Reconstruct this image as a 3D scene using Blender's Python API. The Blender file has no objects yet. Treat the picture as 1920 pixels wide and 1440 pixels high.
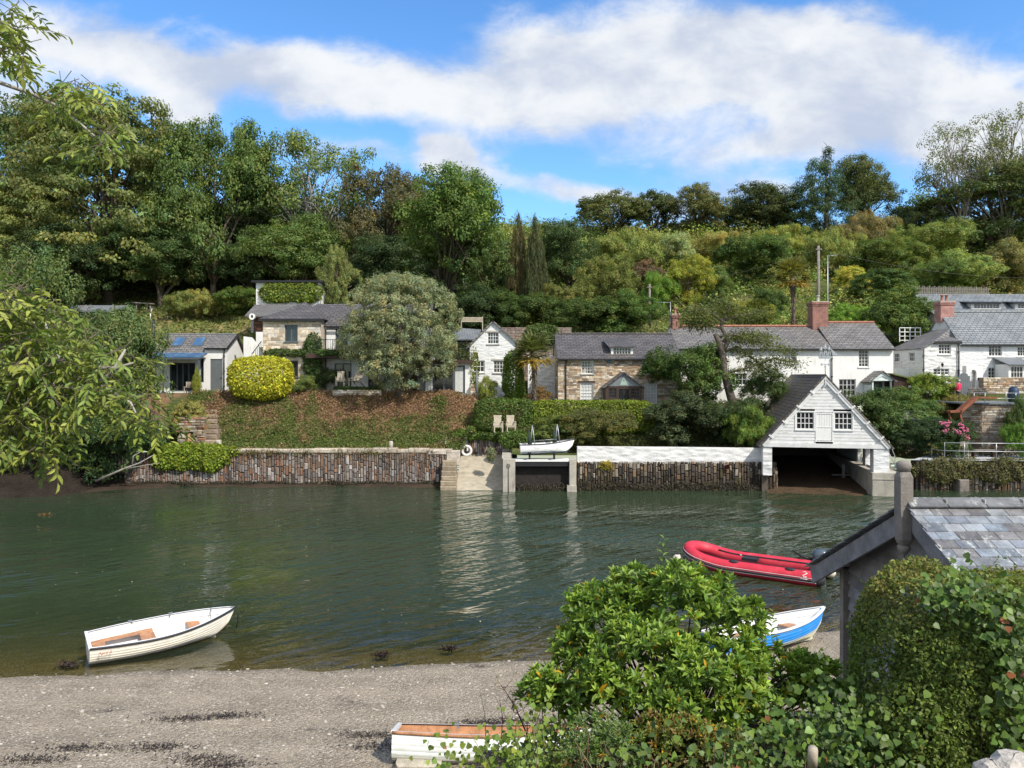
import bpy, bmesh, math, random
import numpy as np
from mathutils import Vector, Matrix
from mathutils.geometry import tessellate_polygon
R = math.radians
sc = bpy.context.scene
COL = sc.collection

# ------------------------------------------------------------------ camera, sky, sun, exposure
H, HY, F = 7.0, 703.0, 1400.0            # eye height above the water, horizon row, focal length (photo pixels)
cd = bpy.data.cameras.new('camera'); cam = bpy.data.objects.new('camera', cd); COL.objects.link(cam)
cam.location = (0, 0, H); cam.rotation_euler = (R(90), 0, 0)
cd.sensor_width = 36; cd.lens = 36 * F / 1920; cd.shift_y = -(720 - HY) / 1920
cd.clip_start = 0.1; cd.clip_end = 3000
sc.camera = cam
sc.view_settings.view_transform = 'Standard'; sc.view_settings.look = 'None'
sc.view_settings.gamma = 1; sc.view_settings.use_curve_mapping = False
sc.view_settings.exposure = 0.5
sc.cycles.max_bounces = 6; sc.cycles.diffuse_bounces = 2; sc.cycles.glossy_bounces = 3
sc.cycles.transmission_bounces = 3; sc.cycles.transparent_max_bounces = 6
sc.cycles.caustics_reflective = False; sc.cycles.caustics_refractive = False

SUN_EL, SUN_AZ = 46, 42                  # the sun stands behind the camera, to the right
sd = (math.sin(R(SUN_AZ)) * math.cos(R(SUN_EL)), -math.cos(R(SUN_AZ)) * math.cos(R(SUN_EL)), math.sin(R(SUN_EL)))
sl = bpy.data.lights.new('sun', 'SUN'); so = bpy.data.objects.new('sun', sl); COL.objects.link(so)
so.location = (20, -30, 40)
so.rotation_euler = Vector(sd).to_track_quat('Z', 'Y').to_euler()
sl.energy = 3.7; sl.angle = R(0.53); sl.color = (1.0, 0.93, 0.82)

def nd(nt, t, ins=None, **props):
    n = nt.nodes.new(t)
    for k, v in props.items(): setattr(n, k, v)
    for k, v in (ins or {}).items():
        s = n.inputs[k]
        if isinstance(v, bpy.types.NodeSocket): nt.links.new(v, s)
        else: s.default_value = v
    return n
def math_(nt, op, a, b=0.0, c=None, clamp=False):
    n = nt.nodes.new('ShaderNodeMath'); n.operation = op; n.use_clamp = clamp
    for i, v in enumerate((a, b) + (() if c is None else (c,))):
        if isinstance(v, bpy.types.NodeSocket): nt.links.new(v, n.inputs[i])
        else: n.inputs[i].default_value = v
    return n.outputs[0]
def mapr(nt, v, a, b, c=0.0, d=1.0, smooth=True):
    n = nd(nt, 'ShaderNodeMapRange', {0: v, 1: a, 2: b, 3: c, 4: d})
    if smooth: n.interpolation_type = 'SMOOTHSTEP'
    return n.outputs[0]
def mixc(nt, f, a, b, blend='MIX'):
    n = nt.nodes.new('ShaderNodeMix'); n.data_type = 'RGBA'; n.blend_type = blend
    for i, v in ((0, f), (6, a), (7, b)):
        if isinstance(v, bpy.types.NodeSocket): nt.links.new(v, n.inputs[i])
        else: n.inputs[i].default_value = v if i == 0 else tuple(v)[:3] + (1,)
    return n.outputs[2]

world = bpy.data.worlds.new('World'); sc.world = world; world.use_nodes = True
nt = world.node_tree; nt.nodes.clear()
sky = nd(nt, 'ShaderNodeTexSky'); sky.sky_type = 'NISHITA'; sky.sun_disc = False
sky.sun_elevation = R(SUN_EL); sky.sun_rotation = R(180 - SUN_AZ)
sky.air_density = 1.0; sky.dust_density = 0.15; sky.ozone_density = 2.5
tc = nd(nt, 'ShaderNodeTexCoord'); sp = nd(nt, 'ShaderNodeSeparateXYZ', {0: tc.outputs['Generated']})
# cloud coordinates: direction divided by its northward part, so the clouds hang at infinity
yy = math_(nt, 'MAXIMUM', sp.outputs[1], 0.05)
U = math_(nt, 'DIVIDE', sp.outputs[0], yy); V = math_(nt, 'DIVIDE', sp.outputs[2], yy)
cu = nd(nt, 'ShaderNodeCombineXYZ', {0: U, 1: math_(nt, 'MULTIPLY', V, 1.6), 2: 0.37})
warp = nd(nt, 'ShaderNodeTexNoise', {'Vector': cu.outputs[0], 'Scale': 4.2, 'Detail': 7, 'Roughness': 0.55})
nz = nd(nt, 'ShaderNodeTexNoise', {'Vector': cu.outputs[0], 'Scale': 9.0, 'Detail': 9, 'Roughness': 0.60, 'Distortion': 0.3})
ws = nd(nt, 'ShaderNodeSeparateXYZ', {0: warp.outputs['Color']})
Uw = math_(nt, 'ADD', U, math_(nt, 'MULTIPLY', math_(nt, 'SUBTRACT', ws.outputs[0], 0.5), 0.27))
Vw = math_(nt, 'ADD', V, math_(nt, 'MULTIPLY', math_(nt, 'SUBTRACT', ws.outputs[1], 0.5), 0.13))
def blob(px, py, rx, ry, rot, w):
    cu_, cv_ = (px - 960) / F, (HY - py) / F; c, s = math.cos(R(rot)), math.sin(R(rot))
    dx = math_(nt, 'SUBTRACT', Uw, cu_); dy = math_(nt, 'SUBTRACT', Vw, cv_)
    a = math_(nt, 'ADD', math_(nt, 'MULTIPLY', dx, c * F / rx), math_(nt, 'MULTIPLY', dy, s * F / rx))
    b = math_(nt, 'ADD', math_(nt, 'MULTIPLY', dx, -s * F / ry), math_(nt, 'MULTIPLY', dy, c * F / ry))
    q = math_(nt, 'ADD', math_(nt, 'MULTIPLY', a, a), math_(nt, 'MULTIPLY', b, b))
    return math_(nt, 'MULTIPLY', math_(nt, 'EXPONENT', math_(nt, 'MULTIPLY', q, -1.0)), w)
blobs = [(170, 85, 330, 75, -6, .80), (470, 135, 330, 55, -8, .92), (800, 165, 260, 65, -6, 1.0), (1130, 130, 210, 95, 0, 1.12),
         (1420, 140, 330, 120, -6, 1.08), (1720, 205, 300, 95, -12, 1.0), (1900, 260, 200, 80, 0, 0.9), (1380, 290, 200, 45, 4, 0.75),
         (345, 212, 60, 36, 0, 1.7), (600, 282, 190, 26, -9, 0.7), (860, 290, 62, 38, 0, 1.8), (1010, 345, 250, 26, -10, 0.8),
         (1330, 365, 260, 26, 0, 0.75), (30, 195, 90, 45, 0, 0.7), (-500, 150, 450, 130, 0, 0.9), (2500, 250, 420, 130, 0, 0.9), (1560, 60, 260, 60, -5, 0.6)]
dens = None
for b_ in blobs:
    o_ = blob(*b_); dens = o_ if dens is None else math_(nt, 'ADD', dens, o_)
dens = math_(nt, 'ADD', dens, math_(nt, 'MULTIPLY', math_(nt, 'SUBTRACT', nz.outputs[0], 0.5), 1.35))
# behind the camera: unseen broken cloud, made wide and bright to add fill light
bn = nd(nt, 'ShaderNodeTexNoise', {'Vector': tc.outputs['Generated'], 'Scale': 2.6, 'Detail': 6, 'Roughness': 0.6})
front = mapr(nt, sp.outputs[1], 0.05, 0.3)
back_d = mapr(nt, bn.outputs[0], 0.36, 0.60)
mask_f = math_(nt, 'MULTIPLY', mapr(nt, dens, 0.20, 1.10), 0.97)
mask = math_(nt, 'ADD', math_(nt, 'MULTIPLY', mask_f, front), math_(nt, 'MULTIPLY', back_d, math_(nt, 'SUBTRACT', 1.0, front)), clamp=True)
sh = nd(nt, 'ShaderNodeTexNoise', {'Vector': cu.outputs[0], 'Scale': 5.5, 'Detail': 6, 'Roughness': 0.5})
lit = mapr(nt, math_(nt, 'ADD', sh.outputs[0], math_(nt, 'MULTIPLY', nz.outputs[0], 0.6)), 0.58, 1.0)
cloud_f = mixc(nt, lit, (2.75, 3.1, 3.8), (4.6, 4.7, 4.8))
cloud_c = mixc(nt, front, (5.9, 5.7, 5.4), cloud_f)
hsv = nd(nt, 'ShaderNodeHueSaturation', {'Saturation': 1.16, 'Value': 1.28, 'Color': sky.outputs[0]})
skyc = mixc(nt, 1.0, hsv.outputs[0], (0.72, 0.86, 0.96), 'MULTIPLY')
final = mixc(nt, mask, skyc, cloud_c)
bg = nd(nt, 'ShaderNodeBackground', {'Color': final, 'Strength': 0.145})
wo = nd(nt, 'ShaderNodeOutputWorld', {0: bg.outputs[0]})

# ------------------------------------------------------------------ coordinates read off the photograph
def X(px, Y): return (px - 960.0) / F * Y
def Z(py, Y): return H - (py - HY) / F * Y
def P(px, py, Y): return Vector((X(px, Y), Y, Z(py, Y)))
def on_water(py): return H * F / (py - HY)

# ------------------------------------------------------------------ object bookkeeping
def tag(o, label=None, cat=None, group=None, kind=None):
    if label: o['label'] = label
    if cat: o['category'] = cat
    if group: o['group'] = group
    if kind: o['kind'] = kind
    return o
def thing(name, label, cat, loc=(0, 0, 0), rz=0.0, group=None):
    o = bpy.data.objects.new(name, None); COL.objects.link(o)
    o.empty_display_size = 0.3
    o.location = loc; o.rotation_euler = (0, 0, rz)
    return tag(o, label, cat, group)
def link(name, me, mat=None, parent=None):
    o = bpy.data.objects.new(name, me); COL.objects.link(o)
    if mat is not None and len(me.materials) == 0: me.materials.append(mat)
    if parent is not None: o.parent = parent
    return o
def copy_tree(o, parent=None):
    c = o.copy(); COL.objects.link(c)
    if parent is not None: c.parent = parent
    for ch in list(o.children): copy_tree(ch, c)
    return c

def np_mesh(name, co, faces_flat, starts, cols=None, smooth=False):
    """mesh from numpy arrays; cols is one rgb per corner"""
    me = bpy.data.meshes.new(name)
    me.vertices.add(len(co)); me.vertices.foreach_set('co', np.asarray(co, np.float32).ravel())
    me.loops.add(len(faces_flat)); me.loops.foreach_set('vertex_index', np.asarray(faces_flat, np.int32))
    me.polygons.add(len(starts)); me.polygons.foreach_set('loop_start', np.asarray(starts, np.int32))
    if smooth: me.polygons.foreach_set('use_smooth', np.ones(len(starts), bool))
    me.update(calc_edges=True)
    if cols is not None:
        a = me.color_attributes.new('Col', 'FLOAT_COLOR', 'CORNER')
        c4 = np.ones((len(faces_flat), 4), np.float32); c4[:, :3] = cols
        a.data.foreach_set('color', c4.ravel())
    return me

class MB:
    """collects shapes and links them as ONE mesh object"""
    def __init__(s, M=None):
        s.v = []; s.f = []; s.c = []; s.sm = []; s.col = (1, 1, 1); s.M = M
    def face(s, pts, col=None, sm=False):
        i = len(s.v); s.v += [tuple(p) for p in pts]
        s.f.append(tuple(range(i, i + len(pts)))); s.c.append(col or s.col); s.sm.append(sm)
    def mesh(s, vs, fs, col=None, sm=False):
        i = len(s.v); s.v += [tuple(p) for p in vs]
        for f in fs: s.f.append(tuple(i + k for k in f)); s.c.append(col or s.col); s.sm.append(sm)
    def obox(s, o, u, v, w, col=None):
        o, u, v, w = Vector(o), Vector(u), Vector(v), Vector(w)
        p = [o, o + u, o + u + v, o + v, o + w, o + u + w, o + u + v + w, o + v + w]
        s.mesh(p, [(0, 3, 2, 1), (4, 5, 6, 7), (0, 1, 5, 4), (1, 2, 6, 5), (2, 3, 7, 6), (3, 0, 4, 7)], col)
    def box(s, x0, x1, y0, y1, z0, z1, col=None):
        s.obox((x0, y0, z0), (x1 - x0, 0, 0), (0, y1 - y0, 0), (0, 0, z1 - z0), col)
    def stone(s, o, u, v, w, ch, col):
        """box whose front face (at o, spanned by u and v, pushed along -w) is chamfered"""
        o, u, v, w = Vector(o), Vector(u), Vector(v), Vector(w)
        a, b = u.normalized() * min(ch, u.length * .3), v.normalized() * min(ch, v.length * .3)
        n = w.normalized() * ch
        q = [o + n, o + u + n, o + u + v + n, o + v + n]
        fr = [o + a + b, o + u - a + b, o + u + v - a - b, o + v + a - b]
        bk = [o + w, o + u + w, o + u + v + w, o + v + w]
        s.mesh(fr + q + bk, [(0, 1, 2, 3), (4, 5, 1, 0), (5, 6, 2, 1), (6, 7, 3, 2), (7, 4, 0, 3),
                             (8, 9, 5, 4), (9, 10, 6, 5), (10, 11, 7, 6), (11, 8, 4, 7)], col)
    def beam(s, p, q, w, h, up=(0, 0, 1), col=None):
        p, q = Vector(p), Vector(q); d = q - p; up = Vector(up)
        sd_ = d.cross(up)
        if sd_.length < 1e-6: sd_ = d.cross(Vector((1, 0, 0)))
        sd_.normalize(); uv = sd_.cross(d).normalized()
        s.obox(p - sd_ * w / 2 - uv * h / 2, sd_ * w, d, uv * h, col)
    def tube(s, pts, r, n=8, col=None, cap=True, sm=True):
        pts = [Vector(p) for p in pts]; m = len(pts)
        rs = list(r) if hasattr(r, '__len__') else [r] * m
        vs = []; prev = None
        for i, p in enumerate(pts):
            t = (pts[min(i + 1, m - 1)] - pts[max(i - 1, 0)]).normalized()
            if prev is None: a = t.cross(Vector((0, 0, 1)) if abs(t.z) < .9 else Vector((1, 0, 0))).normalized()
            else: a = (prev - t * prev.dot(t)).normalized()
            prev = a; b = t.cross(a)
            for k in range(n):
                th = 2 * math.pi * k / n
                vs.append(p + (a * math.cos(th) + b * math.sin(th)) * rs[i])
        fs = [(i * n + k, i * n + (k + 1) % n, (i + 1) * n + (k + 1) % n, (i + 1) * n + k) for i in range(m - 1) for k in range(n)]
        if cap: fs += [tuple(range(n - 1, -1, -1)), tuple((m - 1) * n + k for k in range(n))]
        s.mesh(vs, fs, col, sm)
    def lathe(s, prof, n=14, o=(0, 0, 0), col=None, sm=True, sx=1.0, sy=1.0):
        o = Vector(o); vs = []
        for r, z in prof:
            for k in range(n):
                th = 2 * math.pi * (k + .5) / n
                vs.append(o + Vector((r * sx * math.cos(th), r * sy * math.sin(th), z)))
        m = len(prof)
        fs = [(i * n + k, i * n + (k + 1) % n, (i + 1) * n + (k + 1) % n, (i + 1) * n + k) for i in range(m - 1) for k in range(n)]
        fs += [tuple(range(n - 1, -1, -1)), tuple((m - 1) * n + k for k in range(n))]
        s.mesh(vs, fs, col, sm)
    def ball(s, c, r, n=10, col=None, sz=1.0):
        k = max(4, n // 2)
        s.lathe([(max(1e-3, r * math.sin(math.pi * i / k)), -r * sz * math.cos(math.pi * i / k)) for i in range(k + 1)], n, c, col)
    def rock(s, c, rx, ry, rz, seed, col):
        rg = random.Random(seed); k, n = 5, 8; vs = []; c = Vector(c)
        for i in range(k + 1):
            th = math.pi * i / k
            for j in range(n):
                ph = 2 * math.pi * j / n; q = rg.uniform(.8, 1.12)
                vs.append(c + Vector((rx * math.sin(th) * math.cos(ph) * q, ry * math.sin(th) * math.sin(ph) * q, -rz * math.cos(th) * rg.uniform(.85, 1.05))))
        fs = [(i * n + j, i * n + (j + 1) % n, (i + 1) * n + (j + 1) % n, (i + 1) * n + j) for i in range(k) for j in range(n)]
        s.mesh(vs, fs, col, False)
    def poly(s, outer, holes, o, u, v, col=None):
        """flat polygon with holes in the frame o + a*u + b*v"""
        o, u, v = Vector(o), Vector(u), Vector(v)
        loops = [[Vector((a, b, 0)) for a, b in lp] for lp in [outer] + list(holes)]
        flat = [p for lp in loops for p in lp]
        for t in tessellate_polygon(loops):
            q = [flat[k] for k in t]
            ar = (q[1].x - q[0].x) * (q[2].y - q[0].y) - (q[1].y - q[0].y) * (q[2].x - q[0].x)
            if abs(ar) < 1e-9: continue
            if ar < 0: q.reverse()
            s.face([o + u * p.x + v * p.y for p in q], col)
    def prism(s, outer, o, u, v, w, col=None, holes=()):
        """polygon with holes extruded along w (front at o, back at o+w)"""
        o, u, v, w = Vector(o), Vector(u), Vector(v), Vector(w)
        s.poly(outer, holes, o, u, v, col); n0 = len(s.f)
        s.poly(outer, holes, o + w, u, v, col)
        for k in range(n0, len(s.f)): s.f[k] = tuple(reversed(s.f[k]))
        for lp in [outer] + list(holes):
            for (a, b), (c, d) in zip(lp, lp[1:] + lp[:1]):
                p, q = o + u * a + v * b, o + u * c + v * d
                s.face([p, p + w, q + w, q], col)
    def slab(s, pts, th, col=None):
        """roof slab: polygon pts (counter-clockwise from above) thickened downwards"""
        pts = [Vector(p) for p in pts]; n = (pts[1] - pts[0]).cross(pts[-1] - pts[0]).normalized()
        if n.z < 0: pts.reverse(); n = -n
        lo = [p - n * th for p in pts]; m = len(pts)
        s.mesh(pts + lo, [tuple(range(m)), tuple(range(2 * m - 1, m - 1, -1))] + [(i, i + m, (i + 1) % m + m, (i + 1) % m) for i in range(m)], col)
    def build(s, name, mat=None, parent=None, merge=False, **tags):
        co = np.array(s.v, np.float64).reshape(-1, 3)
        if s.M is not None:
            A = np.array(s.M); co = co @ A[:3, :3].T + A[:3, 3]
        lens = np.array([len(f) for f in s.f]); flat = np.array([i for f in s.f for i in f], np.int32)
        st = np.concatenate([[0], np.cumsum(lens)[:-1]])
        me = np_mesh(name, co, flat, st, np.repeat(np.array(s.c, np.float32)[:, :3], lens, axis=0))
        me.polygons.foreach_set('use_smooth', np.array(s.sm, bool))
        # metric box-projected UVs: u runs level, v runs up the surface
        nr = np.zeros(len(s.f) * 3, np.float32); me.polygons.foreach_get('normal', nr); nr = nr.reshape(-1, 3)
        ux = np.stack([-nr[:, 1], nr[:, 0], np.zeros(len(nr))], 1); ln = np.linalg.norm(ux, axis=1)
        flatm = ln < .08; ux[flatm] = (1, 0, 0); ln[flatm] = 1; ux /= ln[:, None]
        vx = np.cross(nr, ux); fi = np.repeat(np.arange(len(lens)), lens); pc = co[flat]
        uv = np.stack([(pc * ux[fi]).sum(1), (pc * vx[fi]).sum(1)], 1).astype(np.float32)
        me.uv_layers.new(name='UVMap').data.foreach_set('uv', uv.ravel())
        if merge:
            bm = bmesh.new(); bm.from_mesh(me); bmesh.ops.remove_doubles(bm, verts=bm.verts, dist=1e-4); bm.to_mesh(me); bm.free()
        o = link(name, me, mat, parent)
        return tag(o, **tags) if tags else o
# ------------------------------------------------------------------ materials
def newmat(name):
    m = bpy.data.materials.new(name); m.use_nodes = True; m.node_tree.nodes.clear(); return m, m.node_tree
def out(nt, sh): nd(nt, 'ShaderNodeOutputMaterial', {0: sh})
def noise(nt, vec, scale, detail=4, rough=.55):
    return nd(nt, 'ShaderNodeTexNoise', {'Vector': vec, 'Scale': scale, 'Detail': detail, 'Roughness': rough}).outputs[0]
def bump(nt, h, dist, strength=1.0, normal=None):
    d = {'Height': h, 'Distance': dist, 'Strength': strength}
    if normal is not None: d['Normal'] = normal
    return nd(nt, 'ShaderNodeBump', d).outputs[0]
def mul(c, k): return tuple(min(1, x * k) for x in c[:3])

def paint(name, base, rough=.6, metal=0.0, var=.18, vs=2.5, bd=0.0, bs=14, stain=None, stain_amt=.5, stain_scale=(1.2, 1.2, .35), spec=.35, attr=False):
    """general surface: base colour (or per-face colour), weathered by noise, optional streaky stain and bump"""
    m, nt = newmat(name); g = nd(nt, 'ShaderNodeTexCoord').outputs['Object']
    n1 = noise(nt, g, vs, 5); n2 = noise(nt, g, vs * 9, 3)
    mixn = math_(nt, 'ADD', math_(nt, 'MULTIPLY', n1, .65), math_(nt, 'MULTIPLY', n2, .35))
    k = mapr(nt, mixn, .3, .7, 1 - var, 1 + var)
    if attr:
        c0 = mixc(nt, 1.0, nd(nt, 'ShaderNodeAttribute', attribute_name='Col').outputs[0], tuple(base), 'MULTIPLY')
    else: c0 = nd(nt, 'ShaderNodeRGB').outputs[0]; c0.default_value = tuple(base)[:3] + (1,)
    vec = nd(nt, 'ShaderNodeCombineXYZ', {0: k, 1: k, 2: k}).outputs[0]
    c = mixc(nt, 1.0, c0, vec, 'MULTIPLY')
    if stain is not None:
        mp = nd(nt, 'ShaderNodeMapping', {'Vector': g, 'Scale': stain_scale}).outputs[0]
        s_ = noise(nt, mp, 2.2, 7, .65)
        c = mixc(nt, mapr(nt, s_, .52, .72, 0, stain_amt), c, stain)
    ins = {'Base Color': c, 'Roughness': rough, 'Metallic': metal, 'Specular IOR Level': spec}
    if bd: ins['Normal'] = bump(nt, noise(nt, g, bs, 5, .6), bd)
    out(nt, nd(nt, 'ShaderNodeBsdfPrincipled', ins).outputs[0]); return m

def slate(name, c1, c2, lichen=(.45, .45, .38), lich=.25, w=.42, h=.25, moss=None, moss_amt=0.0):
    m, nt = newmat(name); tcn = nd(nt, 'ShaderNodeTexCoord'); uv = tcn.outputs['UV']; g = tcn.outputs['Object']
    wob = noise(nt, uv, 1.3, 2)
    uv2 = nd(nt, 'ShaderNodeVectorMath', {0: uv, 1: nd(nt, 'ShaderNodeCombineXYZ', {0: 0.0, 1: math_(nt, 'MULTIPLY', wob, .05)}).outputs[0]}, operation='ADD').outputs[0]
    b = nd(nt, 'ShaderNodeTexBrick', {'Vector': uv2, 'Color1': tuple(c1) + (1,), 'Color2': tuple(c2) + (1,), 'Mortar': mul(c1, .45) + (1,), 'Scale': 1.0,
                                      'Mortar Size': .026, 'Mortar Smooth': .3, 'Bias': 0.0, 'Brick Width': w, 'Row Height': h})
    b.offset = .5
    k = mapr(nt, noise(nt, g, 1.1, 5), .3, .7, .86, 1.15)
    c = mixc(nt, 1.0, b.outputs[0], nd(nt, 'ShaderNodeCombineXYZ', {0: k, 1: k, 2: k}).outputs[0], 'MULTIPLY')
    sp_ = noise(nt, g, 16, 4, .7)
    c = mixc(nt, mapr(nt, sp_, .60, .70, 0, lich), c, lichen)
    if moss:
        c = mixc(nt, mapr(nt, noise(nt, g, 1.6, 6, .7), .45, .65, 0, moss_amt), c, moss)
    # each slate is tilted: sawtooth along the slope
    vv = nd(nt, 'ShaderNodeSeparateXYZ', {0: uv2}).outputs[1]
    saw = math_(nt, 'FRACT', math_(nt, 'DIVIDE', vv, h))
    hgt = math_(nt, 'ADD', math_(nt, 'MULTIPLY', saw, -.6), math_(nt, 'ADD', math_(nt, 'MULTIPLY', b.outputs['Fac'], -.7), math_(nt, 'MULTIPLY', noise(nt, g, 9, 3), .8)))
    out(nt, nd(nt, 'ShaderNodeBsdfPrincipled', {'Base Color': c, 'Roughness': .62, 'Specular IOR Level': .4, 'Normal': bump(nt, hgt, .045)}).outputs[0]); return m

def painted_stone(name, base, depth=.05, row=.2, width=.5, dirt=(.35, .34, .3), dirt_amt=.32):
    """whitewashed rubble: flat-bedded lumps under thick paint"""
    m, nt = newmat(name); tcn = nd(nt, 'ShaderNodeTexCoord'); uv = tcn.outputs['UV']; g = tcn.outputs['Object']
    mp = nd(nt, 'ShaderNodeMapping', {'Vector': g, 'Scale': (1 / width, 1 / width, 1 / row)}).outputs[0]
    vo = nd(nt, 'ShaderNodeTexVoronoi', {'Vector': mp, 'Scale': 1.0, 'Randomness': 1.0}); vo.feature = 'SMOOTH_F1'
    hgt = math_(nt, 'ADD', math_(nt, 'MULTIPLY', vo.outputs['Distance'], -1.0), math_(nt, 'MULTIPLY', noise(nt, g, 7, 4), .35))
    st = nd(nt, 'ShaderNodeMapping', {'Vector': g, 'Scale': (1.5, 1.5, .3)}).outputs[0]
    c = mixc(nt, mapr(nt, noise(nt, st, 1.6, 7, .65), .5, .75, 0, dirt_amt), base, dirt)
    out(nt, nd(nt, 'ShaderNodeBsdfPrincipled', {'Base Color': c, 'Roughness': .75, 'Specular IOR Level': .25, 'Normal': bump(nt, hgt, depth)}).outputs[0]); return m

def leafmat(name, rough=.55, trans=.28, spec=.3, sat=1.0):
    m, nt = newmat(name)
    c = mixc(nt, 1.0, nd(nt, 'ShaderNodeAttribute', attribute_name='Col').outputs[0], nd(nt, 'ShaderNodeObjectInfo').outputs['Color'], 'MULTIPLY')
    p = nd(nt, 'ShaderNodeBsdfPrincipled', {'Base Color': c, 'Roughness': rough, 'Specular IOR Level': spec})
    t = nd(nt, 'ShaderNodeBsdfTranslucent', {'Color': mixc(nt, 1.0, c, (1.35, 1.45, .7), 'MULTIPLY')})
    out(nt, nd(nt, 'ShaderNodeMixShader', {0: trans, 1: p.outputs[0], 2: t.outputs[0]}).outputs[0]); return m

def glassmat(name, base=(.015, .018, .02), curtain=None, rough=.06):
    m, nt = newmat(name); g = nd(nt, 'ShaderNodeTexCoord').outputs['Object']
    mp = nd(nt, 'ShaderNodeMapping', {'Vector': g, 'Scale': (1, 1, .4)}).outputs[0]
    c = mixc(nt, mapr(nt, noise(nt, mp, 1.7, 3), .45, .65), base, curtain or mul(base, 2.2))
    out(nt, nd(nt, 'ShaderNodeBsdfPrincipled', {'Base Color': c, 'Roughness': rough, 'Specular IOR Level': .5}).outputs[0]); return m

def brickmat(name, c1, c2, mortar):
    m, nt = newmat(name); tcn = nd(nt, 'ShaderNodeTexCoord'); uv = tcn.outputs['UV']
    b = nd(nt, 'ShaderNodeTexBrick', {'Vector': uv, 'Color1': tuple(c1) + (1,), 'Color2': tuple(c2) + (1,), 'Mortar': tuple(mortar) + (1,), 'Scale': 1.0,
                                      'Mortar Size': .012, 'Brick Width': .24, 'Row Height': .085})
    k = mapr(nt, noise(nt, tcn.outputs['Object'], 3, 4), .3, .7, .75, 1.25)
    c = mixc(nt, 1.0, b.outputs[0], nd(nt, 'ShaderNodeCombineXYZ', {0: k, 1: k, 2: k}).outputs[0], 'MULTIPLY')
    out(nt, nd(nt, 'ShaderNodeBsdfPrincipled', {'Base Color': c, 'Roughness': .85, 'Normal': bump(nt, b.outputs['Fac'], -.008)}).outputs[0]); return m

def gravelmat(name):
    m, nt = newmat(name); tcn = nd(nt, 'ShaderNodeTexCoord'); g = tcn.outputs['Object']
    att = nd(nt, 'ShaderNodeAttribute', attribute_name='Col').outputs[0]
    v1 = nd(nt, 'ShaderNodeTexVoronoi', {'Vector': g, 'Scale': 38.0}); v2 = nd(nt, 'ShaderNodeTexVoronoi', {'Vector': g, 'Scale': 15.0})
    bw = nd(nt, 'ShaderNodeRGBToBW', {0: v1.outputs['Color']}).outputs[0]; bw2 = nd(nt, 'ShaderNodeRGBToBW', {0: v2.outputs['Color']}).outputs[0]
    lum = math_(nt, 'ADD', math_(nt, 'MULTIPLY', bw, .55), math_(nt, 'ADD', math_(nt, 'MULTIPLY', bw2, .2), math_(nt, 'MULTIPLY', noise(nt, g, 1.2, 5), .6)))
    k = mapr(nt, lum, .3, 1.0, .55, 1.45, False)
    c = mixc(nt, 1.0, att, nd(nt, 'ShaderNodeCombineXYZ', {0: k, 1: k, 2: k}).outputs[0], 'MULTIPLY')
    pale = math_(nt, 'MULTIPLY', mapr(nt, bw, .62, .78, 0, .75), mapr(nt, noise(nt, nd(nt, 'ShaderNodeMapping', {'Vector': g, 'Scale': (.7, 2.2, 1)}).outputs[0], 1.6, 5, .65), .38, .62, .1, 1.0)); c = mixc(nt, pale, c, (.56, .50, .39))
    mp = nd(nt, 'ShaderNodeMapping', {'Vector': g, 'Scale': (.55, 1.1, 1)}).outputs[0]
    weed = math_(nt, 'MULTIPLY', mapr(nt, noise(nt, mp, .8, 6, .7), .60, .68), mapr(nt, noise(nt, g, 8, 4, .7), .4, .6)); c = mixc(nt, math_(nt, 'MULTIPLY', weed, .8), c, (.045, .038, .04))
    hgt = math_(nt, 'ADD', math_(nt, 'MULTIPLY', v1.outputs['Distance'], -.6), math_(nt, 'MULTIPLY', v2.outputs['Distance'], -.7))
    out(nt, nd(nt, 'ShaderNodeBsdfPrincipled', {'Base Color': c, 'Roughness': .85, 'Specular IOR Level': .2, 'Normal': bump(nt, hgt, .035)}).outputs[0]); return m

def groundmat(name):
    """vertex colour broken up by grass-and-soil noise"""
    m, nt = newmat(name); g = nd(nt, 'ShaderNodeTexCoord').outputs['Object']
    att = nd(nt, 'ShaderNodeAttribute', attribute_name='Col').outputs[0]
    n1 = noise(nt, g, 7, 6, .7); n2 = noise(nt, g, .7, 5, .6)
    k = mapr(nt, math_(nt, 'ADD', math_(nt, 'MULTIPLY', n1, .6), math_(nt, 'MULTIPLY', n2, .4)), .35, .65, .55, 1.45)
    c = mixc(nt, 1.0, att, nd(nt, 'ShaderNodeCombineXYZ', {0: k, 1: k, 2: k}).outputs[0], 'MULTIPLY')
    out(nt, nd(nt, 'ShaderNodeBsdfPrincipled', {'Base Color': c, 'Roughness': .95, 'Specular IOR Level': .1, 'Normal': bump(nt, n1, .12)}).outputs[0]); return m

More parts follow.
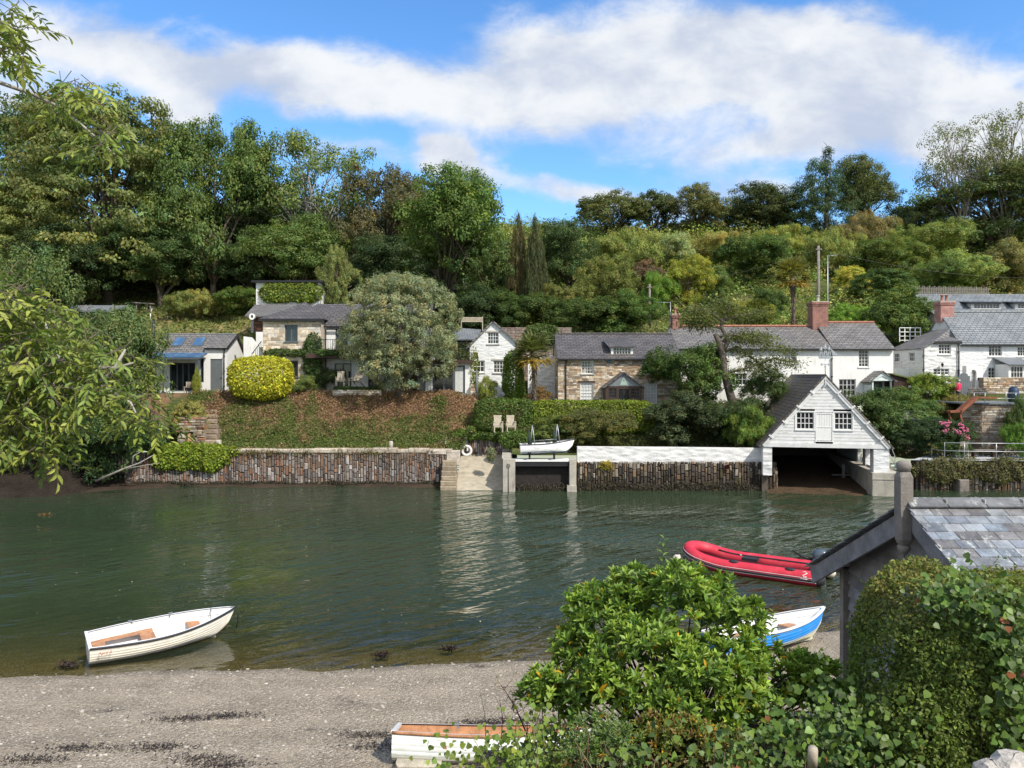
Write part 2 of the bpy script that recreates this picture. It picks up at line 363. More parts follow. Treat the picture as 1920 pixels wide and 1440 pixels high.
def watermat(name):
    m, nt = newmat(name); g = nd(nt, 'ShaderNodeTexCoord').outputs['Object']
    dep = nd(nt, 'ShaderNodeAttribute', attribute_name='Col'); ds = nd(nt, 'ShaderNodeSeparateColor', {0: dep.outputs[0]})
    def rip(scale, rot, sx, sy, det=3, rough=.5):
        mp = nd(nt, 'ShaderNodeMapping', {'Vector': g, 'Rotation': (0, 0, R(rot)), 'Scale': (1 / sx, 1 / sy, 1)}, vector_type='TEXTURE').outputs[0]
        return nd(nt, 'ShaderNodeTexNoise', {'Vector': mp, 'Scale': scale, 'Detail': det, 'Roughness': rough, 'Distortion': .4}).outputs[0]
    a = rip(1.0, 42, .50, 2.3, 1.5); b = rip(2.3, 8, .75, 2.0, 2, .5); c_ = rip(.5, 58, .6, 2.0, 1)
    gust = mapr(nt, noise(nt, nd(nt, 'ShaderNodeMapping', {'Vector': g, 'Rotation': (0, 0, R(-30)), 'Scale': (.06, .10, 1)}).outputs[0], 1.0, 3), .38, .62)
    amp = math_(nt, 'MULTIPLY', math_(nt, 'ADD', .16, math_(nt, 'MULTIPLY', gust, .84)), ds.outputs[1])
    hgt = math_(nt, 'MULTIPLY', math_(nt, 'ADD', math_(nt, 'ADD', a, math_(nt, 'MULTIPLY', b, .42)), math_(nt, 'MULTIPLY', c_, 1.0)), amp)
    nrm = bump(nt, hgt, .32)
    body = nd(nt, 'ShaderNodeBsdfDiffuse', {'Color': (.034, .054, .028, 1)}); tr = nd(nt, 'ShaderNodeBsdfTransparent', {'Color': (.80, .78, .60, 1)})
    under = nd(nt, 'ShaderNodeMixShader', {0: ds.outputs[0], 1: tr.outputs[0], 2: body.outputs[0]})
    gl = nd(nt, 'ShaderNodeBsdfGlossy', {'Color': (.95, .97, 1, 1), 'Roughness': .03, 'Normal': nrm})
    fr = nd(nt, 'ShaderNodeFresnel', {'IOR': 1.33, 'Normal': nrm})
    out(nt, nd(nt, 'ShaderNodeMixShader', {0: fr.outputs[0], 1: under.outputs[0], 2: gl.outputs[0]}).outputs[0]); return m

M = {}
M['leaf'] = leafmat('leaf_far', .6, .34, .25); M['leafg'] = leafmat('leaf_glossy', .46, .26, .32)
M['bark'] = paint('bark', (.12, .095, .07), .9, var=.45, vs=5, bd=.04, bs=9)
M['greybark'] = paint('grey_bark', (.30, .28, .24), .9, var=.35, vs=6, bd=.02, bs=12)
M['white'] = paint('white_render', (.74, .74, .72), .8, var=.05, vs=1.2, bd=.006, bs=9, stain=(.42, .42, .37), stain_amt=.5)
M['whitestone'] = painted_stone('whitewashed_stone', (.68, .68, .67), .07, dirt_amt=.4)
M['whitebrick'] = painted_stone('whitewashed_coursed_stone', (.70, .71, .71), .04, .13, .34)
M['whitewood'] = paint('white_woodwork', (.74, .74, .72), .5, var=.05, vs=3)
M['boards'] = paint('weathered_white_boards', (.66, .66, .65), .6, var=.10, vs=2, bd=.004, bs=20, stain=(.36, .33, .27), stain_amt=.65, stain_scale=(.9, .9, 2.2))
M['stoneattr'] = paint('stone', (1, 1, 1), .9, var=.3, vs=5, bd=.02, bs=22, attr=True, spec=.15)
M['attr'] = paint('coloured', (1, 1, 1), .6, var=.1, vs=4, attr=True)
M['concrete'] = paint('concrete', (.40, .375, .32), .9, var=.22, vs=1.6, bd=.012, bs=18, stain=(.12, .11, .08), stain_amt=.6)
M['slipcon'] = paint('slip_concrete', (.38, .34, .26), .9, var=.22, vs=2.5, bd=.015, bs=14, stain=(.17, .14, .09), stain_amt=.5)
M['slate'] = slate('dark_slate', (.085, .08, .08), (.13, .12, .12))
M['slate2'] = slate('lichened_slate', (.14, .135, .13), (.20, .19, .18), lich=.45)
M['slate3'] = slate('blue_grey_slate', (.17, .19, .205), (.22, .24, .255), lich=.12)
M['slatemoss'] = slate('mossy_slate', (.075, .07, .07), (.115, .105, .1), lich=.15, h=.24, w=.3, moss=(.17, .115, .035), moss_amt=.55)
M['lead'] = paint('grey_lead', (.17, .185, .2), .5, var=.15)
M['black'] = paint('black_gutter', (.018, .018, .02), .45, var=.2)
M['grey'] = paint('grey_paint', (.085, .10, .11), .5, var=.1)
M['greydoor'] = paint('grey_door', (.13, .145, .155), .55, var=.1)
M['glass'] = glassmat('window_glass'); M['glassc'] = glassmat('curtained_glass', (.03, .03, .03), (.42, .41, .38)); M['glassb'] = glassmat('sky_glass', (.05, .12, .24), (.10, .19, .32), .1)
M['blind'] = paint('pale_blind', (.55, .56, .55), .7, var=.1, vs=6)
M['brick'] = brickmat('red_brick', (.20, .06, .045), (.27, .09, .065), (.30, .25, .21)); M['terracotta'] = paint('terracotta', (.31, .135, .09), .8, var=.2)
M['teak'] = paint('weathered_teak', (.42, .37, .29), .8, var=.2, vs=6)
M['wood'] = paint('varnished_wood', (.40, .20, .10), .5, var=.35, vs=8)
M['darkwood'] = paint('dark_brown_wood', (.055, .032, .024), .6, var=.3, vs=5)
M['shedwood'] = paint('tarred_boards', (.19, .19, .20), .75, attr=True, var=.35, vs=4, bd=.006, bs=30, stain=(.17, .165, .165), stain_amt=.5, stain_scale=(.6, .6, 3))
M['greywood'] = paint('silvered_wood', (.20, .18, .16), .85, var=.25, vs=6, bd=.008, bs=30, stain=(.30, .27, .22), stain_amt=.4)
M['rust'] = paint('rusty_steel', (.24, .085, .045), .85, var=.35, vs=6, bd=.005)
M['galv'] = paint('galvanised_steel', (.42, .44, .46), .4, .6, var=.1)
M['iron'] = paint('black_iron', (.02, .02, .022), .5, var=.2)
M['gravel'] = gravelmat('beach_gravel'); M['ground'] = groundmat('ground_cover_soil'); M['water'] = watermat('creek_water')
# ------------------------------------------------------------------ the setting: bed and beach, near bank, far shore and hillside, water
def ss(a, b, x): t = np.clip((x - a) / (b - a), 0, 1); return t * t * (3 - 2 * t)
_rg = np.random.default_rng(5)
_ph = _rg.uniform(0, 6.28, (7, 2)); _dr = _rg.uniform(0, 6.28, 7)
def wob(x, y, s=1.0):
    """cheap smooth noise in -1..1"""
    r = 0
    for i in range(7):
        k = s * (0.6 + .37 * i); r = r + np.sin(k * (x * np.cos(_dr[i]) + y * np.sin(_dr[i])) + _ph[i, 0]) / (1 + .35 * i)
    return r / 3.2
def shore_y(x): return np.interp(x, [-40, -12, -3, 0, 3, 6, 9, 14, 40], [16.6, 17.35, 17.9, 18.25, 18.7, 19.6, 20.6, 22.5, 27]) + .10 * wob(x * 1.0, x * .3, 1.1)
def near_h(x, y):
    """creek bed, beach and the bank the camera stands on"""
    d = shore_y(x) - y
    z = np.where(d > 0, .085 * d, np.maximum(.16 * d, -1.6))
    bank_y = np.interp(x, [-8, -1.6, -.4, 1.5, 6, 30], [2.6, 2.9, 6.2, 8.2, 9.0, 9.5])      # where the bank meets the beach
    top = np.interp(y, [-40, 2.2, 3.2, 6.2, 9.0], [5.35, 5.35, 4.35, 3.9, 2.4])
    z = np.where(y < bank_y, np.maximum(z, top), z)
    t = ss(0, 2.2, y - bank_y); rt = ss(-1.0, .8, x)
    z = np.where((y >= bank_y) & (x > -1.2), np.maximum(z, z + (top.clip(2.2, 9) - z) * (1 - t) * rt * .9), z)
    return z + .02 * wob(x, y, 2.2)
def far_top(x): return np.interp(x, [-60, -22, -4.2, -3.2, .2, .9, 3.2, 14, 17, 22, 28, 34, 60], [5.65, 5.65, 5.62, 5.3, 5.0, 4.5, 4.4, 4.5, 4.8, 5.2, 5.4, 5.6, 6.2])
def far_h(x, y):
    q = np.interp(x, [-60, -4.6, -4.4, .1, .2, 14, 23, 25, 60], [2.2, 2.15, 2.1, 2.1, 2.05, 2.05, 1.9, 1.75, 1.75])
    T = far_top(x)
    b0 = np.interp(x, [-60, -8, -3, 0, 3, 14, 22, 60], [49.4, 49.5, 49.2, 48.6, 49.0, 49.0, 49.5, 49.5])
    z = q + (T - q) * ss(0, 4.3, y - b0)
    led = ss(47.9, 48.25, y) * ss(-3.3, -2.9, x) * (1 - ss(3.4, 4.2, x)) * 1.15      # the ledge the two chairs stand on
    z = np.maximum(z, np.where(led > 0, q + led, z))
    hill = 8.0 + .365 * (y - 62)
    z = np.where(y > 58.5, T + np.maximum(0, hill - T + 0) * ss(58.5, 66, y), z)
    crest = np.interp(x, [-250, 0, 60, 120, 250], [136, 128, 126, 122, 110])
    z = np.where(y > crest, np.minimum(z, 8 + .365 * (crest - 62) + 4.0 * (1 - np.exp(-(y - crest) / 12)) - .02 * (y - crest)), z)
    z = z + wob(x, y, .35) * .9 * ss(64, 80, y)
    # natural mud bank in the left corner
    front = -.4 + (np.clip(y - 42.0, 0, 9) * .42 + .15) * (1 - ss(-27.5, -24.6, x))
    z = np.where((y < 47.4) & (x < -24), front, z)
    return z
def hillY(py, x=None):
    """distance of the hillside point seen at photo row py"""
    return 21.63 / (.365 + (py - HY) / F)
def groundY(px, py):
    """march the photo ray to the far ground"""
    for y in np.arange(47, 150, .25):
        if Z(py, y) <= float(far_h(np.float64(X(px, y)), np.float64(y))): return float(y)
    return 125.0
def fz(x, y): return float(far_h(np.float64(x), np.float64(y)))
def nz_(x, y): return float(near_h(np.float64(x), np.float64(y)))

def grid(name, xs, ys, hf, cf, keep, mat):
    gx, gy = np.meshgrid(xs, ys); z = hf(gx, gy)
    co = np.stack([gx.ravel(), gy.ravel(), z.ravel()], 1); nx, ny = len(xs), len(ys)
    ii, jj = np.meshgrid(np.arange(nx - 1), np.arange(ny - 1))
    a = (jj * nx + ii).ravel(); q = np.stack([a, a + 1, a + 1 + nx, a + nx], 1)
    cx = co[q].mean(1)
    if keep is not None: q = q[keep(cx[:, 0], cx[:, 1])]
    c = cf(co[:, 0], co[:, 1], co[:, 2])[q.ravel()]
    me = np_mesh(name, co, q.ravel(), np.arange(len(q)) * 4, c, True)
    return link(name, me, mat)
def lerp3(a, b, t): return np.asarray(a)[None] * (1 - t[:, None]) + np.asarray(b)[None] * t[:, None]

def near_c(x, y, z):
    d = shore_y(x) - y
    c = np.tile(np.array([.29, .245, .185]), (len(x), 1))
    wet = ss(.55, -.1, d); c = c * (1 - .42 * wet[:, None]); c = c * (1 + .07 * np.sin(d * 4.3 + 1.6 * wob(x, y * .3, .7)) * (d > .5))[:, None]
    c = np.where((d < -.3)[:, None], np.array([.19, .145, .075]), c)
    up = ss(.0, .35, z - (.085 * np.maximum(d, 0) + .1)) * (y < 12)
    return lerp3((1, 1, 1), (.3, .26, .2), up) * c
o = grid('beach', np.concatenate([np.arange(-120, -24, 8.), np.arange(-24, 24, .3), np.arange(24, 121, 8.)]),
         np.concatenate([np.arange(-40, 2, 3.), np.arange(2, 26, .22), np.arange(26, 62, 3.)]), near_h, near_c, None, M['gravel'])
tag(o, kind='structure')

QUAY_Y, QR_Y = 47.3, 45.3                       # faces of the left and right quay walls
BH = (18.45, 44.0); BH_RZ = -math.atan2(.2, .98)
def far_keep(x, y):
    e = np.full(len(x), 47.6)
    e = np.where(x < -24.3, 41.0, e); e = np.where((x > -4.7) & (x < -.1), 50.3, e); e = np.where((x > -.1) & (x < 14.6), QR_Y + .75, e)
    k = y > e
    c, s = math.cos(-BH_RZ), math.sin(-BH_RZ); dx, dy = x - BH[0], y - BH[1]
    lx, ly = c * dx - s * dy, s * dx + c * dy
    return k & ~((lx > -3.75) & (lx < 4.6) & (ly < 12.2))
def far_c(x, y, z):
    n = wob(x * 1.4, y * 1.4, 1.0); n2 = wob(x, y, .5)
    dry, grn, mud, straw = (.20, .125, .075), (.075, .10, .03), (.030, .024, .019), (.30, .235, .12)
    t = ss(-.35, .35, n + .5 * (y < 51.0) - .25)
    c = lerp3(dry, grn, t)
    left = ((x < 1.5) & (y < 55)); c = np.where(left[:, None], c, lerp3((.08, .095, .03), (.13, .13, .05), ss(-.3, .4, n2)))
    path = ((y > 47) & (y < 49.3) & (x < -4.4))[:, None]; c = np.where(path, lerp3((.13, .14, .045), straw, ss(-.1, .5, wob(x * .6, y * 3, 1.0))), c)
    lawn = ((x < -17) & (y > 58))[:, None]; c = np.where(lawn, lerp3((.15, .17, .05), (.26, .21, .10), ss(-.2, .5, n)), c)
    wood = (y > np.interp(x, [-60, -20, 0, 10], [84, 84, 66, 300]))[:, None]; c = np.where(wood, np.array([.045, .045, .025]), c)
    m = ((x < -24.2) & (y < 48.0))[:, None]; return np.where(m, np.array(mud), c)
o = grid('hillside', np.concatenate([np.arange(-260, -46, 12.), np.arange(-46, 52, .5), np.arange(52, 262, 10.)]),
         np.concatenate([np.arange(41, 60, .5), np.arange(60, 140, 2.), np.arange(140, 420, 14.)]), far_h, far_c, far_keep, M['ground'])
tag(o, kind='structure')

# water: the vertex colour carries opacity (from the real depth of the bed) and ripple height
wx = np.arange(-60, 61, .6); wy = np.concatenate([np.arange(15, 24, .15), np.arange(24, 60, .8)])
def water_c(x, y, z):
    dp = np.maximum(0, -near_h(x, y)); far = np.maximum(0, y - 43.5) * 0
    op = .06 + .94 * (1 - np.exp(-dp * 1.35)); calm = ss(0, .45, dp)
    side = .34 + .66 * ss(-10, 2, x + .15 * (y - 20)) * (1 - .45 * ss(36, 44, y))       # the left corner lies in the lee
    return np.stack([op, (.75 + .25 * calm) * side, np.zeros(len(x))], 1)
o = grid('creek_water', wx, wy, lambda x, y: np.zeros_like(x), water_c, None, M['water']); tag(o, kind='structure')

# small stones lying on the beach, and wrack
rg = np.random.default_rng(11)
mb = MB()
for i in range(3200):
    y = 12.2 + 6.6 * rg.random() ** 1.0; x = rg.uniform(-13, 7)
    if y > float(shore_y(np.float64(x))) + .15: continue
    s = .009 + .024 * rg.random() ** 4; g_ = rg.uniform(.22, .50)
    mb.rock((x, y, nz_(x, y) + s * .2), s * rg.uniform(1, 1.7), s * rg.uniform(.8, 1.3), s * .6, i, (g_, g_ * .92, g_ * .80))
o = mb.build('pebbles', M['attr']); tag(o, kind='stuff')

def stone_wall(mb, o, u, v, n, W, Hh, cw, chh, depth, pal, holes=(), vertical=True, jit=.03, gap=.012, rng=None, ch=.02, tone=None):
    """real stones laid in the plane o,u,v (outward normal n): upright slates in columns or level rubble courses"""
    rng = rng or random.Random(3); o, u, v, n = Vector(o), Vector(u), Vector(v), Vector(n)
    def put(a, b, w, h, sk=None):
        for (x0, z0, x1, z1) in holes:
            if a + w > x0 + .01 and a < x1 - .01 and b + h > z0 + .01 and b < z1 - .01:
                if x0 - a > .06: put(a, b, x0 - a, h)
                if a + w - x1 > .06: put(x1, b, a + w - x1, h)
                return
        c = rng.choice(pal if tone is None else tone(b, rng) or pal); k = rng.uniform(.75, 1.25); pr = rng.uniform(0, jit)
        sk_ = rng.uniform(-.035, .035) * h if vertical else 0; g2 = gap * rng.uniform(.6, 2.2) if vertical else gap
        mb.stone(o + u * (a + g2 / 2) + v * (b + g2 / 2) + n * pr, u * (w - g2) + v * (rng.uniform(-.03, .03) if vertical else 0), v * (h - g2) + u * sk_, -n * depth, ch, (c[0] * k, c[1] * k, c[2] * k))
    if vertical:
        a = 0.0
        while a < W - .03:
            w = min(rng.uniform(*cw), W - a); b = -rng.uniform(0, .3)
            while b < Hh - .02:
                h = min(rng.uniform(*chh), Hh - b)
                if b < 0: h = h; put(a, 0, w, max(.05, h + b))
                else: put(a, b, w, h)
                b += h
            a += w
    else:
        b = 0.0
        while b < Hh - .02:
            h = min(rng.uniform(*chh), Hh - b); a = -rng.uniform(0, .2)
            while a < W - .02:
                w = min(rng.uniform(*cw), W - a)
                if a < 0: put(0, b, max(.05, w + a), h)
                else: put(a, b, w, h)
                a += w
            b += h
PAL_Q = [(.19, .165, .15), (.24, .21, .19), (.19, .145, .12), (.21, .145, .11), (.30, .27, .25), (.12, .105, .10), (.17, .145, .135), (.26, .22, .185), (.15, .125, .115), (.20, .18, .17), (.22, .125, .08), (.40, .37, .34)]
PAL_D = [(.10, .085, .07), (.14, .12, .10), (.07, .06, .052), (.17, .13, .09), (.23, .20, .16), (.09, .07, .055), (.19, .125, .075), (.28, .25, .2)]
PAL_H = [(.45, .36, .25), (.52, .43, .31), (.36, .26, .165), (.57, .50, .40), (.47, .37, .24), (.29, .215, .155), (.36, .235, .15), (.60, .54, .45), (.50, .45, .37), (.24, .19, .15)]
PAL_T = [(.52, .44, .33), (.58, .51, .41), (.46, .38, .28), (.50, .36, .22), (.62, .56, .47), (.40, .33, .25), (.48, .46, .42)]
# ------------------------------------------------------------------ building kit
class Frame:
    """a building's own axes: x along the front, y away from the water, z up; maps photo pixels on its front plane"""
    def __init__(s, name, label, cat, px0, Y0, z0, group=None):
        s.x0, s.Y0, s.z0 = X(px0, Y0), Y0, z0
        s.root = thing(name, label, cat, (s.x0, Y0, z0), 0, group)
    def x(s, px, dy=0): return X(px, s.Y0 + dy) - s.x0
    def z(s, py, dy=0): return Z(py, s.Y0 + dy) - s.z0
    def rect(s, pxa, pya, pxb, pyb, dy=0): return (s.x(pxa, dy), s.z(pyb, dy), s.x(pxb, dy), s.z(pya, dy))
FRONT = ((0, 0, 0), (1, 0, 0), (0, 0, 1), (0, -1, 0))      # origin, right, up, outward
def basis(o, u, v, n):
    """matrix from wall-plane coordinates (right, inward, up) to the building"""
    u, v, n = Vector(u), Vector(v), Vector(n); m = Matrix.Identity(4)
    for i in range(3): m[i][0], m[i][1], m[i][2], m[i][3] = u[i], -n[i], v[i], o[i]
    return m
def wall_face(mb, poly, holes, fr=FRONT, rev=.14, col=(1, 1, 1)):
    o, u, v, n = fr; o, u, v, n = Vector(o), Vector(u), Vector(v), Vector(n)
    hl = [[(a, b), (c, b), (c, d), (a, d)] for a, b, c, d in holes]
    mb.poly(poly, hl, o, u, v, col)
    for lp in hl:
        for (a, b), (c, d) in zip(lp, lp[1:] + lp[:1]):
            p, q = o + u * a + v * b, o + u * c + v * d
            mb.face([p, q, q - n * rev, p - n * rev], col)
def window(root, r, cols=2, rows=2, fr=FRONT, rev=.12, fm='whitewood', gm='glass', f=.055, bar=.028, sill=True, sash=0, name='window', lintel=None, mull=0):
    """frame with glazing bars; the pane and the sill are its own pieces"""
    a, b, c, d = r; mx = basis(*fr); w = MB(mx)
    y0, y1 = rev - .05, rev + .02
    w.box(a, a + f, y0, y1, b, d); w.box(c - f, c, y0, y1, b, d)
    w.box(a + f, c - f, y0, y1, b, b + f); w.box(a + f, c - f, y0, y1, d - f, d)
    for i in range(1, cols):
        xx = a + f + (c - a - 2 * f) * i / cols; t = f * .8 if (mull and i % mull == 0) else bar
        w.box(xx - t / 2, xx + t / 2, y0 + .008, y1 - .004, b + f, d - f)
    for j in range(1, rows):
        zz = b + f + (d - b - 2 * f) * j / rows; t = f * .9 if (sash and j == sash) else bar
        w.box(a + f, c - f, y0 + .012, y1 - .008, zz - t / 2, zz + t / 2)
    wo = w.build(name, M[fm], root)
    g = MB(mx); g.face([(a + f * .6, rev, b + f * .6), (c - f * .6, rev, b + f * .6), (c - f * .6, rev, d - f * .6), (a + f * .6, rev, d - f * .6)])
    g.build('pane', M[gm], wo)
    if sill:
        s = MB(mx); s.box(a - .07, c + .07, -.07, rev - .052, b - .075, b - .002); s.build('sill', M['whitewood'] if sill is True else M[sill], wo)
    if lintel:
        s = MB(mx); s.box(a - .15, c + .15, -.04, .05, d + .002, d + .11); s.build('lintel', M[lintel], wo)
    return wo
def door(root, r, fr=FRONT, rev=.1, mat='greydoor', name='door', planks=6, handle=True, glazed=False):
    a, b, c, d = r; mx = basis(*fr); w = MB(mx)
    n = planks
    for i in range(n):
        xa, xb = a + (c - a) * i / n, a + (c - a) * (i + 1) / n
        w.box(xa + .004, xb - .004, rev - .04, rev + .01, b + .01, d - .01)
    w.box(a, c, rev + .002, rev + .03, b, d)
    o = w.build(name, M[mat], root)
    if handle:
        h = MB(mx); h.box(c - .16, c - .07, rev - .09, rev - .04, b + .95, b + 1.0); h.build('handle', M['iron'], o)
    return o
def gable_roof(mb, x0, x1, yf, yr, yb, ze, zr, zb=None, oh=.18, ov=.12, th=.09):
    """two slopes with overhang; ridge along x"""
    zb = ze if zb is None else zb
    sf = (zr - ze) / (yr - yf); sb = (zr - zb) / (yb - yr)
    mb.slab([(x0 - ov, yf - oh, ze - sf * oh), (x1 + ov, yf - oh, ze - sf * oh), (x1 + ov, yr, zr), (x0 - ov, yr, zr)], th)
    mb.slab([(x1 + ov, yb + oh, zb - sb * oh), (x0 - ov, yb + oh, zb - sb * oh), (x0 - ov, yr, zr), (x1 + ov, yr, zr)], th)
def ridge_tiles(root, p, q, mat='lead', r=.11, step=.45, name='ridge'):
    p, q = Vector(p), Vector(q); L = (q - p).length; d = (q - p) / L; n = max(1, int(L / step)); mb = MB()
    for i in range(n):
        a, b = p + d * (L * i / n), p + d * (L * (i + 1) / n - .012)
        mb.tube([a, b], r * (1 + .04 * (i % 2)), 6, sm=False)
    return mb.build(name, M[mat], root)
def gutter(root, x0, x1, y, z, mat='black', name='gutter'):
    mb = MB(); mb.box(x0, x1, y - .11, y - .003, z - .11, z + .01); return mb.build(name, M[mat], root)
def downpipe(root, x, y, z0, z1, mat='black'):
    mb = MB(); mb.tube([(x, y, z0), (x, y, z1)], .045, 8); 
    for k in range(3): mb.box(x - .07, x + .07, y - .05, y + .04, z0 + (z1 - z0) * (k + .5) / 3 - .03, z0 + (z1 - z0) * (k + .5) / 3 + .03)
    return mb.build('downpipe', M[mat], root)
def chimney(root, x0, x1, y0, y1, z0, z1, mat='brick', pots=1, potmat='terracotta', cap=True):
    mb = MB(); mb.box(x0, x1, y0, y1, z0, z1 - .3); mb.box(x0 - .05, x1 + .05, y0 - .05, y1 + .05, z1 - .3, z1 - .18); mb.box(x0 - .09, x1 + .09, y0 - .09, y1 + .09, z1 - .18, z1 - .03)
    c = mb.build('chimney', M[mat], root)
    k = MB(); k.box(x0 - .05, x1 + .05, y0 - .05, y1 + .05, z1 - .03, z1 + .04); k.build('flaunching', M['concrete'], c)
    for i in range(pots):
        xc = x0 + (x1 - x0) * (i + 1) / (pots + 1); p = MB()
        p.lathe([(.13, 0), (.14, .06), (.105, .1), (.10, .42), (.135, .45), (.14, .52), (.11, .53), (.09, .5)], 12, (xc, (y0 + y1) / 2, z1 + .03)); p.build('chimney_pot', M[potmat], c)
    return c
def quad_walls(mb, x0, x1, y0, y1, z0, z1, sides='LRB'):
    if 'L' in sides: mb.face([(x0, y1, z0), (x0, y0, z0), (x0, y0, z1), (x0, y1, z1)])
    if 'R' in sides: mb.face([(x1, y0, z0), (x1, y1, z0), (x1, y1, z1), (x1, y0, z1)])
    if 'B' in sides: mb.face([(x1, y1, z0), (x0, y1, z0), (x0, y1, z1), (x1, y1, z1)])
    if 'F' in sides: mb.face([(x0, y0, z0), (x1, y0, z0), (x1, y0, z1), (x0, y0, z1)])
def gable_end(mb, x, yf, yr, yb, ze, zr, zb=None, right=False):
    zb = ze if zb is None else zb
    p = [(x, yb, zb), (x, yf, ze), (x, yr, zr)]
    mb.face(p[::-1] if right else p)
# ------------------------------------------------------------------ buildings on the far shore
# --- stone cottage with dormer and porch
def stone_cottage():
    h = Frame('stone_cottage', 'rubble stone cottage with grey slate roof, one white dormer and a dark gabled porch', 'cottage', 1046, 54.0, 4.35); r = h.root
    W = h.x(1276); ze = h.z(669); D = 6.0; yr = 3.0; zr = Z(626, 57.0) - h.z0
    ul = h.rect(1090, 676, 1113, 701); ll = h.rect(1088, 717, 1112, 756); ur = h.rect(1210, 676, 1233, 702); lr = h.rect(1208, 719, 1232, 757)
    holes = [ul, ll, ur, lr]
    mb = MB(); mb.col = (.36, .30, .23)
    wall_face(mb, [(0, 0), (W, 0), (W, ze), (0, ze)], holes, col=mb.col); quad_walls(mb, 0, W, 0, D, 0, ze, 'RB')
    big = [(a - .02, b - .02, c + .02, d + .02) for a, b, c, d in holes]
    stone_wall(mb, (0, -.004, 0), (1, 0, 0), (0, 0, 1), (0, -1, 0), W, ze, (.16, .55), (.08, .19), .05, PAL_H, big + [(3.15, 0, 6.2, 2.05)], False, .022, .014, random.Random(8), .012)
    sl_ = [(4.4, 0.9, 5.0, 1.9), (4.4, 2.5, 5.0, 3.4)]
    lfr = ((0, D, 0), (0, -1, 0), (0, 0, 1), (-1, 0, 0))
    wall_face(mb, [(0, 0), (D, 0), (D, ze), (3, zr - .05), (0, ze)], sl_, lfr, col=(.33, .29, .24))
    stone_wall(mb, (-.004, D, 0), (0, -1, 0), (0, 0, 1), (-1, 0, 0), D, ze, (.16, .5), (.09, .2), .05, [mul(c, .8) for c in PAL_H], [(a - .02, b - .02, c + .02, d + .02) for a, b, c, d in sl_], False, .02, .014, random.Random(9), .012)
    gable_end(mb, W, 0, 3, D, ze, zr, right=True)
    mb.build('wall', M['stoneattr'], r)
    window(r, ul, 4, 4, sash=2, gm='glassc', bar=.022, sill='concrete'); window(r, ll, 4, 6, sash=3, gm='blind', bar=.022, sill='concrete', lintel='darkwood')
    window(r, ur, 4, 4, sash=2, gm='blind', bar=.022, sill='concrete'); window(r, lr, 4, 6, sash=3, gm='blind', bar=.022, sill='concrete')
    for q in sl_: window(r, q, 2, 3, lfr)
    mb = MB(); gable_roof(mb, 0, W, 0, yr, D, ze, zr, oh=.22, ov=.06); rf = mb.build('roof', M['slate'], r)
    ridge_tiles(r, (0, yr, zr + .01), (W, yr, zr + .01), 'slate', .09)
    gutter(r, -.05, W, -.2, ze - .14); downpipe(r, h.x(1061), -.09, 0, ze - .2)
    # dormer
    a, c = h.x(1146, .3), h.x(1187, .3); zb, zt = ze + .05, ze + .78
    d = MB(); wn = (a + .12, zb + .12, c - .12, zt - .08)
    fr = ((0, .35, 0), (1, 0, 0), (0, 0, 1), (0, -1, 0))
    wall_face(d, [(a, zb), (c, zb), (c, zt), (a, zt)], [wn], fr, .08)
    for xx in (a, c): d.face([(xx, .35, zb), (xx, .35, zt), (xx, 1.6, zt + .1)])
    do = d.build('dormer', M['whitewood'], r)
    g = MB(); g.slab([(a - .2, .12, zt - .02), (c + .2, .12, zt - .02), (c - .1, 2.5, zr - .30), (a - .45 + .5, 2.5, zr - .30)], .08)
    g.slab([(a - .22, .1, zt - .02), (a + .06, 2.5, zr - .30), (a - .45, 1.7, zt - .05 + .55)], .05); g.build('dormer_roof', M['slate'], do)
    window(do, wn, 6, 2, fr, .06, sill=False)
    # porch
    a, c = h.x(1136, -1.6), h.x(1203, -1.6); zt = h.z(724, -1.6); za = h.z(697, -1.6); xm = (a + c) / 2; y0 = -1.6
    pf = ((0, y0, 0), (1, 0, 0), (0, 0, 1), (0, -1, 0))
    p = MB(); n = [a, a + .14, a + .72, a + .86, xm - .42, xm + .42, c - .86, c - .72, c - .14, c]
    wl = (a + .16, 1.0, a + .78, zt - .12); wr = (c - .78, 1.0, c - .16, zt - .12); dr = (xm - .46, .02, xm + .46, zt - .1)
    wall_face(p, [(a, 0), (c, 0), (c, zt), (a, zt)], [wl, wr, dr], pf, .1); quad_walls(p, a, c, y0, -.03, 0, zt, 'LR')
    po = p.build('porch', M['darkwood'], r)
    for q in (wl, wr): window(po, q, 2, 3, pf, .07, 'darkwood', 'glass', sill=False, f=.05)
    window(po, dr, 2, 1, pf, .07, 'darkwood', 'glass', sill=False, f=.1, name='glazed_door')
    g = MB(); g.poly([(a, zt), (c, zt), (xm, za - .05)], [], (0, y0 - .02, 0), (1, 0, 0), (0, 0, 1)); g.build('gable_panel', M['lead'], po)
    g = MB(); e = .22
    g.slab([(a - e, y0 - .2, zt - .12), (xm, y0 - .2, za), (xm, -.03, za), (a - e, -.03, zt - .12)], .07); g.slab([(xm, y0 - .2, za), (c + e, y0 - .2, zt - .12), (c + e, -.03, zt - .12), (xm, -.03, za)], .07)
    g.build('porch_roof', M['slate'], po)
    e = MB(); e.poly([(xm - .28, zt + .08), (xm + .28, zt + .08), (xm, za - .32)], [[(xm - .07, zt + .32), (xm + .07, zt + .32), (xm, zt + .52)]], (0, y0 - .035, 0), (1, 0, 0), (0, 0, 1), (.30, .42, .36)); e.build('triangular_emblem', M['attr'], po)
    b = MB(); xb = h.x(1141); b.prism([(xb - .11, h.z(680)), (xb + .11, h.z(680)), (xb + .11, h.z(674)), (xb, h.z(671)), (xb - .11, h.z(674))], (0, -.14, 0), (1, 0, 0), (0, 0, 1), (0, .13, 0), (.02, .14, .19)); b.build('alarm_box', M['attr'], r)
stone_cottage()

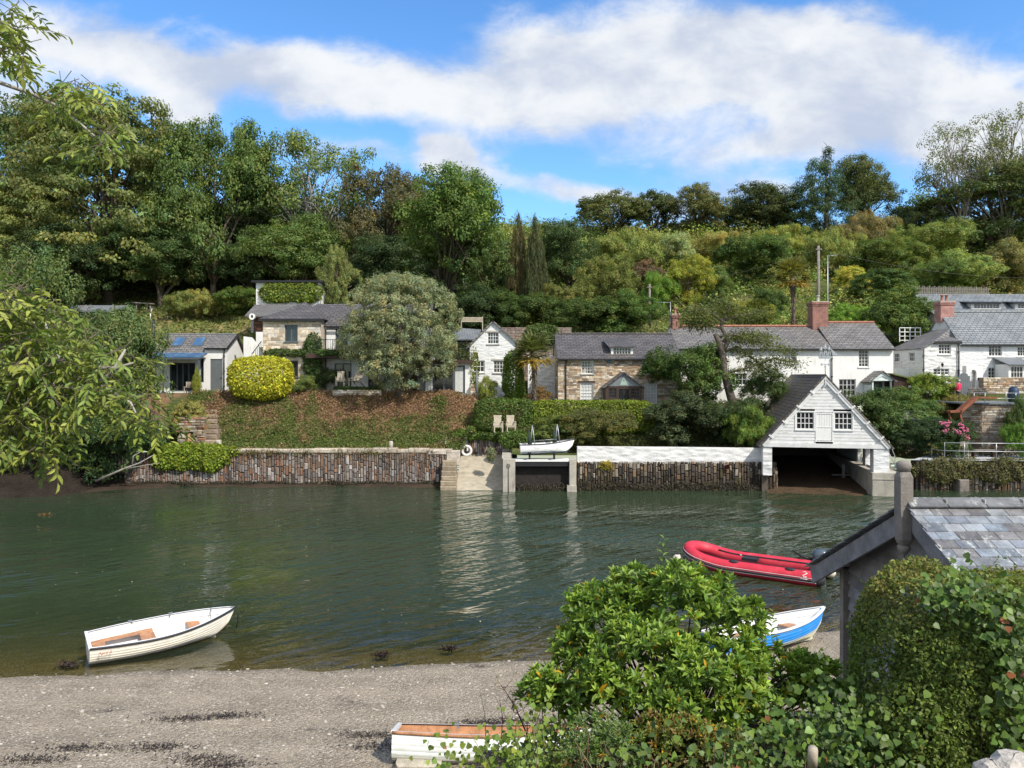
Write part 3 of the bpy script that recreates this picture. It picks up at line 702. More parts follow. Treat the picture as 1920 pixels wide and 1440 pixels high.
# --- long white house with the red chimney
def long_house():
    h = Frame('long_white_house', 'long white rendered house with red ridge tiles and a tall red brick chimney', 'house', 1270, 56.0, 4.9); r = h.root
    W = h.x(1675); xs = h.x(1560); ze = h.z(651); zr = Z(612, 59) - h.z0; zr2 = Z(605, 59) - h.z0; D = 6.0
    sh_ = h.rect(1610, 656, 1629, 688); w2 = h.rect(1573, 711, 1605, 742); w3 = h.rect(1471, 655, 1494, 681); w4 = h.rect(1398, 655, 1412, 666); w5 = h.rect(1396, 676, 1410, 692); w6 = h.rect(1372, 700, 1400, 722); dr = h.rect(1639, 716, 1655, 751)
    mb = MB(); wall_face(mb, [(0, 0), (W, 0), (W, ze), (0, ze)], [sh_, w2, w3, w4, w5, w6, dr]); quad_walls(mb, 0, W, 0, D, 0, ze, 'LRB')
    gable_end(mb, 0, 0, 3, D, ze, zr - .05); gable_end(mb, W, 0, 3, D, ze, zr2 - .05, right=True)
    mb.build('wall', M['white'], r)
    window(r, sh_, 3, 5, sash=3); window(r, w2, 4, 3, mull=2); window(r, w3, 2, 2, gm='glassc'); window(r, w4, 2, 1); window(r, w5, 2, 2); window(r, w6, 4, 2)
    mb = MB(); gable_roof(mb, 0, xs, 0, 3, D, ze, zr, oh=.2, ov=.02); gable_roof(mb, xs + .03, W, 0, 3, D, ze + .03, zr2, oh=.24, ov=.04); mb.build('roof', M['slate2'], r)
    ridge_tiles(r, (0, 3, zr + .02), (xs - .1, 3, zr + .02), 'terracotta', .12); ridge_tiles(r, (xs + .1, 3, zr2 + .02), (W, 3, zr2 + .02), 'terracotta', .12)
    gutter(r, 0, W, -.2, ze - .13); downpipe(r, h.x(1559), -.09, 0, ze - .2)
    chimney(r, h.x(1519, 3), h.x(1548, 3), 2.5, 3.5, zr - 1.2, Z(567, 59) - h.z0, pots=1, potmat='concrete')
    chimney(r, h.x(1259, 3), h.x(1272, 3), 2.6, 3.3, zr - 1.6, Z(590, 59) - h.z0, pots=1)
    # porch
    a, c, y0 = h.x(1634, -1.3), h.x(1676, -1.3), -1.3; zt = h.z(714, -1.3); za = h.z(695, -1.3); xm = (a + c) / 2
    p = MB(); p.box(a + .1, a + .2, y0 + .1, y0 + .2, 0, zt); p.box(c - .2, c - .1, y0 + .1, y0 + .2, 0, zt); p.box(a + .03, a + .11, y0 + .2, -.03, 0, zt - .3)
    p.prism([(a - .05, zt), (c + .05, zt), (c + .05, zt + .08), (xm, za - .03), (a - .05, zt + .08)], (0, y0, 0), (1, 0, 0), (0, 0, 1), (0, .08, 0), holes=[[(xm - .45, zt + .1), (xm + .45, zt + .1), (xm, zt + .36)]])
    p.poly([(a + .3, zt + .06), (c - .3, zt + .06), (xm, za - .2)], [], (0, y0 + .06, 0), (1, 0, 0), (0, 0, 1))
    po = p.build('porch', M['palegreen'], r)
    g = MB(); g.slab([(a - .22, y0 - .12, zt - .06), (xm, y0 - .12, za), (xm, -.03, za), (a - .22, -.03, zt - .06)], .06); g.slab([(xm, y0 - .12, za), (c + .22, y0 - .12, zt - .06), (c + .22, -.03, zt - .06), (xm, -.03, za)], .06); g.build('porch_roof', M['slate2'], po)
    door(r, dr, mat='greydoor')
M['palegreen'] = paint('pale_green_paint', (.60, .68, .66), .55, var=.06)
long_house()
# aerial on the left chimney, tall thin mast behind the roof
t = thing('television_aerial', 'thin grey television aerial on a pole beside the small left chimney', 'aerial', P(1257, 640, 59.2))
mb = MB(); mb.tube([(0, 0, 0), (0, 0, Z(566, 59.2) - Z(640, 59.2))], .025, 6); mb.build('pole', M['galv'], t)
mb = MB(); zt = Z(567, 59.2) - Z(640, 59.2); mb.tube([(-1.1, 0, zt + .0), (0, 0, zt)], .015, 6)
for k in range(7): mb.tube([(-1.05 + k * .15, -.2, zt - .02 + .03 * (k % 2)), (-1.05 + k * .15, .2, zt)], .01, 5)
mb.build('array', M['galv'], t)
t = thing('radio_mast', 'tall thin pale radio mast with a short crossarm, right of the wooden pole', 'mast', P(1552, 640, 60.2))
zt = Z(479, 60.2) - Z(640, 60.2); mb = MB(); mb.tube([(0, 0, 0), (0, 0, zt)], [.05, .03], 6); mb.build('pole', M['galv'], t)
mb = MB(); mb.tube([(-.05, 0, zt - .05), (.75, 0, zt + .02)], .02, 5); mb.tube([(.2, -.3, zt), (.2, .3, zt)], .012, 5); mb.tube([(.5, -.25, zt + .02), (.5, .25, zt + .02)], .012, 5); mb.build('crossarm', M['galv'], t)

# --- white houses at the right edge
def right_house():
    h = Frame('white_slate_house', 'white rough-walled house at the right edge with blue-grey slate roof and a pink brick chimney', 'house', 1800, 57.0, 5.3); r = h.root
    W = 9.5; ze = h.z(643); yr = 2.6; zr = Z(585, 59.6) - h.z0; D = 5.2
    wu = h.rect(1854, 646, 1879, 668); wl = h.rect(1853, 689, 1878, 711); wa = h.rect(1908, 650, 1930, 668)
    mb = MB(); wall_face(mb, [(0, 0), (W, 0), (W, ze), (0, ze)], [wu, wl, wa]); quad_walls(mb, 0, W, 0, D, 0, ze, 'LRB'); gable_end(mb, 0, 0, yr, D, ze, zr - .05); gable_end(mb, W, 0, yr, D, ze, zr - .05, right=True)
    mb.build('wall', M['whitebrick'], r)
    window(r, wu, 4, 3, mull=2); window(r, wl, 4, 3, mull=2); window(r, wa, 4, 3, mull=2)
    mb = MB(); gable_roof(mb, 0, W, 0, yr, D, ze, zr, oh=.22, ov=.08); mb.build('roof', M['slate3'], r)
    ridge_tiles(r, (0, yr, zr + .01), (W, yr, zr + .01), 'slate3', .08)
    gutter(r, 0, W, -.2, ze - .12)
    chimney(r, h.x(1758, yr), h.x(1783, yr), yr - .45, yr + .45, zr - .8, Z(566, 59.6) - h.z0, 'pinkbrick', 2)
    # the lower block in front with its own hipped slate roof
    xa, xb, y0 = h.x(1729, -1.5), h.x(1799, -1.5), -1.5; zb = h.z(640, -1.5); yb = 3.0; zl = h.z(652, -1.5)
    w1 = h.rect(1760, 645, 1783, 664, -1.5); w2 = h.rect(1750, 691, 1780, 703, -1.5)
    fr = ((0, y0, 0), (1, 0, 0), (0, 0, 1), (0, -1, 0)); mb = MB()
    wall_face(mb, [(xa, 0), (xb, 0), (xb, zb), (xa + .8, zb), (xa, zl)], [w1, w2], fr)
    lf = ((xa, yb, 0), (0, -1, 0), (0, 0, 1), (-1, 0, 0)); L = yb - y0; s1 = (.35, zl - 1.0, 1.25, zl - .3); s2 = (2.6, zl - 1.0, 3.45, zl - .3)
    wall_face(mb, [(0, 0), (L, 0), (L, zl), (0, zl)], [s1, s2], lf); quad_walls(mb, xa, xb, y0, 0, 0, zb, 'R')
    wg = mb.build('side_wing', M['whitestone'], r)
    window(wg, w1, 4, 3, fr, mull=2); window(wg, w2, 4, 2, fr, mull=2); window(wg, s1, 3, 2, lf); window(wg, s2, 3, 2, lf)
    za = Z(616, 57.4) - h.z0; g = MB(); xr = h.x(1781, .6)
    g.slab([(xa - .15, y0 - .15, zl - .03), (xa + .8, y0 - .15, zb), (xr, .6, za), (xr, yb + .2, za), (xa - .15, yb + .2, zl - .03)], .08)
    g.slab([(xa + .8, y0 - .15, zb), (xb + .12, y0 - .15, zb), (xb + .12, -.02, zb + .45), (xr, .6, za)], .08); g.build('wing_roof', M['slate2'], wg)
    gutter(wg, xa + .8, xb + .1, y0 - .08, zb - .09); downpipe(wg, xb - .12, y0 - .09, 0, zb - .1); downpipe(wg, xa + .07, y0 - .09, .6, zl - .1)
    # white archway with an iron gate
    a, c, y0 = h.x(1812, -2.2), h.x(1843, -2.2), -2.2; zt = h.z(686, -2.2); zb0 = h.z(728, -2.2)
    x0, x1 = h.x(1820, -2.2), h.x(1831, -2.2); zs = h.z(700, -2.2); arc = [(x0, zb0 + .02), (x1, zb0 + .02)] + [((x0 + x1) / 2 + (x1 - x0) / 2 * math.cos(math.pi * k / 8), zs + (x1 - x0) * .62 * math.sin(math.pi * k / 8)) for k in range(9)]
    mb = MB(); mb.prism([(a, zb0), (c, zb0), (c, zt), (a, zt)], (0, y0, 0), (1, 0, 0), (0, 0, 1), (0, .5, 0), holes=[arc]); aw = mb.build('archway', M['white'], r)
    g = MB()
    for k in range(4): xx = x0 + (x1 - x0) * (k + .5) / 4; g.tube([(xx, y0 + .2, zb0 + .05), (xx, y0 + .2, zs + .1)], .012, 5)
    for zz in (zb0 + .15, zs - .5, zs): g.box(x0, x1, y0 + .19, y0 + .21, zz, zz + .025)
    g.build('gate', M['iron'], aw)
    pl = MB(); pl.box(h.x(1833, -2.2), h.x(1838, -2.2), y0 - .02, y0 - .001, h.z(713, -2.2), h.z(708, -2.2)); pl.build('plaque', M['iron'], aw)
    # glazed porch with a grey roof at the right
    a, y0 = h.x(1891, -1.6), -1.6; zt = h.z(683, -1.6); q1 = (a + .15, 1.1, a + 1.1, zt - .15)
    fr = ((0, y0, 0), (1, 0, 0), (0, 0, 1), (0, -1, 0)); mb = MB(); wall_face(mb, [(a, 0), (a + 1.25, 0), (a + 1.25, zt), (a, zt)], [q1], fr, .08); quad_walls(mb, a, a + 1.25, y0, -.02, 0, zt, 'LR'); po = mb.build('porch', M['whitewood'], r)
    window(po, q1, 4, 3, fr, .06, sill=False)
    g = MB(); g.slab([(a - .15, y0 - .3, zt - .02), (a + 1.8, y0 - .3, zt - .02), (a + 1.8, -.02, zt + .55), (a - .15, -.02, zt + .55)], .07); g.build('porch_roof', M['lead'], po)
    g = MB(); g.box(a + 1.28, a + 1.38, y0 - .1, y0, 0, zt - .05); g.build('post', M['iron'], po)
M['pinkbrick'] = brickmat('pink_brick', (.36, .14, .115), (.30, .10, .085), (.44, .36, .32))
right_house()
def wall_lamp(label, p, s):
    t = thing('wall_lantern', label, 'lantern', p)
    mb = MB(); mb.tube([(0, .16, -.12), (0, .06, -.16), (0, 0, -.05)], .015, 6); mb.build('bracket', M['iron'], t)
    mb = MB(); mb.lathe([(.05, 0), (.10, .2), (.13, .22), (.02, .34), (.01, .38)], 6, (0, 0, 0), sm=False); mb.build('lamp_head', M['iron'], t); t.scale = (s, s, s)
wall_lamp('black lantern over the low window of the white side wing', P(1767, 688, 55.28), .9)
def back_house():
    h = Frame('rear_slate_house', 'upper white house behind with blue-grey slate roof and two flat-topped dormers', 'house', 1752, 62.5, 8.0); r = h.root
    W = 10.0; yr = 3.2; zr = Z(553, 65.7) - h.z0; ze = h.z(592); mb = MB(); quad_walls(mb, .3, W, 0, 6.4, 0, ze, 'FLRB'); gable_end(mb, .3, 0, yr, 6.4, ze, zr - .05); gable_end(mb, W, 0, yr, 6.4, ze, zr - .05, right=True); mb.build('wall', M['white'], r)
    mb = MB(); gable_roof(mb, .3, W, 0, yr, 6.4, ze, zr, oh=.2, ov=.2); mb.build('roof', M['slate3'], r); ridge_tiles(r, (.2, yr, zr + .01), (W, yr, zr + .01), 'slate3', .07)
    for pa, pb, n in ((1821, 1877, 4), (1903, 1960, 4)):
        yd = 1.0; a, c = h.x(pa, yd), h.x(pb, yd); zt, zb = h.z(568, yd), h.z(580.5, yd); d = MB(); fr = ((0, yd, 0), (1, 0, 0), (0, 0, 1), (0, -1, 0)); wn = (a + .2, zb + .08, c - .1, zt - .06)
        wall_face(d, [(a, zb), (c, zb), (c, zt), (a, zt)], [wn], fr, .06); quad_walls(d, a, c, yd, yd + .9, zb, zt, 'LR'); do = d.build('dormer', M['whitewood'], r)
        g = MB(); g.slab([(a - .35, yd - .3, zt), (c + .2, yd - .3, zt), (c + .2, yd + 1.2, zt + .25), (a - .35, yd + 1.2, zt + .25)], .09); g.build('dormer_roof', M['black'], do)
        window(do, wn, 8, 2, fr, .05, sill=False, mull=2, bar=.03, f=.06)
back_house()

# --- garden studio with roof lights and a blue glass canopy
def studio():
    h = Frame('garden_studio', 'low white studio with two roof lights, a blue glass canopy and a plain grey door', 'outbuilding', 290, 56.0, 5.6); r = h.root
    W = h.x(425); ze = h.z(660); yr = 1.9; D = 3.6; zr = Z(627, 57.9) - h.z0; xs = h.x(384)
    ze2 = h.z(650, -.0)
    bi = h.rect(318, 680, 366, 734); side = h.rect(375, 672, 382, 717); dr = h.rect(394, 673, 417, 733)
    mb = MB(); wall_face(mb, [(0, 0), (W, 0), (W, ze2), (xs, ze2), (xs, ze), (0, ze)], [bi, side, dr]); quad_walls(mb, 0, W, 0, D, 0, ze, 'LRB'); gable_end(mb, W, 0, yr, D, ze2, zr - .06, ze, right=True); gable_end(mb, 0, 0, yr, D, ze, zr - .06)
    mb.face([(W, 0, ze), (W, D, ze), (W, 0, ze2)]); mb.build('wall', M['white'], r)
    s = (zr - ze) / yr; mb = MB(); e = .22; k = yr * (zr - ze2) / (zr - ze)
    mb.slab([(-.1, -e, ze - s * e), (xs, -e, ze - s * e), (xs, yr, zr), (-.1, yr, zr)], .08)
    s2 = (zr - ze2) / yr; mb.slab([(xs + .003, -.15, ze2 - s2 * .15), (W + .12, -.15, ze2 - s2 * .15), (W + .12, yr, zr), (xs + .003, yr, zr)], .08)
    mb.slab([(W + .12, D + .15, ze - .1), (-.1, D + .15, ze - .1), (-.1, yr, zr), (W + .12, yr, zr)], .08); mb.build('roof', M['slate2'], r)
    ridge_tiles(r, (0, yr, zr + .01), (W, yr, zr + .01), 'lead', .07, .3)
    g = MB(); g.beam((W + .14, -.2, ze2 - .12), (W + .14, yr, zr - .05), .04, .2); g.beam((W + .14, yr, zr - .05), (W + .14, D + .1, ze - .1), .04, .2); g.build('bargeboard', M['black'], r)
    gutter(r, xs, W + .1, -.1, ze2 - .1); downpipe(r, h.x(421), -.09, 0, ze2 - .15)
    wb = window(r, bi, 4, 1, fm='grey', sill=False, f=.09, bar=.12, name='glazed_door'); window(r, side, 1, 1, fm='grey', sill=False); door(r, dr)
    for pa in (326, 364):      # roof lights
        xa, xb = h.x(pa - 2, .9), h.x(pa + 18, .9); yb, yt = .55, 1.5; f = lambda x, y, o: (x, y, ze + s * y + o)
        w = MB(); w.slab([f(xa, yb, .07), f(xb, yb, .07), f(xb, yt, .07), f(xa, yt, .07)], .075); sk = w.build('roof_light', M['grey'], r)
        g = MB()
        for i in range(2):
            x0, x1 = xa + .07 + (xb - xa - .12) * i / 2, xa + .03 + (xb - xa - .12) * (i + 1) / 2
            g.face([f(x0, yb + .07, .076), f(x1, yb + .07, .076), f(x1, yt - .06, .076), f(x0, yt - .06, .076)])
        g.build('pane', M['glassb'], sk)
    # canopy
    a, c = h.x(284, -1.3), h.x(377, -1.3); yo = -1.5; zo = h.z(671.5, -1.5); zi = ze - .12
    f = MB()
    for i in range(8):
        xx = a + (c - a) * i / 7; f.beam((xx, yo, zo), (xx, -.24, zi), .06, .08)
    f.beam((a, yo, zo - .03), (c, yo, zo - .03), .07, .12); co = f.build('canopy', M['grey'], r)
    g = MB(); g.slab([(a, yo, zo + .06), (c, yo, zo + .06), (c, -.24, zi + .06), (a, -.24, zi + .06)], .02); g.build('glass', M['glassb'], co)
    for xx in (c - .12, a + .9): p = MB(); p.box(xx - .06, xx + .06, yo, yo + .12, 0, zo - .09); p.build('post', M['grey'], co)
    fl = MB(); xf = h.x(288, 1.0); fl.tube([(xf, 1.0, ze - .3), (xf, 1.0, Z(600, 57) - h.z0)], .11, 12); fl.lathe([(.13, 0), (.15, .05), (.02, .12)], 12, (xf, 1.0, Z(600, 57) - h.z0)); fl.build('flue', M['iron'], r)
    t_ = MB(); t_.box(-.2, W + .1, -2.3, -.02, -.25, -.01); t_.build('terrace', M['concrete'], r)
studio()

# --- the main house: stone tower, white wing with balcony
def main_house():
    h = Frame('stone_and_white_house', 'two-storey house with a pale stone tower, hipped slate roofs and a white balconied wing', 'house', 493, 55.0, 5.55); r = h.root
    W = h.x(602); ze = h.z(597); D = 4.4; za = Z(566, 57.2) - h.z0
    wu = h.rect(534, 609, 558, 641); wl = h.rect(533, 676, 559, 707)
    mb = MB(); mb.col = (.50, .44, .36); wall_face(mb, [(0, 0), (W, 0), (W, ze), (0, ze)], [wu, wl], col=mb.col); quad_walls(mb, 0, W, 0, D, 0, ze, 'LRB')
    big = [(a - .02, b - .02, c + .02, d + .02) for a, b, c, d in (wu, wl)]
    stone_wall(mb, (0, -.004, 0), (1, 0, 0), (0, 0, 1), (0, -1, 0), W, ze, (.25, .75), (.15, .36), .05, PAL_T, big, False, .02, .016, random.Random(4), .02)
    mb.build('stone_tower', M['stoneattr'], r)
    for q in (wu, wl): window(r, q, 2, 1, fm='grey', f=.08, bar=.11, sill='grey')
    e = .25; xm = (h.x(557)); ym = D / 2; g = MB(); zz = ze - .05
    A, B, C_, D_ = (-e, -e, zz), (W + e, -e, zz), (W + e, D + e, zz), (-e, D + e, zz); T = (xm, ym, za)
    for q in ((A, B, T), (B, C_, T), (C_, D_, T), (D_, A, T)): g.slab(q, .07)
    g.build('tower_roof', M['slate'], r)
    g = MB(); g.box(-e, W + e, -e - .08, -e - .005, zz - .17, zz + .0); g.build('gutter', M['black'], r)
    # white wing
    x1 = h.x(800); y0 = .9; ze2 = h.z(611, y0); fy = h.z(662, 0)
    fr = ((0, y0, 0), (1, 0, 0), (0, 0, 1), (0, -1, 0)); gd = h.rect(629, 614, 652, 662, y0); d1 = h.rect(627, 681, 659, 738, y0); d2 = h.rect(690, 683, 722, 739, y0); d3 = h.rect(752, 683, 783, 740, y0); gu = h.rect(700, 614, 730, 662, y0)
    mb = MB(); wall_face(mb, [(W, 0), (x1, 0), (x1, ze2), (W, ze2)], [gd, d1, d2, d3, gu], fr); quad_walls(mb, W, x1, y0, 6, 0, ze2, 'RB'); mb.build('wing_wall', M['white'], r)
    for q in (gd, gu, d1, d2, d3): window(r, q, 2, 1, fr, fm='grey', sill=False, f=.09, bar=.1, name='glazed_door')
    zr = Z(570, 58.3) - h.z0; g = MB(); yr = 3.3
    g.slab([(W - .3, y0 - .2, ze2 - .05), (x1 + .15, y0 - .2, ze2 - .05), (x1 + .15, yr, zr), (W - 1.2, yr, zr), (W - 1.5, 2.3, zr - .45)], .08); g.slab([(x1 + .15, 6.2, ze2 - .05), (W, 6.2, ze2 - .05), (W - 1.2, yr, zr), (x1 + .15, yr, zr)], .08); g.build('wing_roof', M['slate'], r)
    gutter(r, W + .27, x1, y0 - .2, ze2 - .14); downpipe(r, W + .14, y0 - .09, 0, ze2 - .2)
    # balcony
    xa, xb, yo = h.x(576, -.4), h.x(800, -.4), -.75
    b = MB(); b.box(xa, xb, yo, y0 - .003, fy - .38, fy - .05); bo = b.build('balcony', M['darkwood'], r)
    g = MB(); zt = h.z(636, -.7)
    g.box(xa + .9, xb, yo + .02, yo + .06, zt - .04, zt); g.box(xa + .9, xb, yo + .02, yo + .06, fy + .05, fy + .08)
    n = 46
    for i in range(n + 1): xx = xa + .92 + (xb - xa - .94) * i / n; k = .02 if i % 6 == 0 else .009; g.box(xx - k, xx + k, yo + .03, yo + .05, fy - .05, zt - .04)
    g.build('railing', M['iron'], bo)
    # garden stair rail at the tower's left, white flank wall
    g = MB(); g.prism([(h.x(452), 0), (-.05, 0), (-.05, h.z(668)), (h.x(468), h.z(632)), (h.x(452), h.z(630))], (0, .5, 0), (1, 0, 0), (0, 0, 1), (0, .25, 0)); g.build('flank_wall', M['white'], r)
    g = MB(); xa2, xb2 = h.x(474), h.x(491); g.beam((xa2, -.2, h.z(664)), (xb2, -.2, h.z(641)), .04, .05); g.beam((xb2, -.2, h.z(641)), (-.02, -.2, h.z(641)), .04, .05)
    for i in range(6): xx = xa2 + (xb2 - xa2) * i / 5; g.box(xx - .012, xx + .012, -.21, -.19, h.z(668), h.z(664) + (h.z(641) - h.z(664)) * i / 5)
    g.build('stair_rail', M['iron'], r)
    t_ = MB(); t_.box(W + .1, x1, -1.6, y0 - .003, -.3, -.012); t_.build('terrace', M['concrete'], r)
    # lean-to behind the tower
    g = MB(); g.slab([(h.x(462, 4), 3.6, h.z(592, 3.6)), (.6, 3.6, h.z(592, 3.6)), (.6, 6.5, h.z(571, 6.5)), (h.x(474, 6), 6.5, h.z(571, 6.5))], .1); g.build('lean_to_roof', M['slate2'], r)
    g = MB(); g.col = (.2, .1, .06); stone_wall(g, (h.x(474, 5), 5.0, h.z(622, 5)), (1, 0, 0), (0, 0, 1), (0, -1, 0), 1.4, h.z(594, 5) - h.z(622, 5), (.2, .5), (.1, .2), .3, [(.22, .1, .06), (.3, .15, .09), (.16, .1, .07)], (), False, .03); g.build('lean_to_wall', M['stoneattr'], r)
main_house()
t = thing('post_light', 'round white-faced object on a post left of the stone tower', 'post light', P(473, 624, 55.6))
mb = MB(); mb.box(-.09, .09, -.04, .04, 0, .95); mb.build('post', M['grey'], t)
mb = MB(); mb.prism([(.21 * math.cos(a) , 1.2 + .24 * math.sin(a)) for a in [k * .3927 for k in range(16)]], (0, -.1, 0), (1, 0, 0), (0, 0, 1), (0, .18, 0), holes=[[(.10 * math.cos(a), 1.2 + .14 * math.sin(a)) for a in [k * .785 for k in range(8)]]]); mb.build('ring', M['whitewood'], t)
mb = MB(); mb.box(-.14, .14, .09, .12, 1.02, 1.38); mb.build('back_plate', M['iron'], t)

# --- white gable cottage
def gable_cottage():
    h = Frame('white_gable_cottage', 'white brick cottage end with a pointed gable and four small-paned windows', 'cottage', 881, 56.0, 5.0); r = h.root
    W = h.x(966); zl, zt = h.z(648), h.z(603); zrt = h.z(640); xm = h.x(924.5)
    wa = h.rect(914, 623, 935, 645); wb = h.rect(886, 676, 909, 698); wc = h.rect(925, 676, 949, 699); D = 9
    mb = MB(); wall_face(mb, [(0, 0), (W, 0), (W, zrt), (xm, zt), (0, zl)], [wa, wb, wc]); quad_walls(mb, 0, W, 0, D, 0, zl, 'LR'); mb.build('wall', M['whitebrick'], r)
    window(r, wa, 4, 3, mull=2, lintel='concrete', sill='concrete'); window(r, wb, 3, 2, f=.08, bar=.04); window(r, wc, 4, 3, mull=2, lintel='concrete', sill='concrete')
    g = MB(); g.slab([(-.3, -.2, zl - .2), (xm, -.2, zt + .1), (xm, D, zt + .1), (-.3, D, zl - .2)], .1); g.slab([(xm, -.2, zt + .1), (W + .2, -.2, zrt - .1), (W + .2, D, zrt - .1), (xm, D, zt + .1)], .1); g.build('roof', M['slate2'], r)
    # flat-roofed glazed link with a roof terrace
    y0 = -1.1; a, c = h.x(798, y0), h.x(881.5, y0); zb, ztp = h.z(742, y0), h.z(682, y0); fr = ((0, y0, 0), (1, 0, 0), (0, 0, 1), (0, -1, 0)); bi = h.rect(811, 685, 872, 738, y0)
    mb = MB(); wall_face(mb, [(a, zb), (c, zb), (c, ztp), (a, ztp)], [bi], fr); quad_walls(mb, a, c, y0, 3, zb, ztp, 'LR'); lk = mb.build('link_wall', M['white'], r)
    wn = window(lk, bi, 3, 1, fr, fm='grey', sill=False, f=.12, bar=.16, name='glazed_door')
    cu = MB(); x0, x1 = h.x(853, y0), h.x(868, y0)
    n = 14
    for i in range(n): xx = x0 + (x1 - x0) * i / n; cu.face([(xx, y0 + .115 - .012 * (i % 2), bi[1] + .12), (xx + (x1 - x0) / n, y0 + .115 - .012 * ((i + 1) % 2), bi[1] + .12), (xx + (x1 - x0) / n, y0 + .115 - .012 * ((i + 1) % 2), bi[3] - .1), (xx, y0 + .115 - .012 * (i % 2), bi[3] - .1)])
    cu.build('curtain', M['blind'], wn)
    g = MB(); g.box(a - .3, c + .15, y0 - .3, 3.2, ztp, ztp + .28); g.build('flat_roof', M['darkwood'], lk)
    g = MB(); zr = h.z(642, y0); x1 = c + .05
    g.box(a, x1, y0 - .2, y0 - .16, zr - .04, zr); 
    for i in range(30): xx = a + (x1 - a) * i / 29; k = .02 if i % 7 == 0 else .008; g.box(xx - k, xx + k, y0 - .19, y0 - .17, ztp + .28, zr - .04)
    g.build('railing', M['iron'], lk)
    g = MB(); xx0, xx1 = h.x(848, 3), h.x(893, 3); g.slab([(xx0, 2.6, h.z(636, 2.6)), (xx1, 2.6, h.z(636, 2.6)), (xx1 + .3, 5.2, h.z(618, 5.2)), (xx0, 5.2, h.z(614, 5.2))], .1); g.build('link_roof', M['slate3'], lk)
    g = MB(); g.box(a - .4, c + .2, y0 - 1.2, y0 - .003, zb - .3, zb - .01); g.build('step', M['concrete'], lk)
    g = MB(); g.col = (.3, .25, .2); stone_wall(g, (c + .03, y0 - .35, zb - .3), (1, 0, 0), (0, 0, 1), (0, -1, 0), .95, 1.1, (.2, .4), (.1, .2), .4, PAL_H, (), False, .03); g.build('stone_pier', M['stoneattr'], lk)
gable_cottage()
# whitewashed wall between palm and stone cottage, high stone garden wall behind
mb = MB(); p0, p1 = P(990, 745, 57.5), P(1046, 745, 57.5); mb.box(p0.x, p1.x - .2, 57.5, 57.9, 4.4, Z(668, 57.5)); tag(mb.build('whitewashed_wall', M['whitestone']), 'patchy whitewashed wall between the palm and the stone cottage', 'wall')
mb = MB(); mb.col = (.3, .25, .2); stone_wall(mb, (X(928, 60.5), 60.5, 6.5), (1, 0, 0), (0, 0, 1), (0, -1, 0), X(1072, 60.5) - X(928, 60.5), Z(614, 60.5) - 6.5, (.2, .5), (.12, .28), .4, [(.22, .18, .155), (.27, .22, .19), (.18, .15, .13), (.24, .17, .14)], (), False, .03)
tag(mb.build('garden_wall', M['stoneattr']), 'high mauve-brown stone garden wall rising behind the white gable', 'wall')

# --- ivy-clad flat-roofed block up behind the tower
t = thing('flat_roofed_annexe', 'small white annexe with a thin dark flat roof, its upper wall under green ivy', 'outbuilding', (X(480, 66), 66, 8.6))
wd = X(600, 66) - X(480, 66); zt = Z(530, 66) - 8.6
mb = MB(); quad_walls(mb, 0, wd, 0, 4, 0, zt, 'FLRB'); mb.build('wall', M['white'], t)
mb = MB(); mb.box(-.3, wd + .35, -.4, 4.3, zt + .002, zt + .16); mb.build('roof', M['black'], t)
# --- dark open shelter up at the left
t = thing('open_shelter', 'long low dark-roofed open shelter half hidden behind the left-hand trees', 'shelter', (X(95, 66), 66, Z(602, 66)))
wd = X(204, 66) - X(95, 66); mb = MB(); zz = Z(582, 66) - Z(602, 66); mb.slab([(0, 0, zz), (wd, 0, zz), (wd, 3.2, zz + .75), (0, 3.2, zz + .75)], .14); rf = mb.build('roof', M['lead'], t)
mb = MB()
for i in range(8): mb = MB(); mb.box(wd * i / 7.4, wd * i / 7.4 + .1, .1, .2, -1.2, zz - .02); mb.build('post', M['iron'], t)
mb = MB(); mb.box(0, wd, 2.9, 3.1, -1.2, zz + .4); mb.build('back_wall', M['iron'], t)
# --- brown shed with a mossy roof
t = thing('brown_shed', 'dark brown boarded shed with a sloping mossy roof beside the pale porch', 'shed', (X(1676, 54.6), 54.6, 5.0))
wd = X(1737, 54.6) - X(1676, 54.6); za, zb = Z(701, 54.6) - 5, Z(717, 54.6) - 5
mb = MB(); mb.prism([(0, -.3), (wd, -.3), (wd, zb), (0, za)], (0, 0, 0), (1, 0, 0), (0, 0, 1), (0, 2.6, 0))
for i in range(14): mb.box(wd * i / 14, wd * i / 14 + .02, -.012, -.001, 0, za + (zb - za) * i / 14 - .05)
mb.build('wall', M['darkwood'], t)
mb = MB(); mb.slab([(-.1, -.2, za + .03), (wd + .2, -.2, zb), (wd + .2, 2.8, zb + .1), (-.1, 2.8, za + .13)], .1); mb.build('roof', M['moss'] if 'moss' in M else paint('moss', (.12, .15, .045), .95, var=.4, bd=.05), t)
mb = MB(); xx = X(1703, 54.6) - X(1676, 54.6); mb.box(xx, xx + .28, -.03, -.014, za - 1.0, za - .85); mb.build('vent', M['whitewood'], t)
mb = MB(); mb.box(X(1670, 58) , X(1728, 58), 57.2, 57.5, 5, Z(691, 57.2)); tag(mb.build('yard_wall', M['white']), 'low plain white yard wall above the brown shed', 'wall')

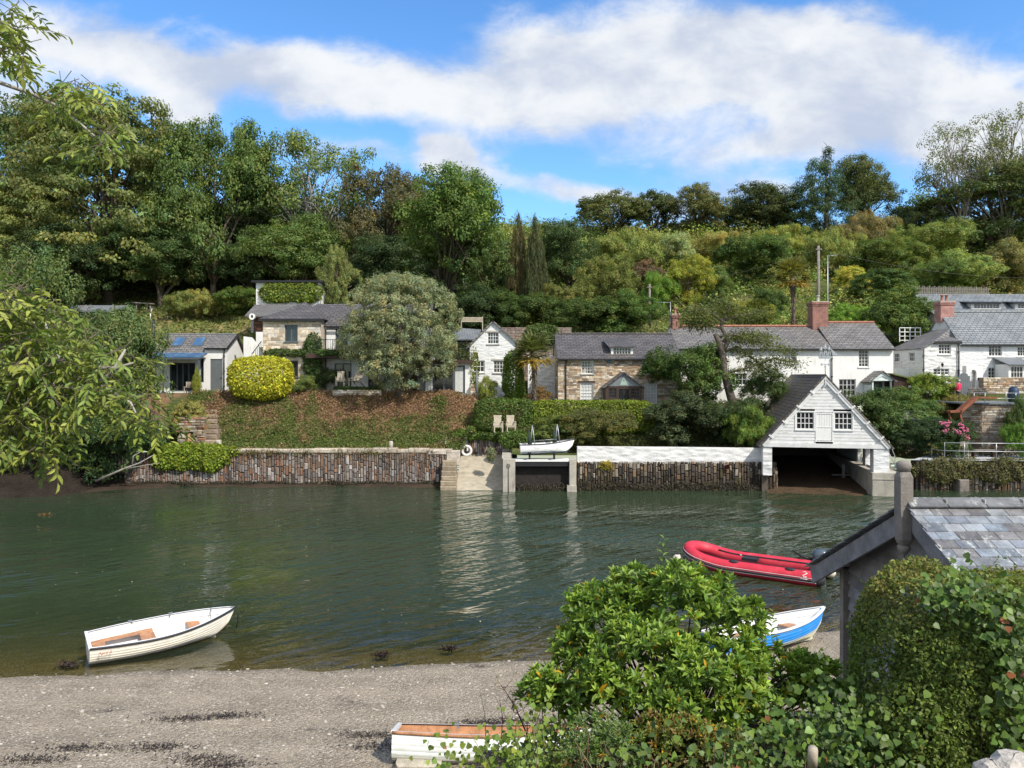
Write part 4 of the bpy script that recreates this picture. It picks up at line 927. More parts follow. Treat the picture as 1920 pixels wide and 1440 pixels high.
# --- boathouse
def boathouse():
    r = thing('boathouse', 'white boarded boathouse with mossy slate roof standing open over the mud', 'boathouse', (BH[0], BH[1], 0), BH_RZ)
    hw = 3.5; ze, za, D = 2.95, 6.93, 12.0; zb = 2.86
    sl = (za - ze) / hw
    # gable: lapped boards
    wins = [(-1.62, 3.78, -.62, 4.80), (.50, 3.78, 1.50, 4.80)]; dr = (-.47, 3.12, .38, 4.72)
    mb = MB(); nb = 21; bh = (za - .1 - ze) / nb
    for i in range(nb):
        z0, z1 = ze + i * bh, ze + (i + 1) * bh + .012
        xl = max(.02, hw - .1 - (z0 - ze) / sl); xt = max(.01, hw - .1 - (min(z1, za) - ze) / sl)
        cuts = [(-xl, xl)]
        for (a, b, c, d) in wins + [dr]:
            if z1 > b - .03 and z0 < d + .03:
                cuts = [s for (p, q) in cuts for s in ((p, min(q, a - .05)), (max(p, c + .05), q)) if s[1] - s[0] > .02]
        for p, q in cuts:
            pt, qt = (p if p > -xl else -xt), (q if q < xl else xt)
            mb.mesh([(p, -.022, z0), (q, -.022, z0), (qt, -.004, z1), (pt, -.004, z1), (p, .04, z0), (q, .04, z0), (qt, .04, z1), (pt, .04, z1)],
                    [(0, 1, 2, 3), (4, 7, 6, 5), (0, 4, 5, 1), (1, 5, 6, 2), (2, 6, 7, 3), (3, 7, 4, 0)])
    for (a, b, c, d) in wins + [dr]:
        mb.box(a - .06, c + .06, .041, .06, b - .06, d + .06) if (a, b, c, d) == dr else None
    mb.build('gable_boards', M['boards'], r)
    fr = ((0, 0, 0), (1, 0, 0), (0, 0, 1), (0, -1, 0))
    for q in wins:
        w = window(r, q, 4, 3, fr, .05, bar=.035, f=.05)
        tr = MB(); a, b, c, d = q; tr.box(a - .07, a - .002, -.05, .03, b - .05, d + .07); tr.box(c + .002, c + .07, -.05, .03, b - .05, d + .07); tr.box(a - .002, c + .002, -.05, .03, d + .002, d + .07); tr.build('trim', M['whitewood'], w)
    a, b, c, d = dr; m = MB()
    for i in range(6): m.box(a + (c - a) * i / 6 + .004, a + (c - a) * (i + 1) / 6 - .004, -.02, .03, b + .82, d - .02)
    m.box(a, c, -.016, .03, b + .02, b + .79); m.box(a - .02, c + .02, -.035, .0, b + .785, b + .825); m.box(a - .07, a, -.045, .03, b - .02, d + .05); m.box(c, c + .07, -.045, .03, b - .02, d + .05); m.box(a, c, -.045, .03, d - .018, d + .05); m.box(a - .09, c + .09, -.07, .03, b - .06, b - .021)
    m.build('loft_door', M['whitewood'], r)
    # rakes
    m = MB()
    for s in (-1, 1):
        m.beam((s * (hw + .12), -.07, ze - .10), (0, -.07, za + .02), .09, .26, (0, -1, 0)) if False else None
        u = Vector((-s * (hw + .12), 0, za + .08 - (ze - .06))); p0 = Vector((s * (hw + .12), -.12, ze - .06)); nrm = Vector((s * u.z, 0, abs(u.x))).normalized()
        m.obox(p0 - nrm * .30, u, Vector((0, .10, 0)), nrm * .30); m.obox(p0 - nrm * .14 + Vector((0, -.03, 0)), u, Vector((0, .03, 0)), nrm * .12)
        for k in (.12, .33, .55, .76): m.obox(p0 + u * k - nrm * .26 + Vector((0, -.07, 0)), u.normalized() * .1, Vector((0, .08, 0)), nrm * .28)
    m.build('bargeboard', M['boards'], r)
    m = MB(); m.box(-hw - .05, hw + .05, -.075, .12, ze - .24, ze - .004); m.build('beam', M['boards'], r)
    m = MB(); m.slab([(-hw - .25, -.16, ze - .2), (0, -.16, za + .12), (0, D, za + .12), (-hw - .25, D, ze - .2)], .1); m.slab([(0, -.16, za + .12), (hw + .25, -.16, ze - .2), (hw + .25, D, ze - .2), (0, D, za + .12)], .1); m.build('roof', M['slatemoss'], r)
    # legs and side walls
    zp = 1.33
    m = MB(); m.box(-hw, -hw + .52, -.02, .6, 1.0, ze - .242); m.box(-hw, -hw + .3, .6, D, 1.0, ze - .242); m.build('left_wall', M['whitestone'], r); m = MB(); m.col = (.12, .10, .08); m.box(-hw - .02, -hw + .34, .3, D, -.8, .998); m.build('footing', M['stoneattr'], r)
    m = MB(); m.box(hw - .85, hw, -.03, .75, zp, ze - .242); m.build('pillar', M['whitebrick'], r); m = MB(); m.box(hw - .5, hw - .2, 3.2, 3.9, zp, ze - .242); m.build('pillar', M['whitebrick'], r); m = MB(); m.box(hw - .4, hw - .15, 5.5, D, zp, ze - .242); m.build('right_wall', M['whitebrick'], r)
    m = MB(); m.box(hw - .42, hw - .2, .75, 3.2, zp, zp + .12); m.build('sill_plate', M['whitewood'], r)
    m = MB(); m.box(hw - .98, hw + .55, -.3, D, -.9, zp - .002); m.box(hw - 1.0, hw + .57, -.33, -.301, .95, 1.0); m.build('plinth', M['concrete'], r)
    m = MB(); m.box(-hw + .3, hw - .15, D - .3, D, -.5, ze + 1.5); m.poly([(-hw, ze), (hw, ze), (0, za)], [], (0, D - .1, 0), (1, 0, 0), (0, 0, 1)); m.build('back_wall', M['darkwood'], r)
    m = MB(); m.box(-hw + .3, hw - .1, .15, D - .31, ze - .1, ze - .02); m.build('loft_floor', M['darkwood'], r)
    m = MB(); m.box(hw - 1.6, hw - 1.42, 4.4, 4.58, -.2, 1.25); m.box(hw - 2.2, hw - .99, 4.3, 4.7, .55, .6); m.build('timber_stage', M['greywood'], r)
    g = MB(); g.box(-.03, .03, -.16, -.13, za - .55, za + .1); g.prism([(-.34, za - .62), (.34, za - .62), (0, za - .2)], (0, -.05, 0), (1, 0, 0), (0, 0, 1), (0, .02, 0)); g.build('gable_vent', M['boards'], r)
    return r
bh = boathouse()
# mud slope inside and before the boathouse
def mud_h(lx, ly): return .02 + .085 * ly + .05 * wob(lx * 2, ly * 2, 1.2)
xs, ys = np.arange(-3.3, 2.75, .22), np.arange(-1.9, 11.8, .3); gx, gy = np.meshgrid(xs, ys); gz = mud_h(gx, gy) * ss(-2.2, -.4, gy) + .0 - .12 * (1 - ss(-2.0, -.8, gy)) - .1 * ss(1.6, 2.7, gx) * (gy < 1)
co = np.stack([gx.ravel(), gy.ravel(), gz.ravel()], 1); nx, ny = len(xs), len(ys); ii, jj = np.meshgrid(np.arange(nx - 1), np.arange(ny - 1)); a = (jj * nx + ii).ravel(); q = np.stack([a, a + 1, a + 1 + nx, a + nx], 1)
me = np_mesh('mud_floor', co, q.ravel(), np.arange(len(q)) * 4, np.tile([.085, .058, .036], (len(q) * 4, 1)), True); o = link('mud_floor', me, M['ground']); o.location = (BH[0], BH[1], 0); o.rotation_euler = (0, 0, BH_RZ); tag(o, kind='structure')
# sailing ship weather vane
cs, sn = math.cos(BH_RZ), math.sin(BH_RZ)
t = thing('weather_vane', 'grey metal sailing ship weather vane on the peak of the boathouse gable', 'weather vane', (BH[0], BH[1] - .02, 6.98), BH_RZ)
m = MB(); m.tube([(0, 0, 0), (0, 0, .95)], .022, 7); m.ball((0, 0, .52), .05); m.build('spindle', M['galv'], t)
m = MB(); m.box(-.22, .22, -.01, .01, .62, .65); m.box(-.01, .01, -.22, .22, .62, .65)
for x_ in (-.2, .2): m.box(x_ - .05, x_ + .05, -.008, .008, .57, .70)
m.build('direction_arms', M['galv'], t)
m = MB(); hull = [(-.48, 1.12), (-.36, .98), (.30, .98), (.44, 1.12), (.60, 1.18), (.36, 1.10), (-.3, 1.10)]
m.prism([(-.40, 1.12), (-.32, .97), (.30, .97), (.42, 1.12)], (0, -.03, 0), (1, 0, 0), (0, 0, 1), (0, .06, 0)); m.build('hull', M['galv'], t)
m = MB()
for x_, hh in ((-.22, .62), (.02, .8), (.24, .66)):
    m.tube([(x_, 0, 1.1), (x_, 0, 1.1 + hh)], .012, 5)
    for k in range(2): m.face([(x_ - .10, .0, 1.2 + hh * .42 * k), (x_ + .09, .02, 1.2 + hh * .42 * k), (x_ + .07, .0, 1.15 + hh * .38 * (k + 1)), (x_ - .07, .0, 1.15 + hh * .38 * (k + 1))])
m.face([(.42, 0, 1.14), (.68, 0, 1.24), (.28, 0, 1.6)]); m.tube([(.40, 0, 1.12), (.70, 0, 1.25)], .01, 5); m.build('sails', M['galv'], t)
# ------------------------------------------------------------------ quay walls, slipway and the things along the far shore
def each(parent, name, mat, boxes):
    """one child per box"""
    for b in boxes: m = MB(); m.box(*b); m.build(name, M[mat], parent)
def single(name, mat, label, cat, draw, loc=(0, 0, 0), rz=0, group=None):
    m = MB(); draw(m); o = m.build(name, M[mat] if isinstance(mat, str) else mat); o.location = loc; o.rotation_euler = (0, 0, rz); return tag(o, label, cat, group)
rw = random.Random(21)
PAL_TOP = [(.20, .13, .085), (.22, .155, .11), (.17, .13, .105), (.23, .20, .17), (.25, .15, .095), (.20, .18, .165), (.15, .12, .10), (.30, .25, .20)]
PAL_W = [(.055, .045, .036), (.075, .06, .045), (.045, .04, .034), (.10, .08, .06), (.065, .055, .03)]
x0, x1 = -25.2, X(846, QUAY_Y); ztop = 2.06
t = thing('quay_wall', 'long quay wall of upright brown and grey slates under pale coping blocks', 'wall', (x0, QUAY_Y, 0))
m = MB(); m.col = (.10, .085, .07); m.box(0, x1 - x0, .03, .7, -1.0, ztop - .02, (.05, .045, .04)); stone_wall(m, (0, 0, -.15), (1, 0, 0), (0, 0, 1), (0, -1, 0), x1 - x0, ztop + .15, (.08, .22), (.22, .68), .12, PAL_Q, (), True, .06, .026, rw, .03, lambda b, r: PAL_TOP if b > 1.25 + r.uniform(-.5, .3) else (PAL_D if b < .25 and r.random() < .6 else None))
stone_wall(m, (x1 - x0 + .005, 0.05, -.15), (0, 1, 0), (0, 0, 1), (1, 0, 0), 3.2, ztop + .15, (.10, .24), (.26, .7), .12, PAL_D, (), True, .04, .02, rw, .025)
m.build('slate_facing', M['stoneattr'], t)
m = MB(); a = 4.5
while a < x1 - x0 - .1:
    w = min(rw.uniform(.55, 1.6), x1 - x0 - a + .05); k = rw.uniform(.85, 1.2); hh = rw.uniform(.2, .3)
    m.stone((a + .01, -.06 + rw.uniform(-.03, .03), ztop + .002), (w - .02, 0, 0), (0, 0, hh), (0, .62, 0), .03, (.44 * k, .385 * k, .31 * k)); a += w
m.build('coping', M['stoneattr'], t)
# strip of mud and shingle along the wall foot
m = MB(); n = 90
for i in range(n):
    xa, xb = -34 + 30 * i / n, -34 + 30 * (i + 1) / n; f = lambda x: QUAY_Y - .75 - .3 * math.sin(x * .7) - .25 * math.sin(x * 1.9) - (2.8 * max(0, (-x - 21) / 6))
    m.face([(xa, f(xa), -.03), (xb, f(xb), -.03), (xb, QUAY_Y + .1, .16), (xa, QUAY_Y + .1, .16)], (.055, .041, .03), True)
o = m.build('mud_strip', M['ground'], merge=True); tag(o, kind='structure')
# weedy stone steps at the wall end
t = thing('stone_steps', 'worn stone water steps between the slate quay wall and the slipway', 'steps', (X(828, 46.2), 45.3, 0))
for i in range(6):
    zt = -.05 + .28 * (i + 1); ya = .28 * i; m = MB(); k = rw.uniform(.8, 1.1)
    m.stone((rw.uniform(-.03, .03), ya, zt - .3), (1.0 - .03 * i, 0, 0), (0, 0, .29), (0, 2.0 - ya, 0), .04, (.30 * k, .25 * k, .18 * k)); m.build('step', M['stoneattr'], t)
m = MB(); m.stone((.2, 1.95, 1.25), (.85, 0, 0), (0, 0, .95), (0, .5, 0), .05, (.46, .41, .35)); m.stone((-.95, 1.9, 1.95), (1.15, 0, 0), (0, 0, .32), (0, .6, 0), .05, (.5, .45, .38)); m.build('corner_block', M['stoneattr'], t)
# slipway
m = MB(); xs0, xs1 = -3.42, -.5
m.prism([(45.1, -.5), (50.9, -.5), (50.9, 1.62), (49.6, 1.52), (45.1, -.10)], (xs0, 0, 0), (0, 1, 0), (0, 0, 1), (xs1 - xs0, 0, 0)); o = m.build('slipway', M['slipcon']); tag(o, kind='structure')
# low wall behind the slip
t = thing('retaining_wall', 'low curved wall of thin upright slates behind the slipway, ivy along its top', 'wall', (-4.4, 50.6, 1.3))
m = MB(); m.box(0, 4.75, .05, .5, -.3, 1.58, (.08, .07, .06)); stone_wall(m, (0, 0, 0), (1, 0, 0), (0, 0, 1), (0, -1, 0), 4.7, 1.6, (.07, .17), (.3, .9), .1, PAL_Q, (), True, .03, .015, rw)
m.build('slate_facing', M['stoneattr'], t)
# lifebuoy
t = thing('lifebuoy', 'white ring lifebuoy hanging on a dark post at the head of the slipway', 'lifebuoy', (X(875, 50.2), 50.2, 1.5))
m = MB(); rr = .30; m.tube([(rr * math.cos(a), -.1, .42 + rr * math.sin(a)) for a in [k * math.pi / 12 for k in range(25)]], .095, 10, cap=False); m.build('ring', M['whitewood'], t)
m = MB(); m.box(-.10, .06, -.02, .08, -.05, 1.35); m.build('post', M['grey'], t); m = MB(); m.box(-.13, .07, -.12, -.03, .25, .72); m.build('rope_bag', M['iron'], t)
m = MB(); m.box(.02, .11, -.16, -.10, .4, .62); m.build('label_plate', M['whitewood'], t)
# right quay: side wall of the slip, concrete posts, beam, slate wall
xq0 = -.62; t = thing('concrete_quay_post', 'broad square concrete post standing in the water at the slipway edge', 'post', (X(943, 44.7), 44.7, 0))
m = MB(); m.box(0, X(966, 44.7) - X(943, 44.7), 0, .75, -1, Z(862, 44.7)); m.build('post', M['concrete'], t)
m = MB(); m.tube([(.33, -.03, -.2), (.33, -.03, 1.5)], .018, 5); m.tube([(.33 + .09 * math.cos(k * .7), -.05, 1.58 + .09 * math.sin(k * .7)) for k in range(10)], .018, 5, cap=False); m.build('mooring_ring', M['iron'], t)
t = thing('stepped_concrete_post', 'narrow concrete post with a wider foot at the right end of the boat beam', 'post', (X(1068, 44.8), 44.8, 0))
m = MB(); m.box(0, .40, 0, .7, .36, Z(862, 44.8)); m.box(-.15, .42, -.1, .7, -1, .36); m.build('post', M['concrete'], t)
t = thing('slip_side_wall', 'dark slate side wall running back from the broad concrete post', 'wall', (-.62, 45.3, 0))
m = MB(); m.box(.12, .6, .12, 5.3, -1, 1.9, (.06, .05, .045)); stone_wall(m, (0.1, 5.3, -.2), (0, -1, 0), (0, 0, 1), (-1, 0, 0), 5.2, 2.1, (.14, .35), (.16, .4), .1, PAL_D, (), False, .05, .02, rw); m.build('slate_facing', M['stoneattr'], t)
m = MB(); m.box(0.0, .62, .1, 5.3, 1.902, 2.02); m.build('coping', M['concrete'], t)
XR = X(1457, QR_Y); t = thing('dark_quay_wall', 'dark weedy quay wall of upright slates to the left of the boathouse', 'wall', (X(960, QR_Y), QR_Y, 0))
xo = X(960, QR_Y); m = MB(); m.box(.1, XR - xo - .1, .06, .8, -1, 1.6, (.035, .03, .028)); xm = X(1082, QR_Y) - xo
stone_wall(m, (0, .35, -.2), (1, 0, 0), (0, 0, 1), (0, -1, 0), xm - .2, 1.85, (.10, .22), (.3, .8), .12, [mul(c, .7) for c in PAL_D], (), True, .05, .02, rw)
stone_wall(m, (xm - .2, 0, -.2), (1, 0, 0), (0, 0, 1), (0, -1, 0), XR - xo - xm + .2, 1.95, (.10, .26), (.22, .62), .12, PAL_D, (), True, .09, .028, rw, .035, lambda b, r: PAL_W if b < .95 + r.uniform(-.35, .3) else None)
stone_wall(m, (XR - xo, 0, -.2), (0, 1, 0), (0, 0, 1), (1, 0, 0), .9, 1.6, (.2, .4), (.2, .4), .2, PAL_D, (), False, .08, .02, rw); m.build('slate_facing', M['stoneattr'], t)
t = thing('white_garden_wall', 'long whitewashed rubble wall standing on the dark quay wall', 'wall', (X(1082, 45.7), 45.55, 0))
wd = X(1432, 45.6) - X(1082, 45.6); m = MB(); lo = [(wd * i / 40, 1.62 - .30 * (i / 40) + .10 * math.sin(i * 1.7) + .06 * math.sin(i * 4.1)) for i in range(41)]
m.prism(lo + [(wd, 2.52), (wd * .5, 2.58), (0, 2.62)], (0, 0, 0), (1, 0, 0), (0, 0, 1), (0, .4, 0)); m.build('wall', M['whitestone'], t)
m = MB(); m.tube([(X(1359, 45.6) - X(1082, 45.6), -.45, 1.42), (X(1359, 45.6) - X(1082, 45.6), .1, 1.42)], [.16, .15], 12, cap=False); m.ball((X(1359, 45.6) - X(1082, 45.6), -.05, 1.42), .12, 10, sz=1.0); m.build('drain_pipe', M['terracotta'], t)
# boat beam
t = thing('boat_beam', 'black steel beam with a white top carrying a small boat between two concrete posts', 'beam', (X(966, 44.9), 44.9, 0))
wd = X(1067, 44.9) - X(966, 44.9); m = MB(); m.box(.01, wd - .02, .05, .3, 1.50, 1.78); m.build('beam', M['iron'], t)
m = MB(); m.box(.01, wd + .02, 0, .9, 1.784, 1.90); m.build('ledge', M['whitewood'], t)
for px in (993, 1039):
    xx = X(px, 45.1) - X(966, 44.9); m = MB(); m.box(xx - .06, xx + .06, .15, .3, 1.902, 2.36); m.box(xx - .09, xx + .09, -.3, .75, 2.30, 2.36) ; m.build('support', M['iron'], t)
# ------------------------------------------------------------------ clinker boats
def hull_pts(L, B, D, t, a, off=0.0, tr=.76, sheer=.30, inner=0.0):
    b = B / 2 * (tr + (1 - tr) * min(1, t / .42) ** .8 * (2 - min(1, t / .42)) if t < .42 else 1.0 * max(0.0, 1 - ((t - .42) / .58) ** 2.3) ** .86)
    if t < .42: b = B / 2 * (tr + (1 - tr) * math.sin(min(1, t / .42) * math.pi / 2))
    s = D * (1 + .07 * (1 - t) ** 2 + sheer * max(0, t - .35) ** 2 / .42)
    k = D * (.55 * max(0, (t - .86) / .14) ** 2.2 + .06 * max(0, (.25 - t) / .25))
    b = max(0.0, b - inner); full = .62 + .5 * max(0, t - .5) 
    y = b * math.sin(a * math.pi / 2) ** full; z = k + (s - k) * (1 - math.cos(a * math.pi / 2) ** (1.0 + .0 * t)) 
    z = k + (s - k) * (a ** (1.55 - .35 * t))
    x = L * (t + .035 * (z / D) * t ** 6 - .04 * (1 - z / D) * t ** 10)
    y += off * math.cos(a * .6); z -= off * .35
    return x, y, z
def clinker(name, label, loc, rz, L, B, D, hullm, innerm, railm, strakes=8, colf=None, tilt=(0, 0), wood=True, rail2=None, fl=True, thw='wood'):
    t = thing(name, label, 'boat', loc, rz); t.rotation_euler = (tilt[0], tilt[1], rz)
    N = 26; m = MB(); lap = .016
    for s in (1, -1):
        for j in range(strakes):
            a0, a1 = j / strakes, (j + 1) / strakes; vs = []
            for i in range(N + 1):
                tt = i / N; p = hull_pts(L, B, D, tt, a0, 0.0 if j == 0 else 0.0); q = hull_pts(L, B, D, tt, a1, lap * (1 - tt ** 8)); r_ = hull_pts(L, B, D, tt, a1, 0)
                for u in (p, q, r_): vs.append((u[0], s * max(0, u[1]), u[2]))
            fs = []
            for i in range(N):
                k = i * 3; f1, f2 = (k, k + 3, k + 4, k + 1), (k + 1, k + 4, k + 5, k + 2)
                fs += [f1, f2] if s < 0 else [f1[::-1], f2[::-1]]
            m.mesh(vs, fs, colf(j) if colf else (1, 1, 1), True)
    # transom and keel
    tp = [hull_pts(L, B, D, 0, a / 10, .004) for a in range(11)]; m.face([(-.0, p[1], p[2]) for p in tp] + [(-.0, -p[1], p[2]) for p in tp[:0:-1]], colf(strakes - 1) if colf else None)
    m.box(.1, L * .9, -.025, .025, -.05, .02, colf(0) if colf else None)
    ho = m.build('hull', M[hullm], t)
    m = MB()
    for s in (1, -1):
        vs = []
        for i in range(N + 1):
            tt = .012 + .965 * i / N
            for j in range(9):
                a = .34 + .66 * j / 8; p = hull_pts(L, B, D, tt, a, 0, inner=.035); q = hull_pts(L, B, D, tt, 1, 0); vs.append((p[0], s * p[1], min(p[2], q[2]) - .004))
        fs = [(i * 9 + j, i * 9 + j + 1, (i + 1) * 9 + j + 1, (i + 1) * 9 + j) for i in range(N) for j in range(8)]
        m.mesh(vs, fs if s > 0 else [f[::-1] for f in fs], None, True)
    tpi = [hull_pts(L, B, D, .012, .34 + .66 * j / 8, 0, inner=.035) for j in range(9)]
    m.face([(p[0] + .0, p[1], p[2]) for p in tpi] + [(p[0] + .0, -p[1], p[2]) for p in tpi[::-1]])
    for s in (1, -1):
        for a in (.62, .8):
            m.tube([(lambda p: (p[0], s * (p[1] - .002), p[2]))(hull_pts(L, B, D, .02 + .93 * i / 16, a, 0, inner=.04)) for i in range(17)], .011, 4)
    m.build('lining', M[innerm], t)
    m = MB(); vs = []
    for i in range(N + 1):
        tt = .012 + .955 * i / N; p = hull_pts(L, B, D, tt, .345, 0, inner=.03); vs += [(p[0], p[1], p[2]), (p[0], -p[1], p[2])]
    m.mesh(vs, [(2 * i, 2 * i + 1, 2 * i + 3, 2 * i + 2) for i in range(N)]); m.build('floor', M[innerm], t)
    # gunwale
    for s in (1, -1):
        m = MB(); m.tube([(lambda p: (p[0], s * (p[1] + .012), p[2] + .0))(hull_pts(L, B, D, i / N, 1, 0)) for i in range(N + 1)], .026, 6); m.build('rubbing_strake', M[railm], t)
    m = MB()
    for s in (1, -1):
        vs = []
        for i in range(N + 1):
            p = hull_pts(L, B, D, i / N, 1, 0); q = hull_pts(L, B, D, i / N, 1, 0, inner=.055); vs += [(p[0], s * p[1], p[2] + .022), (q[0], s * q[1], q[2] + .022)]
        m.mesh(vs, [(2 * i, 2 * i + 2, 2 * i + 3, 2 * i + 1) if s > 0 else (2 * i, 2 * i + 1, 2 * i + 3, 2 * i + 2) for i in range(N)])
    p = hull_pts(L, B, D, 0, 1, 0); m.box(-.02, .05, -p[1] - .01, p[1] + .01, p[2] - .02, p[2] + .03); m.build('gunwale', M[rail2 or innerm], t)
    def thwart(ta, tb, h=.62, drop=0):
        p = hull_pts(L, B, D, (ta + tb) / 2, h + .06, 0, inner=.04); z = p[2]; q0 = hull_pts(L, B, D, ta, h, 0, inner=.05); q1 = hull_pts(L, B, D, tb, h, 0, inner=.05)
        m = MB(); m.mesh([(q0[0], -q0[1], z), (q0[0], q0[1], z), (q1[0], q1[1], z), (q1[0], -q1[1], z), (q0[0], -q0[1], z - .03), (q0[0], q0[1], z - .03), (q1[0], q1[1], z - .03), (q1[0], -q1[1], z - .03)], [(0, 3, 2, 1), (4, 5, 6, 7), (0, 1, 5, 4), (1, 2, 6, 5), (2, 3, 7, 6), (3, 0, 4, 7)])
        m.build('thwart', M[thw], t); return z
    if wood:
        thwart(.03, .12, .64); z = thwart(.36, .46, .64); thwart(.70, .79, .62)
        q = hull_pts(L, B, D, .24, .64, 0, inner=.06)
        for s in (1, -1):
            m = MB(); m.mesh([(L * .12, s * (q[1] - .02), z - .005), (L * .36, s * (q[1] + .03), z - .005), (L * .36, s * (q[1] - .22), z - .005), (L * .12, s * (q[1] - .24), z - .005)], [(0, 1, 2, 3) if s < 0 else (3, 2, 1, 0)]); m.build('side_bench', M[thw], t)
        for s in (1,):
            for tt in (.31, .60):
                p = hull_pts(L, B, D, tt, 1, 0); m = MB(); m.box(p[0] - .05, p[0] + .05, s * p[1] - .035, s * p[1] + .035, p[2] - .1, p[2] + .05); m.build('rowlock', M['lead'], t)
    return t
def creamf(j): return (.66, .63, .55) if j > 1 else (.56, .49, .38)
M['boatattr'] = paint('boat_paint', (1, 1, 1), .4, var=.10, attr=True, stain=(.33, .29, .22), stain_amt=.35, stain_scale=(.8, 1.5, 2.5))
M['boatwhite'] = paint('white_gelcoat', (.74, .75, .74), .4, var=.08, stain=(.42, .40, .34), stain_amt=.35, stain_scale=(1, 1, 1))
M['rubber'] = paint('black_rubber', (.03, .03, .035), .5)
st, bw = Vector((X(174, 18.0), 18.0, 0)), Vector((X(425, 19.75), 19.75, 0)); ang = math.atan2(bw.y - st.y, bw.x - st.x)
rb = clinker('rowing_boat', 'cream clinker rowing boat with varnished thwarts, aground in the shallows', (st.x - .30, st.y + .32, -.07), ang, (bw - st).length * 1.07, 1.42, .53, 'boatattr', 'boatwhite', 'rubber', 9, creamf, (R(5), R(-1.6)))
# red name lettering on the near quarter
cu = bpy.data.curves.new('boat_name', 'FONT'); cu.body = 'April II'; cu.size = .105; cu.shear = .25
to = bpy.data.objects.new('boat_name', cu); me = bpy.data.meshes.new_from_object(to); bpy.data.objects.remove(to)
M['redpaint'] = paint('red_lettering', (.35, .05, .04), .5)
o = link('boat_name', me, M['redpaint'], rb); p = hull_pts(3.46, 1.5, .56, .10, .84, .03); o.location = (.16, -p[1] - .012, p[2] - .02); o.rotation_euler = (R(80), 0, R(-9))
m = MB(); m.tube([(3.5, .0, .62), (3.56, -.06, .5), (3.56, -.03, .3), (3.52, -.02, .1)], .014, 5); m.build('mooring_rope', M['iron'], rb)
m = MB(); m.tube([(2.95, .32, .68), (2.80, -.2, .40)], .008, 4); m.build('painter_line', M['greywood'], rb)
